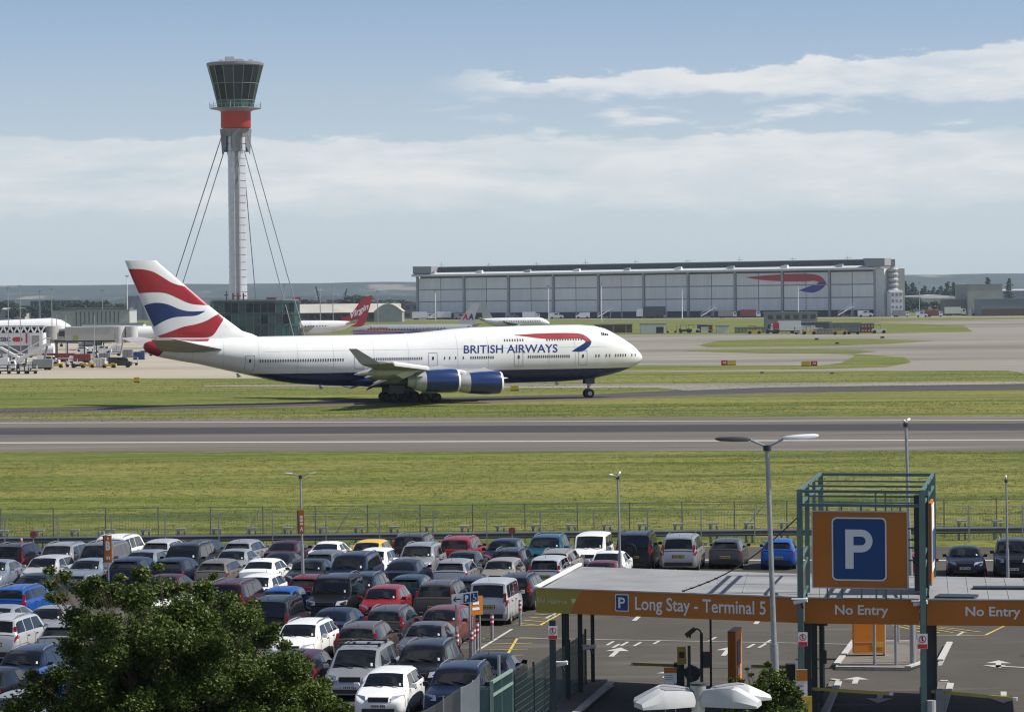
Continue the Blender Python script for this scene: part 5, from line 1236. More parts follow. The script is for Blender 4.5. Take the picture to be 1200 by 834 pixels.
    if T in ('hatch','mpvs'):
        m = MB().prism([(c.rr+.02, -.5, c.H-.035), (c.rr+.02, .5, c.H-.035), (c.rr-.16, .46, c.H-.075), (c.rr-.16, -.46, c.H-.075)], (0,0,-.03)); parts.append(('roof_spoiler', m.mesh('roof_spoiler', [M_white]), 'paint', None))
    # wheels
    tw = MB(); N_ = 22
    tw.grid([[(rd*math.cos(2*math.pi*k/N_), yy, rd*math.sin(2*math.pi*k/N_)) for k in range(N_)] for yy, rd in ((-.10, wr_*.62), (-.105, wr_*.93), (-.08, wr_), (.08, wr_), (.105, wr_*.93), (.10, wr_*.62))], close=True)
    tyre = tw.mesh('tyre', [M_tyre], 45)
    rm = MB()
    for sg in (-1, 1):
        rm.tube((0, sg*.055, 0), (0, sg*.060, 0), wr_*.60, n=18, m=1)
        rm.grid([[(rd*math.cos(2*math.pi*k/18), sg*yy, rd*math.sin(2*math.pi*k/18)) for k in range(18)] for yy, rd in ((.098, wr_*.66), (.10, wr_*.58), (.07, wr_*.56))], close=True)
        for k in range(5):
            a = 2*math.pi*k/5+.3; d = Vector((math.cos(a), 0, math.sin(a))); e = Vector((-d.z, 0, d.x))
            rm.prism([d*.02+e*.05+Vector((0, sg*.07, 0)), d*wr_*.6+e*.03+Vector((0, sg*.07, 0)), d*wr_*.6-e*.03+Vector((0, sg*.07, 0)), d*.02-e*.05+Vector((0, sg*.07, 0))], (0, sg*.022, 0))
        rm.tube((0, sg*.07, 0), (0, sg*.1, 0), .06, n=10)
    rim = rm.mesh('rim', [M_alloy, M_trim])
    return dict(parts=parts, tyre=tyre, rim=rim, car=c)
PAINT = {}
def paint(name, col, metal=.35, rough=.33):
    PAINT[name] = mat('paint_'+name, col, rough, metal, var=.05, scale=1.3, coat=.2, spec=.35)
for n_, c_, m_ in (('white',(.76,.77,.77),0),('silver',(.42,.43,.44),.6),('silver_white',(.55,.56,.57),.4),('grey',(.17,.17,.175),.5),('black',(.008,.009,.010),.1),('dark_maroon',(.05,.008,.012),.3),
    ('maroon_black',(.022,.008,.010),.3),('yellow',(.72,.46,.02),0),('dark_brown',(.035,.025,.022),.4),('red',(.23,.012,.018),.1),('dark_blue',(.012,.022,.055),.4),('teal',(.015,.10,.16),.4),('dark_grey',(.075,.075,.08),.5),
    ('blue',(.008,.085,.38),.3),('navy',(.010,.014,.032),.3),('silverblue',(.33,.38,.45),.6),('bronze',(.27,.24,.21),.6),('dark_green',(.010,.022,.020),.3),('silverdark',(.20,.21,.23),.6),('beige',(.40,.38,.33),.5),
    ('maroon',(.055,.010,.017),.3),('dark_red',(.14,.008,.014),.2),('grey_brown',(.085,.075,.068),.5),('brown',(.12,.095,.080),.5),('dark_teal',(.008,.035,.045),.4),('dark',(.020,.022,.026),.4),('rust',(.17,.042,.032),.3),('midgrey',(.14,.15,.17),.55),('red_purple',(.16,.012,.03),.2)): paint(n_, c_, m_)
PROTO = {}
def make_car(T, col, label, loc, rz):
    if T not in PROTO: PROTO[T] = car_meshes(T)
    D_ = PROTO[T]; c = D_['car']
    t = thing('parked_car' if T != 'van' else 'parked_van', label, 'van' if T == 'van' else 'car', loc, rz, 'cars parked in the long stay car park')
    t.scale = (random.uniform(.95, 1.02), random.uniform(.96, .995), random.uniform(.93, .985))
    for name, me, key, _ in D_['parts']:
        o = link(name, me, t)
        if key == 'paint': o.material_slots[0].link = 'OBJECT'; o.material_slots[0].material = PAINT[col]
    for x in c.wh[:2]:
        for sg in (-1, 1):
            w = link('wheel', D_['tyre'], t, (x, sg*(c.W/2-.115), c.wh[2])); link('rim', D_['rim'], w)
    return t
# u, v of the roof edge nearest the camera; type; colour; facing (f: front, r: rear towards the camera); label
CARS = [
(13,637.5,'suv','maroon_black','r','near-black maroon off-roader, leftmost of the row along the fence'),
(74.5,635.5,'suv','silver','f','silver off-roader facing forward beside the leftmost near-black one'),
(108,637,'mpv','grey','f','grey people carrier directly left of the orange B sign'),
(141,629.5,'mpv','white','r','white people carrier partly hidden behind the orange B sign'),
(171.6,631,'hatch','silver_white','r','silver-white hatchback right of the orange B sign, back row, rear view'),
(216,638,'mpv','black','f','large black people carrier facing forward near the back row'),
(250,636,'hatch','black','r','black hatchback peeping out right of the large black people carrier'),
(279.6,636.6,'hatch','silver','r','silver hatchback in the back row behind the silver saloon'),
(327,634.8,'saloon','dark_maroon','r','dark maroon saloon in the back row left of the lamp with the orange banner'),
(376.8,634.8,'coupe','white','r','white coupe in the back row right of the lamp with the orange banner'),
(430.8,636.6,'hatch','yellow','f','yellow hatchback, the only yellow car'),
(471.5,625,'suv','dark_brown','r','tall dark brown off-roader right of the yellow car'),
(536,632.4,'suv','red','r','bright red off-roader in the back row'),
(588,635.4,'hatch','dark_blue','f','dark blue hatchback facing forward right of the red off-roader'),
(640,631,'suv','teal','f','teal-blue off-roader facing forward left of the white van'),
(692,626.4,'van','white','f','white panel van facing forward in the back row'),
(741.7,625.8,'four','black','r','boxy black off-roader with a spare wheel on its rear door'),
(796,628,'mpv','silver','r','silver people carrier seen from behind, right of the boxy black off-roader'),
(849.6,632,'hatch','dark_grey','r','dark grey hatchback between the silver people carrier and the bright blue car'),
(911,633,'hatch','blue','r','bright blue hatchback beyond the canopy roof'),
(1072,650,'hatch','red','r','red hatchback half hidden behind the parking sign'),
(1130.5,639.6,'saloon','navy','f','dark navy saloon facing forward right of the sign frame'),
(1186.6,633,'suv','black','f','black off-roader facing forward at the right edge'),
(3.5,649,'hatch','white','f','white hatchback at the left edge in the second row'),
(51.6,650,'hatch','silver_white','f','pale hatchback whose roof shows left of the tree top'),
(84,652,'saloon','silverblue','f','silver-blue saloon half covered by the tree top on the left'),
(135.6,654,'hatch','dark_blue','r','dark blue hatchback below the orange B sign'),
(164,645.6,'saloon','silverblue','f','silver-blue saloon facing forward before the silver-white hatchback'),
(191,656.4,'hatch','navy','r','navy hatchback seen from behind, above the maroon car at the tree'),
(235,657,'hatch','bronze','r','bronze-grey hatchback seen from behind in front of the large black people carrier'),
(273.6,643.8,'saloon','silver','f','silver saloon facing forward right of the large black people carrier'),
(297.6,656.4,'saloon','white','r','white saloon with dark rear window right of the bronze-grey hatchback'),
(327.5,645,'coupe','black','r','black coupe with a bright red tail lamp left of the bannered lamp post'),
(353,654.7,'saloon','dark_green','f','dark green saloon facing forward at the bannered lamp post'),
(375.6,645.6,'hatch','silverdark','r','gunmetal hatchback before the white coupe'),
(411.6,652,'mpv','dark_blue','f','dark blue people carrier facing forward left of the small white car'),
(436.8,646,'hatch','white','f','small white hatchback in front of the yellow one'),
(471.5,656.4,'saloon','navy','r','navy saloon seen from behind left of the silver hatchback'),
(493,639,'suv','silver','f','silver off-roader facing forward below the dark brown one'),
(540,646.8,'saloon','dark_grey','f','dark grey saloon facing forward below the red off-roader'),
(528,655.8,'hatch','silver','r','silver hatchback with yellow plate in the middle of the car park'),
(594,640.8,'estate','dark','r','black estate with tall red tail lamps right of the dark grey saloon'),
(586.7,655,'mini','beige','f','small beige-silver car facing forward right of the silver hatchback'),
(639,653.4,'mpvs','silver_white','r','small silver-white people carrier at the left end of the canopy roof'),
(650,642.6,'estate','beige','r','beige estate behind the small silver-white people carrier'),
(713.5,648.6,'saloon','white','f','white saloon whose roof shows over the canopy'),
(705,660,'saloon','red_purple','f','pinkish red saloon whose roof just shows over the canopy edge'),
(12,660.5,'saloon','silverblue','f','silver-blue saloon facing forward at the left edge above the blue estate'),
(12,691,'estate','blue','r','blue estate at the left edge seen from behind'),
(40,676,'saloon','dark_teal','f','dark teal saloon behind the blue estate at the tree edge'),
(192,675.6,'saloon','maroon','f','maroon saloon above the white coupe in the tree leaves'),
(198,686.4,'coupe','white','f','white coupe half hidden by the tree top'),
(352.7,673,'hatch','dark_red','r','dark red hatchback left of the boxy black off-roader in the middle'),
(264,679.8,'mpv','maroon','r','maroon people carrier rising behind the tree on its right side'),
(303.6,678.6,'hatch','white','f','small white hatchback between the maroon people carrier and the dark red hatchback'),
(327.5,691,'mini','blue','r','small blue car with bright blue pillar behind the tall black off-roader'),
(312,703.7,'four','black','r','tall black off-roader seen from behind, right above the tree'),
(386.4,673.8,'four','black','f','boxy black off-roader facing forward in the middle of the car park'),
(424.8,678.6,'estate','navy','f','navy estate with silver roof rails beside the boxy black off-roader'),
(448.7,688.8,'hatch','red','f','red hatchback facing forward in the middle of the car park'),
(471.5,676.8,'hatch','dark_teal','r','dark teal hatchback behind the red one'),
(510,683.4,'suv','grey_brown','r','grey-brown off-roader seen from behind left of the disabled parking sign'),
(543.6,680.4,'hatch','navy','r','navy hatchback just above the disabled parking sign'),
(572.4,682.8,'van','silver_white','r','silver-white glazed van beside the disabled parking sign'),
(602,674,'estate','black','r','black estate right of the silver-white glazed van'),
(8,713,'saloon','silver','f','silver saloon behind the silver off-roader at the left edge'),
(2,726.5,'suv','silver_white','r','silver off-roader at the left edge seen from behind'),
(67,729,'hatch','silver','r','light grey hatchback half covered by the tree beside the silver off-roader'),
(48,714,'saloon','silver','f','silver saloon in the leaves above the light grey hatchback'),
(391,712,'saloon','dark_blue','r','dark blue saloon right of the white estate roof'),
(451,711.6,'estate','dark_grey','r','dark grey estate with silver roof rails below the red hatchback'),
(353,730,'estate','white','f','white estate facing forward right of the tree'),
(417.5,732,'estate','brown','r','brown-grey estate seen from behind next to the white estate'),
(500,730,'saloon','midgrey','f','grey saloon facing forward left of the striped bollards'),
(517,713,'hatch','rust','f','rust-red hatchback behind the grey saloon at the bollards'),
(29,766,'estate','dark_blue','f','dark blue estate with silver rails at the lower left'),
(42,780,'hatch','blue','r','bright blue hatchback at the lower left beside the tree'),
(0,779,'saloon','black','r','black saloon cut by the left edge at the lower left'),
(14,816,'hatch','silver','f','silver hatchback in the bottom left corner'),
(413,758,'mpv','silver','f','silver people carrier with roof bars facing forward near the bottom'),
(497,757,'suv','black','f','black off-roader facing forward behind the dark blue one at the bottom'),
(453,785.6,'hatch','white','f','white hatchback facing forward at the bottom, nearest white car'),
(536,784,'suv','dark_blue','f','dark blue off-roader facing forward beside the pale hoarding'),
(572,764,'saloon','navy','r','navy saloon seen from behind beside the yellow hatched area'),
(350,765,'hatch','maroon','r','maroon hatchback behind the silver people carrier, half in the tree'),
]
HEAD = 9.0; hh = R(HEAD); ux, uy = math.sin(hh), math.cos(hh)
ROWS = [153.8, 147.6, 142.5, 134.2, 128.5, 120.2, 114.2, 104.6, 99.2]
pos = []
for (u_, v_, T, col, fc, lab) in CARS:
    (L_, W_, H_, cw, rf_, rr_, *_r_) = TYPES[T]
    p = P(u_, v_, H_-.05); off = -rr_ if fc == 'r' else rf_
    cx, cy = p.x+ux*off, p.y+uy*off; a = cx*ux+cy*uy; b = cx*uy-cy*ux
    row = min(ROWS, key=lambda r: abs(r-a))
    if b < -15 and abs(row-a) < 3: na = a+(row-a)*.75; cx2 = cx*(na/a); b = b*(na/a); a = na
    pos.append([a, b, T, col, fc, lab, L_])
for it in range(60):                                    # cars never overlap: push neighbours apart
    for i in range(len(pos)):
        for j in range(i):
            A, B = pos[i], pos[j]; da, db = A[0]-B[0], A[1]-B[1]
            na, nb = (A[6]+B[6])/2+.12-abs(da), 2.12-abs(db)
            if na > 0 and nb > 0:
                if nb < na*.8: s = nb/2*(1 if db > 0 else -1); A[1] += s; B[1] -= s
                else: s = na/2*(1 if da > 0 else -1); A[0] += s; B[0] -= s
CAROBJ = []
for a, b, T, col, fc, lab, L_ in pos:
    x = b*uy+a*ux; y = a*uy-b*ux
    CAROBJ.append(make_car(T, col, lab, (x, y, .006), R(90-HEAD+(0 if fc == 'r' else 180)+random.uniform(-1.2, 1.2))))
# extras that set single cars apart
by = {c['label']: c for c in CAROBJ}
c = by['boxy black off-roader with a spare wheel on its rear door']
w = MB().tube((-2.30,.18,1.12),(-2.48,.18,1.12),.36,n=22).build('spare_wheel', M_black, c); MB().tube((-2.48,.18,1.12),(-2.50,.18,1.12),.20,n=16).build('rim', M_trim, w)
c = by['silver people carrier with roof bars facing forward near the bottom']
for x in (.45, -.75): MB().bar((x,-.66,1.82),(x,.66,1.82),.06,.05).box((x,-.66,1.80),(.16,.08,.12)).box((x,.66,1.80),(.16,.08,.12)).box((x,-.2,1.86),(.22,.08,.08)).box((x,.3,1.86),(.22,.08,.08)).build('roof_bar', M_trim, c)
# ---------------------------------------------------------------- lamps with banner signs
def lamp(u, yt, D, label, heads=((-1,.9),(1,.9)), r=.07, lean=0.0, head_l=.75, spread=.35, arm=.25, dark=None, top_dz=0):
    o = GX(u, D)
    pt = AT(u, yt, D); z = pt.z
    t = thing('street_lamp', label, 'street lamp', (pt.x, D, 0)); t.rotation_euler = (0, -R(lean), 0)
    t.location.x = pt.x + math.tan(R(lean))*z
    MB().tube((0,0,0),(0,0,z*.45),r*1.25,n=12).tube((0,0,z*.45),(0,0,z),r*.85,r*.7,n=12).build('pole', M_galv, t, smooth=40)
    MB().tube((0,0,z-.12),(0,0,z+.03),r*1.25,n=10).build('pole_cap', M_dark, t)
    for k, (sg, dy) in enumerate(heads):
        e = Vector((sg*spread, dy, z+arm*.35)); a_ = MB().tube((0,0,z-.02),e,.03,n=8).build('arm', M_galv, t)
        d = Vector((sg*spread, dy, 0)).normalized(); n = Vector((-d.y, d.x, 0)); L_ = head_l; w = L_*.22
        rows = []
        for q, ww, hh_ in ((0,.4,.5),(.12,.85,.9),(.5,1,1),(.88,.92,.8),(1,.6,.4)):
            c0 = e+d*(q*L_)+Vector((0,0,.02+q*.04)); rows.append([c0+n*(w*ww*.5*cx)+Vector((0,0,1))*(w*.5*hh_*cz) for cx, cz in ((-1,-.6),(-1,.1),(-.6,.6),(.6,.6),(1,.1),(1,-.6))])
        m = MB().grid(rows, close=True); m.face(rows[0]); m.face(rows[-1]); m.build('lamp_head', M_dark if dark == k else M_signwhite, t, smooth=50)
    return t
lamp(899, 522.5, 82, 'tall grey lamp post with one black and one white head before the canopy', heads=((-1,.02),(1,-.02)), r=.085, lean=1.5, head_l=.92, spread=.42+.0, arm=.5, dark=0)
def banner(t, z0, z1, w, d, txt, lab=None):
    f_ = MB().box((0,-.12,(z0+z1)/2),(w,.05,z1-z0)).build('banner_sign', M_orange, t)
    MB().box((-w/2-.025,-.10,(z0+z1)/2),(.05,.1,z1-z0)).build('banner_edge', M_dark, t)
    return f_
l1 = lamp(352, 557.5, 140, 'lamp post with a narrow orange banner beside the white coupe', heads=((-1,.1),(1,-.1)), r=.06, lean=.8, head_l=.38, spread=.35)
zt = AT(354,597,140).z; zb = AT(354,625,140).z
b_ = banner(l1, zb, zt, .26, 0, ''); l1.children
text_on('A', .2, (0,-.15,zb+.22),(1,0,0),(0,0,1), M_signwhite, b_, .01, .004, width=.15, height=.2)
for k in range(3): MB().box((0,-.15,zb+.45+k*.15),(.13,.01,.11)).build('print', M_signwhite, b_)
lamp(724, 558, 132, 'lamp post rising behind the left part of the canopy roof', heads=((-1,-.5),(.35,.5)), r=.06, lean=.9, head_l=.4, spread=.22)
lamp(1061.5, 496, 112, 'tall lamp post with two white heads rising behind the sign frame', heads=((-.6,-.3),(.8,.3)), r=.075, lean=1.3, head_l=.42, spread=.12)
lamp(1179, 562, 134, 'lamp post at the right edge near the black off-roader', heads=((-.5,-.4),(.4,.4)), r=.055, lean=.6, head_l=.35, spread=.15)
# zone sign at the left
o = GX(127.5, 143); t = thing('zone_sign', 'orange upright zone sign lettered B on a pole among the cars at left', 'sign', o)
z1 = AT(127.5, 627, 143).z; z0 = AT(127.5, 658.5, 143).z
MB().tube((0,0,0),(0,0,z1),.035,n=8).build('pole', M_galv, t); f_ = MB().box((0,-.07,(z0+z1)/2),(.34,.06,z1-z0)).build('board', M_orange, t)
MB().box((-.20,-.05,(z0+z1)/2),(.05,.12,z1-z0)).build('board_edge', M_dark, t)
text_on('B', .4, (.0,-.105,z0+.62*(z1-z0)),(1,0,0),(0,0,1), M_signwhite, f_, .02, .004, width=.2, height=.42)
for k in range(2): MB().box((-.04+.1*k,-.105,z0+.2),(.06,.01,.14)).build('print', M_signwhite, f_)
MB().box((.0,-.105,z1-.13),(.07,.01,.1)).build('print', M_signwhite, f_)
for u in (117, 121.5):
    q = GX(u, 160); MB().tube((0,0,0),(0,0,AT(u,622.5,160).z),.09,n=10).build('steel_post', M_galv, None, loc=(q.x,160,0), label='pale steel post '+('left' if u < 120 else 'right')+' of the pair above the orange B sign', category='post')
# disabled parking direction sign
D_ = 116.5; a = AT(529.5, 703, D_); b = AT(560, 698, D_); o = Vector(((a.x+b.x)/2, D_, 0)); t = thing('parking_sign', 'white board with left arrow, blue P and wheelchair symbol', 'sign', o)
zt = AT(545,694,D_).z; zb = AT(545,708,D_).z; Wd = .98; cz = (zt+zb)/2+.02; tilt = R(-7)
T_ = lambda x, z: (x, -.09, cz + x*.12 + z)
MB().prism([T_(-Wd/2,-.2), T_(Wd/2,-.2), T_(Wd/2,.2), T_(-Wd/2,.2)], (0,.03,0)).build('board', M_signwhite, t)
for x in (-.33, .17): MB().tube((x,0,0),(x,0,cz+.15),.04,n=10).build('post', M_galv, t)
y = -.096
MB().face([(x, y, cz+x*.12+z) for x, z in ((-.44,0),(-.34,.10),(-.30,.10),(-.36,.025),(-.15,.025),(-.15,-.025),(-.36,-.025),(-.30,-.10),(-.34,-.10))]).build('arrow', M_char, t)
for x0 in (.07, .35):
    p_ = MB().face([(x, y, cz+x*.12+z) for x, z in ((x0-.12,-.16),(x0+.12,-.16),(x0+.12,.16),(x0-.12,.16))]).build('symbol_panel', M_signblue, t)
    if x0 < .1: text_on('P', .25, (x0, y-.006, cz+x0*.12),(1,0,.12),(0,0,1), M_signwhite, p_, .02, .002, height=.22, width=.13)
    else:
        m = MB(); 
        for k in range(14):
            a0, a1 = -2.6+k*.28, -2.6+(k+1)*.28
            m.face([(x0-.01+r_*math.cos(aa), y-.004, cz+x0*.12-.055+r_*math.sin(aa)) for r_, aa in ((.055,a0),(.055,a1),(.075,a1),(.075,a0))])
        m.box((x0-.02,y-.004,cz+x0*.12+.02),(.025,.004,.12)).box((x0-.02,y-.004,cz+x0*.12+.11),(.04,.004,.04)).box((x0+.02,y-.004,cz+x0*.12-.02),(.09,.004,.022)).box((x0+.065,y-.004,cz+x0*.12-.06),(.02,.004,.08)); m.build('wheelchair_symbol', M_signwhite, p_)
# orange board behind it
D_ = 118.5; o = GX(559, D_); t = thing('orange_board', 'small orange board on two posts right behind the disabled parking sign', 'sign', o, R(35)); zt = AT(559,698,D_).z; zb = AT(559,720,D_).z
MB().box((0,0,(zt+zb)/2),(.55,.04,zt-zb)).build('board', M_orange, t)
for x in (-.18,.18): MB().tube((x,.05,0),(x,.05,zt),.035,n=8).build('post', M_galv, t)
MB().box((-.05,-.03,(zt+zb)/2+.1),(.28,.01,.12)).box((-.05,-.03,(zt+zb)/2-.12),(.32,.01,.1)).build('print', M_signwhite, t)
# striped bollards
first = None
for i, (u, vt, vb, lab) in enumerate([(526,741,765,'striped bollard leftmost, against the grey saloon'),(536,742,774,'striped bollard at the left post of the disabled parking sign'),(553,741,771,'striped bollard at the right post of the disabled parking sign'),
        (555.8,732,768,'striped bollard just behind the right sign post'),(559.5,727,761,'striped bollard under the orange board'),(576.8,718,751,'striped bollard alone on the asphalt before the glazed van'),(609.5,700,733,'striped bollard at the wheel of the black estate, rightmost')]):
    o = P(u, vb)
    if first is None:
        t = thing('bollard', lab, 'bollard', o, group='red and white striped bollards'); first = t
        MB().tube((0,0,0),(0,0,1.02),.06,n=12).build('post', M_galv, t)
        for k in range(4): MB().tube((0,0,.64+k*.09),(0,0,.71+k*.09),.066,n=12).build('band', M_signred if k % 2 == 0 else M_signwhite, t)
        MB().lathe([(.066,1.02),(.05,1.06),(0,1.07)], 12).build('cap', M_red, t)
    else:
        t = copy_tree(first, None, lab); t.location = o
for u, vt, D_ in ((585.5, 767, 96.5),):
    q = GX(u, D_); MB().tube((0,0,0),(0,0,AT(u,vt,D_).z),.045,n=10).build('steel_post', M_galv, None, loc=(q.x,D_,0), label='plain grey steel post standing before the navy saloon', category='post')
# small red and white cone by the navy saloon
o = P(1153.5, 672.5); t = thing('traffic_cone', 'small red and white cone beside the forward-facing navy saloon', 'cone', o)
MB().lathe([(.16,0.04),(.11,.3)], 14).build('cone', M_signred, t); MB().lathe([(.11,.3),(.085,.42)], 14).build('band', M_signwhite, t); MB().lathe([(.085,.42),(.03,.7),(0,.7)],14).build('tip', M_signred, t); MB().box((0,0,.02),(.42,.42,.04)).build('foot', M_signred, t)
o = P(25.5, 664); t = thing('traffic_marker', 'thin red-and-white marker post between the cars at the upper left', 'marker', (o.x,o.y,0)); zt_ = AT(26,641,o.y).z
MB().tube((0,0,0),(0,0,1.45),.05,n=8).build('post', M_signwhite, t); MB().lathe([(.16,1.0),(.06,1.35),(0,1.4)],10).build('cone', M_signred, t)

# ---------------------------------------------------------------- canopy
CZ = 3.9; ZB_ = 3.12
FA = [P(628,689,CZ), P(936,700,CZ)]; FB = [P(943,700.5,CZ), P(1077,702,CZ)]; FC = [P(1086,702.5,CZ), P(1300,704,CZ)]
rearL = P(680,661.5,CZ); rearM = P(940,670,CZ); rearR = P(1290,676.5,CZ)
can = thing('entrance_canopy', 'long flat grey canopy with orange fascia reading Long Stay - Terminal 5 and No Entry', 'canopy', (0,100,0)); CO = Vector((0,100,0))
def cp(p, z): return Vector((p.x, p.y, z))-CO
M_croof = mat('canopy_roof_grey', (.24,.245,.25), .75, scale=.6, var=.16)
inset = Vector((.1,.12,0))
for seg, rl, rr in ((FA, rearL, P(936,669.8,CZ)), (FB, P(946,670,CZ), P(1081,672.5,CZ)), (FC, P(1088,672.7,CZ), rearR)):
    q = [cp(seg[0],3.84)+inset, cp(seg[1],3.84)+inset, cp(rr,3.84), cp(rl,3.84)]
    MB().prism(q, (0,0,-.60)).build('roof_deck', M_croof, can)
    n = 9
    m = MB()
    for k in range(1, n):
        a = q[0]+(q[1]-q[0])*k/n; b = q[3]+(q[2]-q[3])*k/n; m.bar(a+Vector((0,0,.005)), b+Vector((0,0,.005)), .02, .02)
    m.build('roof_seams', M_croof, can)
def fascia(seg, name, m, t0=0.0, t1=1.0, parent=None):
    a = seg[0]+(seg[1]-seg[0])*t0; b = seg[0]+(seg[1]-seg[0])*t1
    d = (b-a).normalized(); n = Vector((d.y, -d.x, 0))
    return MB().prism([cp(a,ZB_), cp(b,ZB_), cp(b,CZ), cp(a,CZ)], n*-.10).build(name, m, can), d, n
q0, q1 = FA[0], FA[1]; frac = (683-628)/(936-628)
d = (q1-q0).normalized(); n = Vector((d.y, -d.x, 0)); s0 = q0+(q1-q0)*frac*1.0; s1 = q0+(q1-q0)*(frac-.045)
MB().prism([cp(q0,ZB_), cp(s1,ZB_), cp(s0,CZ), cp(q0,CZ)], n*-.10).build('olive_fascia', M_olive, can)
fA = MB().prism([cp(s1,ZB_), cp(q1,ZB_), cp(q1,CZ), cp(s0,CZ)], n*-.10).build('orange_fascia', M_orange, can)
fB, dB, nB = fascia(FB, 'orange_fascia', M_orange); fC, dC, nC = fascia(FC, 'orange_fascia', M_orange)
MB().bar(cp(FA[0],CZ+.03), cp(rearL,CZ+.03), .14, .08).build('white_roof_edge', M_signwhite, can)
for s_ in (FA, FB, FC): MB().bar(cp(s_[0],CZ+.02), cp(s_[1],CZ+.02), .09, .04).build('front_trim', M_ltgrey, can)
def fpt(seg, u, v):                                     # pixel on a fascia plane
    a, b = seg; d = (b-a).normalized(); n = Vector((d.y, -d.x, 0)); r_ = ray(u, v); o = Vector((0,0,CAMH)); t = (a-o).dot(n)/r_.dot(n); return o+r_*t-CO, d, n
def ftext(txt, seg, u0, u1, v0, v1, m, parent, bold=.01):
    a, d, n = fpt(seg, u0, (v0+v1)/2); b, _, _ = fpt(seg, u1, (v0+v1)/2); c, _, _ = fpt(seg, (u0+u1)/2, (v0+v1)/2); top, _, _ = fpt(seg, (u0+u1)/2, v0); bot, _, _ = fpt(seg, (u0+u1)/2, v1)
    me = text_mesh(txt, 1, 'lettering', m, bold, .01); xs = [v.co.x for v in me.vertices]; ys = [v.co.y for v in me.vertices]
    W_ = (b-a).length; H_ = (top-bot).length
    cc = Vector(((a.x+b.x)/2, (a.y+b.y)/2, (top.z+bot.z)/2)); kx = W_/(max(xs)-min(xs)); ky = H_/(max(ys)-min(ys)); mx = (max(xs)+min(xs))/2; my = (max(ys)+min(ys))/2
    for v in me.vertices: v.co = cc + d*((v.co.x-mx)*kx)+Vector((0,0,1))*((v.co.y-my)*ky)+n*(.012+v.co.z*.5)
    return link('lettering', me, parent)
def psign(cen, d, n, w, h, parent, border=.045):
    """blue square with white rim and white P"""
    def rr(w, h, r, off, m, nm, par):
        pts = []
        for cx, cy, a0 in ((w/2-r,h/2-r,0),(-w/2+r,h/2-r,90),(-w/2+r,-h/2+r,180),(w/2-r,-h/2+r,270)):
            for k in range(5): a = R(a0+22.5*k); pts.append(cen+d*(cx+r*math.cos(a))+Vector((0,0,1))*(cy+r*math.sin(a))+n*off)
        return MB().prism(pts, n*.012).build(nm, m, par)
    a = rr(w, h, w*.09, .0, M_signwhite, 'sign_rim', parent); b = rr(w-border*2, h-border*2, w*.07, .008, M_signblue, 'sign_face', a)
    # letter P built from a stem and a half ring
    hh_ = h*.62; ww = w*.50; st = w*.15; x0 = -ww*.5; pts = []
    def Q(x, z, o=.026): return cen+d*x+Vector((0,0,1))*z+n*o
    m = MB().prism([Q(x0,-hh_/2), Q(x0+st,-hh_/2), Q(x0+st,hh_/2), Q(x0,hh_/2)], n*.01)
    R1 = hh_*.29; R0 = R1-st*.85; cz = hh_/2-R1; cxx = x0+ww-R1
    m.prism([Q(x0+st,hh_/2-st*.85), Q(cxx,hh_/2-st*.85), Q(cxx,hh_/2), Q(x0+st,hh_/2)], n*.01); m.prism([Q(x0+st,cz-R1), Q(cxx,cz-R1), Q(cxx,cz-R1+st*.85), Q(x0+st,cz-R1+st*.85)], n*.01)
    for k in range(10):
        a0, a1 = R(-90+18*k), R(-90+18*(k+1)); m.prism([Q(cxx+R0*math.cos(a0),cz+R0*math.sin(a0)), Q(cxx+R1*math.cos(a0),cz+R1*math.sin(a0)), Q(cxx+R1*math.cos(a1),cz+R1*math.sin(a1)), Q(cxx+R0*math.cos(a1),cz+R0*math.sin(a1))], n*.01)
    m.build('letter', M_signwhite, b)
    return a
ftext('Long Stay - Terminal 5', FA, 744.5, 897.5, 701.3, 722.0, M_signwhite, fA, .012)
c, d, n = fpt(FA, 729, 705.8); psign(c, d, n, .47, .55, fA, .03)
ftext('BAA Heathrow', FA, 629.5, 665, 700.8, 707.2, mat('faded_white',(.62,.58,.30),.5,var=0), fA, .0)
c, d, n = fpt(FA, 672, 704.5); MB().prism([c+n*.01+d*.07, c+n*.01+d*.1+Vector((0,0,.1)), c+n*.01-d*.08+Vector((0,0,.09)), c+n*.01-d*.02-Vector((0,0,.09))], n*.006).build('logo', MC['faded_white'], fA)
ftext('No Entry', FB, 978.6, 1041, 708.5, 723.4, M_signwhite, fB, .02); ftext('No Entry', FC, 1131.5, 1196, 710.4, 725, M_signwhite, fC, .02)
# posts of the canopy
for u, v, w in ((695,803,.13),(680.5,815,.16),(664.5,823,.18),(660.5,820,.08),(648.5,842,.20)):
    o = P(u, v); MB().box((o.x-CO.x,o.y-CO.y,ZB_/2),(w,w,ZB_)).build('post', M_dgreen, can)
    MB().box((o.x-CO.x,o.y-CO.y,.03),(w*2,w*2,.06)).build('base_plate', M_dgreen, can)
MB().box((P(828.5,800).x, 106-CO.y, 1.55),(.07,.07,3.1)).build('post', M_dgreen, can)
cl = MB()
for k in range(3): cl.bar((P(828.5,800).x,105.95-CO.y,1.2+k*.12),(P(828.5,800).x,105.95-CO.y,1.26+k*.12),.085)
cl.build('red_band', M_signred, can)
# dark skylight slots on the right roof
for u0, u1, v in ((1098,1144,698.5),(1140,1300,688.5)):
    a = P(u0, v, 3.87)-CO; b = P(u1, v+.8, 3.87)-CO; MB().bar(a, b, .95 if u0 < 1100 else .6, .10).build('roof_vent', M_dgreen, can)
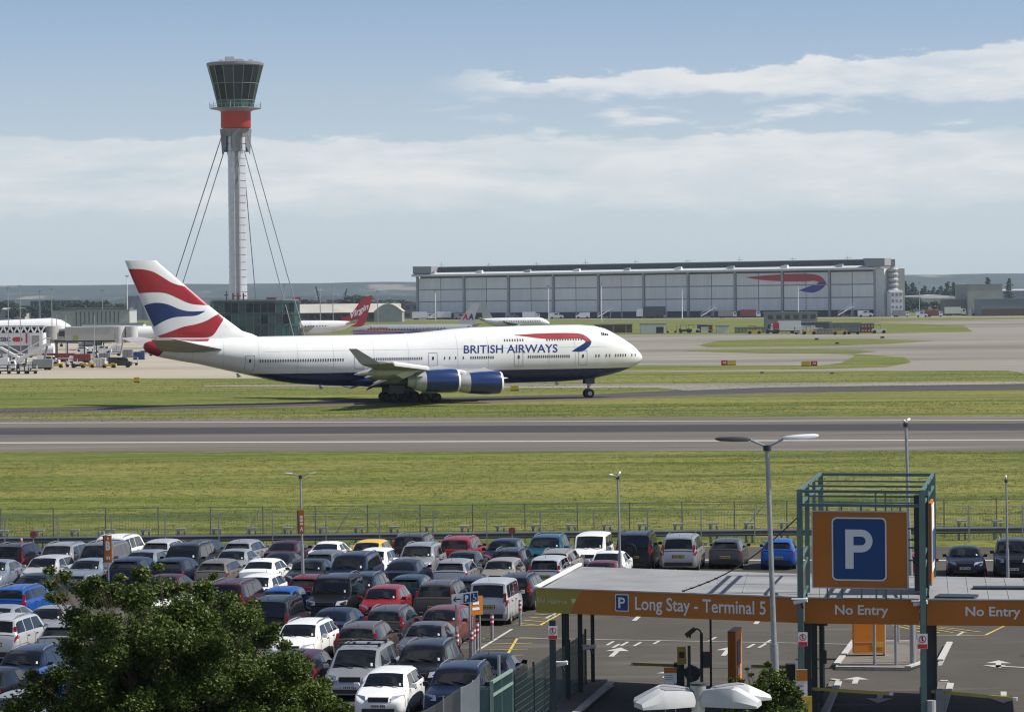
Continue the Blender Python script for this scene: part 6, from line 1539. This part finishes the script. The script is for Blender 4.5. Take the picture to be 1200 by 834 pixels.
# ---------------------------------------------------------------- gate frame with parking sign
FLp = P(936.8,573,7.3); FRp = P(1080.5,574,7.3); FLp.z = FRp.z = 0
BLp = P(961.5,553.5,7.3); BLp.z = 0
gu = (FRp-FLp); GW = gu.length; gu.normalize(); gv = BLp-FLp; GD = gv.length; gv.normalize()
gate = thing('gate_frame', 'open green steel box frame standing over the entrance, carrying the big parking sign', 'frame', FLp)
def G(x, y, z): return gu*(x*GW)+gv*(y*GD)+Vector((0,0,z))
for x in (0, 1):
    for y, w in ((0,.17),(.33,.14),(.66,.10),(1,.16)):
        MB().bar(G(x,y,0), G(x,y,7.3), w).build('post', M_green, gate)
    for z in (7.26, 6.85): MB().bar(G(x,0,z), G(x,1,z), .09).build('side_beam', M_green, gate)
    MB().bar(G(x,0,5.15), G(x,.33,5.3), .07).build('side_brace', M_green, gate); MB().bar(G(x,.33,5.3), G(x,1,5.3), .06).build('side_brace', M_green, gate)
    for z in (3.7, 4.6): MB().bar(G(x,0,z), G(x,.33,z+.35), .06).build('side_brace', M_green, gate)
for y, z, w in ((0,7.24,.09),(0,6.82,.09),(.33,7.22,.06),(.33,6.9,.06),(.66,7.2,.05),(1,7.24,.10),(1,6.3,.05)): MB().bar(G(0,y,z), G(1,y,z), w).build('cross_beam', M_green, gate)
for x in (.22,.34,.50,.62,.70,.82): MB().bar(G(x,.02,3.9), G(x,.02,6.85 if x not in (.62,.70) else 7.2), .05).build('hanger', M_green, gate)
for z in (5.9, 5.55, 5.3, 4.9): MB().bar(G(.72,.33,z), G(1,.33,z), .05).build('rail', M_green, gate)
# big P sign in front
def gp(u, v, off=0.0):
    n = Vector((gu.y, -gu.x, 0)); o = Vector((0,0,CAMH)); r_ = ray(u, v); t = (FLp+n*off-o).dot(n)/r_.dot(n); return o+r_*t
n = Vector((gu.y, -gu.x, 0)); a = gp(952.5,689,.15); b = gp(1064,689.5,.15); z1 = gp(1008,599,.15).z; z0 = gp(1008,688.7,.15).z
sg_ = thing('parking_sign', 'big orange square sign with white P on the green frame front', 'sign', Vector(((a.x+b.x)/2,(a.y+b.y)/2,0))); so_ = sg_.location.copy()
w = (Vector((b.x,b.y,0))-Vector((a.x,a.y,0))).length
def SP(x, z, o=0): return gu*x+Vector((0,0,z))+n*o
bd = MB().prism([SP(-w/2,z0),SP(w/2,z0),SP(w/2,z1),SP(-w/2,z1)], n*-.08).build('board', M_orange, sg_)
f_ = MB()
for p_, q_ in (((-w/2,z0),(w/2,z0)),((w/2,z0),(w/2,z1)),((w/2,z1),(-w/2,z1)),((-w/2,z1),(-w/2,z0))): f_.bar(SP(*p_,.01), SP(*q_,.01), .04, .04)
f_.build('board_rim', M_ltgrey, sg_)
psign(SP((1007.5-1008.2)*97/3700, (gp(1007,606,.15).z+gp(1007,680,.15).z)/2, .012), gu, n, 1.69, 1.94, bd, .045)
for x in (-.8,.8): MB().bar(SP(x,z0+.3,-.12), SP(x,z1-.3,-.12), .07).build('bracket', M_green, sg_)
# narrow sign on the right side of the frame, seen almost edge on
s2 = thing('parking_sign', 'tall orange-edged sign on the right side of the green frame', 'sign', FLp+G(1.02,.45,0)); sd = gv*-1; sn = gu
def S2(y, z, o=0): return gv*y+Vector((0,0,z))+gu*o
MB().prism([S2(-1.0,4.15),S2(1.1,4.15),S2(1.1,6.7),S2(-1.0,6.7)], gu*.08).build('board', M_orange, s2)
MB().prism([S2(-.97,4.5,.085),S2(1.07,4.5,.085),S2(1.07,6.6,.085),S2(-.97,6.6,.085)], gu*.02).build('sign_face', M_signwhite, s2); MB().prism([S2(-.7,4.8,.11),S2(.8,4.8,.11),S2(.8,5.8,.11),S2(-.7,5.8,.11)], gu*.01).build('blue_panel', M_signblue, s2)
MB().prism([S2(-1.3,3.95,.0),S2(-.6,3.95,.0),S2(-.6,6.95,0),S2(-1.3,6.95,0)], gu*-.45).build('dark_fin', M_dgreen, s2)
# lower columns, cabinets and prohibition signs by the gate
def column_group(x, label, us):
    t = thing('gate_column', label, 'column', FLp+G(x,0,0))
    for dx, dy, w, h, m in us: MB().box((dx,dy,h/2),(w,w,h)).build('column', m, t)
    return t
cg = column_group(0, 'group of black steel columns right behind the left gate post', ((.32,1.2,.20,3.1,M_dgreen),(.62,2.2,.18,3.1,M_dgreen),(.95,3.4,.10,3.1,M_dgreen),(.12,.4,.26,1.0,M_dark)))
MB().box((1.0,3.3,1.75),(.22,.2,.42)).build('box', M_dark, cg); MB().box((.95,3.3,2.85),(.4,.15,.2)).build('light', mat('dim_red',(.10,.02,.02),.4), cg)
MB().tube((.05,-.3,0),(.05,-.3,.9),.13,n=12).build('bollard_column', M_ltgrey, cg)
cg2 = column_group(1, 'pair of broad black columns right behind the right gate post', ((.32,1.5,.34,3.1,M_dgreen),(.68,3.0,.22,3.1,M_dgreen)))
MB().tube((.22,-.1,0),(.22,-.1,.9),.14,n=12).build('bollard_column', M_ltgrey, cg2); MB().box((.62,1.0,.55),(.25,.25,1.1)).build('cabinet', M_grey, cg2)
def nosign(u, v, D, label, s=1.0):
    c = AT(u, v, D); t = thing('prohibition_sign', label, 'sign', (c.x, D, 0)); z = c.z
    MB().box((0,0,z),(.29*s,.02,.42*s)).build('board', M_signwhite, t); MB().box((0,-.014,z-.14*s),(.27*s,.01,.12*s)).build('red_panel', M_signred, t)
    m = MB(); 
    for k in range(18):
        a0, a1 = 2*math.pi*k/18, 2*math.pi*(k+1)/18; m.face([(r_*s*math.cos(a_), -.016, z+.06*s+r_*s*math.sin(a_)) for r_, a_ in ((.085,a0),(.085,a1),(.108,a1),(.108,a0))])
    m.prism([(-.075*s,-.016,z+.125*s),(-.06*s,-.016,z+.14*s),(.075*s,-.016,z-.01*s),(.06*s,-.016,z-.02*s)],(0,-.002,0)); m.build('ring', M_signred, t)
    MB().box((0,-.013,z+.055*s),(.03*s,.004,.10*s)).box((0,-.013,z+.12*s),(.035*s,.004,.035*s)).build('figure', M_char, t)
    MB().box((0,.06,z),(.05,.1,.3)).build('bracket', M_dark, t)
nosign(647.8,741,98.9,'red and white no-pedestrians sign on the left canopy post', 1.0); nosign(940.8,748.5,96.2,'red and white no-pedestrians sign on the left gate post', 1.0); nosign(1081.0,751,95.8,'red and white no-pedestrians sign on the right gate post', 1.08)
def cctv(u, v, D, label, sx=-1):
    c = AT(u, v, D); t = thing('security_camera', label, 'camera', c)
    MB().tube((-.18*sx*-1,0,-.05),(.22*sx*-1,-.1,.04),.07,n=12).build('body', M_signwhite, t); MB().box((.0,-.05,.06),(.5,.2,.02)).build('sun_shield', M_signwhite, t); MB().bar((0.05,0,-.05),(0.12,.25,-.25),.05).build('bracket', M_dark, t)
cctv(937,703.5,96.3,'white security camera at the top of the left gate post'); cctv(656.5,777,99.6,'white security camera on the left canopy post low down'); cctv(690,757.5,105,'small security camera on the fence end at the canopy posts')
cctv(1077.5,706,96.3,'white security camera at the top of the right gate post')
# barrier arms
def barrier(u0, v0, u1, v1, label, z=1.0):
    a = P(u0, v0, z); b = P(u1, v1, z); t = thing('barrier_arm', label, 'barrier', (a.x, a.y, 0)); d = b-a; dn = Vector((d.x,d.y,0))
    MB().bar((0,0,z),Vector((d.x,d.y,z)),.07,.09).build('arm', mat('barrier_yellow',(.40,.33,.06),.5), t)
    MB().box((-.05,0,.55),(.3,.35,1.1)).build('housing', M_dark, t); MB().bar(Vector((d.x*.96,d.y*.96,z+.002)),Vector((d.x,d.y,z+.002)),.075,.095).build('tip', M_signwhite, t)
barrier(797,779.5,740,777.5,'yellow barrier arm left, pointing left from the ticket machine'); barrier(928,781,880,780,'yellow barrier arm half hidden behind the small tree')
barrier(946,806,1047,812.5,'yellow barrier arm across the left No Entry lane'); barrier(1086,809,1192,818.5,'yellow barrier arm across the right No Entry lane')
# ticket machines, totems, boards
D_ = 103; c = AT(798.5,768,D_); t = thing('ticket_machine', 'yellow ticket machine on a dark post behind the white lamp cluster', 'ticket machine', (c.x,D_,0))
MB().prism([(-.13,-.15,c.z-.28),(.16,-.15,c.z-.25),(.14,-.15,c.z+.28),(-.14,-.15,c.z+.28)],(0,.3,0)).build('head', M_yellow, t); MB().box((0,0,(c.z-.28)/2),(.18,.2,c.z-.28)).build('post', M_dgreen, t); MB().box((.0,-.16,c.z+.05),(.16,.02,.2)).build('panel', M_dark, t)
MB().tube((.35,-.1,c.z-.58),(.35,.1,c.z-.58),.26,n=20).build('round_plate', M_dgreen, t); MB().bar((-.4,0,c.z-.45),(.4,0,c.z-.45),.07).build('bracket', M_dgreen, t)
D_ = 98.6; c = AT(946.5,778,D_); t = thing('ticket_machine', 'yellow ticket machine between the left gate columns', 'ticket machine', (c.x,D_,0))
MB().prism([(-.12,-.12,c.z-.4),(.12,-.12,c.z-.4),(.10,-.12,c.z+.4),(-.10,-.12,c.z+.4)],(0,.24,0)).build('head', M_yellow, t); MB().box((0,0,(c.z-.4)/2),(.16,.16,c.z-.4)).build('post', M_dgreen, t)
for u, v0, v1, D_, lab in ((785.5,781.5,800,100.5,'orange and white notice board left of the ticket machine'),(939.5,784,822,95.2,'orange and white notice board at the foot of the left gate post'),(945,815,834,94.2,'yellow notice at the foot of the left gate post')):
    a = AT(u, v0, D_); b = AT(u, v1, D_); w = (15 if u < 800 else 13)/3700*D_; t = thing('notice_board', lab, 'notice board', (a.x,D_,0)); h = a.z-b.z
    MB().box((0,0,(a.z+b.z)/2),(w,.04,h)).build('board', M_signwhite if v0 < 810 else M_yellow, t); MB().box((0,-.03,a.z-h*.17),(w,.02,h*.34)).build('orange_panel', M_orange if v0 < 810 else M_yellow, t)
    for k in range(3): MB().box((-w*.1,-.026,a.z-h*.5-k*h*.13),(w*.6,.012,h*.03)).build('print', M_grey, t)
    for x in (-w*.4,w*.4): MB().box((x,.04,b.z/2+.1),(.04,.04,b.z+.2)).build('leg', M_ltgrey, t)
D_ = 101.5; c = AT(817.5,738,D_); t = thing('camera_pole', 'black pole with camera and loop of cable beside the ticket machine', 'camera pole', (c.x,D_,0)); zt = c.z
MB().tube((-.28,0,0),(-.28,0,zt-.5),.05,n=8).tube((.12,0,0),(.12,0,zt-.1),.05,n=8).bar((-.28,0,zt-1.1),(.12,0,zt-1.3),.05).build('pole', M_dark, t)
m = MB(); pr = None
for k in range(9): 
    a = R(180-22*k); p_ = Vector((-.05+.2*math.cos(a),0,zt-.25+.3*math.sin(a)))
    if pr: m.bar(pr, p_, .05)
    pr = p_
m.build('hook', M_dark, t); MB().box((.28,0,zt-.95),(.24,.2,.5)).build('control_box', M_dark, t)
MB().prism([(-.42,-.1,zt-.12),(-.12,-.1,zt+.10),(-.05,-.1,zt),(-.35,-.1,zt-.24)],(0,.2,0)).build('camera_head', M_dark, t); MB().box((-.26,0,zt-1.75),(.2,.2,.5)).build('junction_box', M_dgreen, t)
def totem(o, w, d, h, label, rz, logo=True):
    t = thing('orange_totem', label, 'totem', o, rz)
    MB().box((0,0,h/2+.12),(w,d,h-.24)).build('body', mat('totem_orange', (.66,.20,.008), .5, var=.05), t); MB().box((0,0,.06),(w*.94,d*.94,.12)).build('plinth', M_dark, t)
    MB().box((0,0,h+.01),(w*1.02,d*1.02,.03)).build('cap', M_orange, t)
    if logo:
        MB().box((w/2+.008,0,h*.62),(.015,d*.55,h*.42)).build('blue_panel', M_signblue, t); MB().box((w/2+.012,0,h*.30),(.015,d*.5,h*.12)).build('print', M_signwhite, t)
    else:
        MB().box((w*.27,-d/2-.008,h*.24),(w*.36,.015,.18)).build('yellow_panel', M_yellow, t); MB().box((0,-d/2-.006,h*.28),(w*.98,.01,.015)).build('seam', M_ltgrey, t); MB().box((w/2+.02,0,h/2),(.04,d,h)).build('white_edge', M_signwhite, t)
    return t
totem(P(861.5,806), .27, 1.5, 1.98, 'narrow orange totem with sunlit side and blue panel, behind the small tree', R(-12))
totem(P(1018,772), 1.12, .45, 2.3, 'broad orange totem on the paved island under the No Entry fascia', R(3), False)
o = P(1018,776)
for u, v in ((1025,783),(1050,783.5),(1068,780),(1052.5,756),(1072,758)):
    q = P(u, v); MB().tube((0,0,0),(0,0,2.4),.055,n=10).build('steel_post', M_galv, None, loc=q, label={1025:'grey post before the broad orange totem',1050:'grey post in the middle of the paved island',1068:'slanting-lit grey post right on the paved island',1052.5:'far grey post behind the middle island post',1072:'pale far post at the right rear of the paved island'}[u], category='post')
# cable strung from the gate frame down over the canopy roof
pts = [G(0,0,6.5)+FLp, P(860,660,4.0), P(800,693,3.97)]
m = MB(); A, B = pts[0], P(801,692,3.97)
for k in range(14):
    q0 = A+(B-A)*k/14; q1 = A+(B-A)*(k+1)/14; s0 = -.35*math.sin(math.pi*k/14); s1 = -.35*math.sin(math.pi*(k+1)/14)
    m.tube(q0+Vector((0,0,s0)), q1+Vector((0,0,s1)), .022, n=5)
    if k > 8: m.box((q1+Vector((0,0,s1))), (.10,.06,.05))
m.build('cable', M_dark, label='dark cable strung from the green frame down onto the canopy roof', category='cable')

# ---------------------------------------------------------------- mesh fence, green gate and hoarding in the foreground
M_wire = mat('mesh_wire', (.10,.14,.13), .5, .3)
def mesh_fence(a, b, h, label, nposts, m=M_dgreen):
    a = Vector(a); b = Vector(b); t = thing('mesh_fence', label, 'fence', a); d = b-a; L_ = d.length
    for k in range(nposts): p_ = d*k/(nposts-1); MB().bar(p_, p_+Vector((0,0,h+.12)), .07).build('post', m, t)
    mb = MB(); nv = int(L_/.05)
    for k in range(nv): p_ = d*k/nv; mb.bar(p_+Vector((0,0,.05)), p_+Vector((0,0,h)), .007)
    for k in range(int(h/.2)+1): mb.bar(Vector((0,0,.05+.2*k)), d+Vector((0,0,.05+.2*k)), .009)
    mb.build('wire_mesh', M_wire, t, kind='stuff'); return t
gl0 = P(600,783,2.2); gl1 = AT(690, 800, 107); q1 = P(690, 806)
gl0.z = 0
mesh_fence((gl0.x+.05, gl0.y+.15, 0), (q1.x-.1, q1.y, 0), 1.9, 'dark wire-mesh fence running back from the green gate to the canopy posts', 5)
ga = P(576,797.6,2.2); ga.z = 0; gb = gl0; gt = thing('green_gate', 'pale green framed mesh gate half in view at the bottom beside the hoarding', 'gate', ga); dd = gb-ga
M_pgreen = mat('pale_green_steel', (.20,.30,.25), .5, scale=3)
for k, w in ((0,.10),(.48,.04),(1,.09)): MB().bar(dd*k, dd*k+Vector((0,0,2.2)), w).build('post', M_pgreen, gt)
for z in (2.16, 1.78, .15): MB().bar(Vector((0,0,z)), dd+Vector((0,0,z)), .08).build('rail', M_pgreen, gt)
m = MB()
for k in range(60): m.bar(dd*k/60+Vector((0,0,.1)), dd*k/60+Vector((0,0,2.15)), .012)
m.build('mesh_infill', M_green, gt, kind='stuff')
MB().bar(Vector((-.02,0,0)), Vector((-.02,0,2.12)), .08).bar((-.38,0,2.02),(0,0,2.02),.05).bar((-.38,0,1.2),(0,0,1.2),.05).bar((-.38,0,0),(-.38,0,2.05),.05).box((-.2,.02,1.0),(.34,.02,1.9)).build('side_panel', M_green, gt)
D_ = 88; hb_ = thing('pale_hoarding', 'pale white sheet with a swooping top edge leaning before the dark blue off-roader', 'hoarding', (AT(550,800,D_).x, D_, 0)); ho = hb_.location.copy()
def hz_(u, v): p_ = AT(u, v, D_); return (p_.x-ho.x, 0, p_.z)
top = [(540.5,805),(545,803.5),(550,801),(554,798),(558,794.5),(562,788.5)]
MB().prism([hz_(562,860)]+[hz_(*p_) for p_ in top[::-1]]+[hz_(540.5,860)], (0,.06,0)).build('sheet', mat('pale_sheet',(.50,.54,.52),.5,scale=2), hb_)
top2 = [(488,836),(500,831),(512,824),(522,817.5),(532,810.5),(540,805)]
MB().prism([hz_(540,862)]+[hz_(*p_) for p_ in top2[::-1]]+[hz_(488,862)], (0,.05,0)).build('sheet', mat('grey_sheet',(.22,.22,.20),.7,scale=2), hb_, label='grey-brown lower sheet')
for u in (519.5,540): MB().bar(hz_(u, 870), hz_(u, 815 if u < 530 else 805), .03).build('batten', M_ltgrey, hb_)

# ---------------------------------------------------------------- lamp cluster in the near foreground
DL = 49.0; c = AT(818, 803, DL); t = thing('lamp_cluster', 'near white lamp post top with four broad white lamp heads', 'street lamp', (c.x, DL, 0)); zt = c.z; k_ = DL/3700
MB().tube((0,0,0),(0,0,zt-.02),.105,n=20).build('pole', M_signwhite, t, smooth=40); MB().tube((0,0,zt-.22),(0,0,zt+.01),.125,n=20).build('pole_head', M_galv, t, smooth=40); MB().tube((0,0,zt+.01),(0,0,zt+.045),.13,n=20).build('pole_cap', M_dark, t)
M_lhead = mat('lamp_head_white', (.50,.51,.52), .45, scale=3, var=.10); M_lens = mat('lamp_glass', (.2,.21,.22), .15, var=.05)
for ang, L_, w, hgt, rise, r0 in ((196,.90,.46,.27,-.06,.08),(165,.86,.46,.25,-.01,.12),(-14,.90,.48,.28,-.06,.06),(17,.92,.46,.25,.0,.22)):
    a = R(ang); d = Vector((math.cos(a), math.sin(a), 0)); n = Vector((-d.y, d.x, 0)); h = link('lamp_head', None, t); h.empty_display_size = .2; rows = []
    for q, ww, tp in ((0,.50,.70),(.06,.62,.86),(.30,.80,.97),(.55,1.0,1.0),(.62,1.0,.97),(.86,1.0,.56),(1,.96,.30)):
        c0 = d*(r0+q*L_)+Vector((0,0,zt-.25+rise)); W2 = w/2*ww; Hh = hgt*tp
        rows.append([c0+n*(W2*x)+Vector((0,0,Hh*z)) for x, z in ((-1,0),(-1,.40),(-.70,1),(.70,1),(1,.40),(1,0))])
    m = MB().grid(rows, close=True); m.face(rows[0]); m.face(rows[-1]); me = m.mesh('housing', [M_lhead], 25); link('housing', me, h)
    up = Vector((0,0,.007))
    MB().grid([[r_[2]*(1-q_)+r_[3]*q_+up for q_ in (.06, .94)] for r_ in rows[1:4]]).build('top_panel', mat('lamp_panel_grey',(.25,.26,.28),.5), h)
    dn = Vector((0,0,-.012)); MB().face([rows[1][0]+dn, rows[1][5]+dn, rows[5][5]+dn, rows[5][0]+dn]).build('lens', M_lens, h)
    MB().bar(Vector((0,0,zt-.22)), d*(r0+.05)+Vector((0,0,zt-.15+rise)), .10).build('arm', M_galv, h)

# ---------------------------------------------------------------- trees
def leafmat(name, c1, c2, c3):
    m = bpy.data.materials.new(name); m.use_nodes = True; t = m.node_tree; b = t.nodes['Principled BSDF']; b.inputs['Roughness'].default_value = .55; b.inputs['Specular IOR Level'].default_value = .35
    g = t.nodes.new('ShaderNodeNewGeometry'); rp = t.nodes.new('ShaderNodeValToRGB'); t.links.new(g.outputs['Random Per Island'], rp.inputs[0])
    e = rp.color_ramp.elements; e[0].color = (*c1,1); e[1].color = (*c3,1); x = e.new(.5); x.color = (*c2,1)
    t.links.new(rp.outputs[0], b.inputs['Base Color']); b.inputs['Subsurface Weight'].default_value = 0
    tr = t.nodes.new('ShaderNodeBsdfTranslucent'); t.links.new(rp.outputs[0], tr.inputs[0]); mx = t.nodes.new('ShaderNodeMixShader'); mx.inputs[0].default_value = .22
    t.links.new(b.outputs[0], mx.inputs[1]); t.links.new(tr.outputs[0], mx.inputs[2]); t.links.new(mx.outputs[0], t.nodes['Material Output'].inputs[0]); return m
M_leaf = leafmat('leaves_dark_green', (.028,.056,.008), (.060,.096,.013), (.125,.155,.024))
M_leaf2 = leafmat('leaves_far_green', (.020,.038,.018), (.03,.052,.022), (.045,.065,.025))
def clump_leaves(mb, c, r, n, ls, rnd):
    for _ in range(n):
        while True:
            p = Vector((rnd.uniform(-1,1), rnd.uniform(-1,1), rnd.uniform(-1,1)))
            if p.length < 1: break
        p = p*(.45+.55*rnd.random()) if p.length > .2 else p
        p = Vector((p.x*r, p.y*r, p.z*r*.75))+c
        a = Vector((rnd.gauss(0,1), rnd.gauss(0,1), rnd.gauss(0,.6))).normalized(); b = a.cross(Vector((rnd.gauss(0,1), rnd.gauss(0,1), rnd.gauss(0,1)))).normalized()
        s = ls*rnd.uniform(.6,1.3)
        mb.face([p-a*s, p+b*s*.48+a*s*.1, p+a*s, p-b*s*.48+a*s*.1])
def tree(label, base, clumps, trunk_r, nleaf, ls, seed, mleaf=M_leaf, fork=.45, cat='tree', name='broadleaf_tree', limb_r=.05):
    rnd = random.Random(seed); t = thing(name, label, cat, base); top = max(c[0][2] for c in clumps)
    zf = top*fork; tk = MB().tube((0,0,-.1),(0.05,0,zf),trunk_r,trunk_r*.7,n=12); mb = MB()
    for (c, r) in clumps:
        c = Vector(c); st = Vector((.05,0,zf*rnd.uniform(.75,1))); mid = st+(c-st)*.5+Vector((rnd.uniform(-.2,.2),rnd.uniform(-.2,.2),-.15*r))
        tk.tube(st, mid, limb_r*1.4, limb_r*.8, n=6); tk.tube(mid, c, limb_r*.8, limb_r*.3, n=5)
        for _ in range(5):
            e = c+Vector((rnd.uniform(-1,1),rnd.uniform(-1,1),rnd.uniform(-.6,.9)))*r*.85; tk.tube(mid+(c-mid)*rnd.uniform(.3,1), e, limb_r*.35, limb_r*.12, n=4)
        clump_leaves(mb, c, r, int(nleaf*r*r), ls, rnd)
    tk.build('trunk', M_wood, t, smooth=50); mb.build('crown', mleaf, t); return t
# big tree in the lower left: crown outline taken as clumps at a distance of 64-68 m
DTR = 66.0; base = GX(215, DTR); rnd = random.Random(3)
outline = [(100,690,16),(75,676,12),(58,668,9),(112,700,20),(135,690,14),(165,672,14),(160,700,26),(70,700,12),(90,724,20),(120,735,28),(190,690,20),(215,715,28),(238,690,16),(235,735,34),(268,704,16),(290,722,20),(310,745,20),(270,760,36),(180,735,38),(150,770,44),(100,772,26),(105,800,30),(60,700,8),
  (220,790,50),(290,795,40),(335,775,18),(340,800,28),(365,815,26),(385,826,18),(130,815,50),(60,800,12),(70,828,22),(90,838,30),(180,840,50),(260,850,55),(340,848,50),(395,845,16),(150,850,45),(310,868,55),(200,880,70),(100,880,40),(45,829,6),(48,808,28),(24,830,24),(10,845,20),(38,790,10),(82,758,18),(72,790,20),(400,832,16),(378,802,14),(356,778,12),(334,756,10),(95,742,16),(130,700,18),(60,684,10),(112,680,10),(240,700,14),(215,690,12),(250,675,7),(186,664,7),(140,676,8),(118,684,9),(298,706,8),(323,733,9),(350,790,14)]
cl = []
for (u, v, r) in outline:
    D_ = DTR+rnd.uniform(-1.6, 1.8); p = AT(u, v, D_); cl.append(((p.x-base.x, D_-base.y, p.z), max(.14, r*D_/3700*1.16)))
for _ in range(46):
    u = rnd.uniform(95, 350); v = rnd.uniform(755, 850) if u > 290 or u < 130 else rnd.uniform(722, 850); D_ = DTR+rnd.uniform(-1.6, 1.0); p = AT(u, v, D_); cl.append(((p.x-base.x, D_-base.y, p.z), rnd.uniform(22,34)*D_/3700))
tree('large dark green leafy tree filling the lower left corner', base, cl, .22, 7800, .044, 5, limb_r=.016)
DTR = 74.0; base = GX(905, DTR); cl = []
for (u, v, r) in [(902,790,13),(900,778,6),(912,800,17),(890,806,14),(925,806,14),(905,818,20),(885,828,18),(930,826,18),(935,812,8),(858,804,6),(868,797,5),(865,812,10),(856,796,4),(880,790,4),(870,830,16),(912,840,24),(940,838,12),(893,795,6),(918,787,5),(866,850,14),(875,783,2.5),(852,830,8)]:
    D_ = DTR+rnd.uniform(-.5,.5); p = AT(u, v, D_); cl.append(((p.x-base.x, D_-base.y, p.z), r*D_/3700))
tree('small leafy tree right of the white lamp cluster', base, cl, .10, 8500, .05, 11, limb_r=.012)
# poplars and other far trees
def proto_poplar(seed, h=18, w=2.4):
    rnd = random.Random(seed); mb = MB()
    for k in range(14):
        z = h*(.10+.90*k/13); r = w*math.sin(math.pi*min(1,(.16+.84*k/13)))**.7*rnd.uniform(.8,1.15)+.3
        clump_leaves(mb, Vector((rnd.uniform(-.4,.4), rnd.uniform(-.4,.4), z)), max(.5, r), 30, .8, rnd)
    return mb.mesh('crown', [M_leaf2]), MB().tube((0,0,0),(0,0,h*.7),.35,.15,n=6).mesh('trunk', [M_wood])
def proto_round(seed, h=12, w=6):
    rnd = random.Random(seed); mb = MB()
    for k in range(16):
        a = rnd.uniform(0,6.28); rr = rnd.uniform(0,w*.6); z = h*rnd.uniform(.35,.9)
        clump_leaves(mb, Vector((rr*math.cos(a), rr*math.sin(a), z)), w*rnd.uniform(.3,.5), 40, .9, rnd)
    return mb.mesh('crown', [M_leaf2]), MB().tube((0,0,0),(0,0,h*.6),.4,.2,n=6).mesh('trunk', [M_wood])
PP = [proto_poplar(s, 18, 2.2+.3*s) for s in range(4)]; PR = [proto_round(s+20) for s in range(3)]
rnd = random.Random(9)
def put_far(kind, u, yt, D, label, group, wk=1.0):
    me, tr = (rnd.choice(PP) if kind == 'poplar_tree' else rnd.choice(PR)); h0 = 18.5 if kind == 'poplar_tree' else 12.5
    o = GX(u, D); h = AT(u, yt, D).z; t = thing(kind, label, 'tree', o, rnd.uniform(0,6), group); k = h/h0; t.scale = (k*wk, k*wk, k); link('crown', me, t); link('trunk', tr, t)
for u, yt in [(1046,331),(1050,333),(1061,329.5),(1065,336),(1070,331),(1073,336),(1084,335),(1088,340),(1094,336),(1098,341),(1103,334.5),(1107,338),(1111,330),(1114,341),(1117,331),(1121,336),(1127,336),(1131,340),(1136,343),(1140,345),(1157,325),(1077,341),(1058,341),(1124,343),(1055,336),(1067,340),(1081,338),(1091,341),(1100,339),(1106,342),(1119,340),(1129,341),(1133,344)]:
    put_far('poplar_tree', u, yt, 3050+rnd.uniform(-80,80), 'tall dark poplar in the row on the horizon right of the hangar', 'poplars on the horizon right of the hangar', 1.35)
put_far('poplar_tree', 1182, 326, 2900, 'lone leaning dark poplar above the pale depot at the right edge', None, 1.3)
for u, yt in [(1062,352),(1070,353),(1078,351),(1086,353),(1094,352),(1101,354),(1108,353),(1116,354),(1124,355),(1051,350),(1131,355),(1139,356)]:
    put_far('round_tree', u, yt, 2450+rnd.uniform(-60,60), 'rounded dark tree in the belt below the poplars on the right', 'rounded trees below the poplars', 1.3)
for u, yt, D, lab in [(414,344.5,2700,'broad round tree left of the Virgin tail'),(424,346,2680,'broad round tree behind the Virgin tail'),(408,349,2690,'smaller round tree left of the Virgin tail'),(361,350,2600,'round tree just right of the teal office'),(466,356,2500,'round tree left of the low hangar annexe'),(474,357,2480,'smaller round tree touching the low hangar annexe')]:
    put_far('round_tree', u, yt, D, lab, None, 1.5)
for k in range(30):
    u = -10+k*6.3+rnd.uniform(-3,3); put_far('round_tree', u, 355+rnd.uniform(-4,5), 3000+rnd.uniform(-400,900), 'small far rounded tree on the plain behind the left stands', 'far trees behind the left stands', 1.7)
for k in range(26):
    u = 345+k*5.6+rnd.uniform(-2,2); put_far('round_tree', u, 351.5+rnd.uniform(-1.5,2), 3600+rnd.uniform(-200,900), 'small far rounded tree behind the cargo shed roof', 'far trees behind the cargo shed', 1.9)
# ---------------------------------------------------------------- haze
hm = bpy.data.materials.new('haze'); hm.use_nodes = True; ht = hm.node_tree; ht.nodes.clear(); pv = ht.nodes.new('ShaderNodeVolumePrincipled'); oo = ht.nodes.new('ShaderNodeOutputMaterial')
pv.inputs['Color'].default_value = (.70,.87,1,1); pv.inputs['Density'].default_value = HAZE; pv.inputs['Anisotropy'].default_value = .2; ht.links.new(pv.outputs[0], oo.inputs[1])
MB().box((0, 6450, 70), (60000, 13900, 146)).build('haze', hm, kind='stuff')
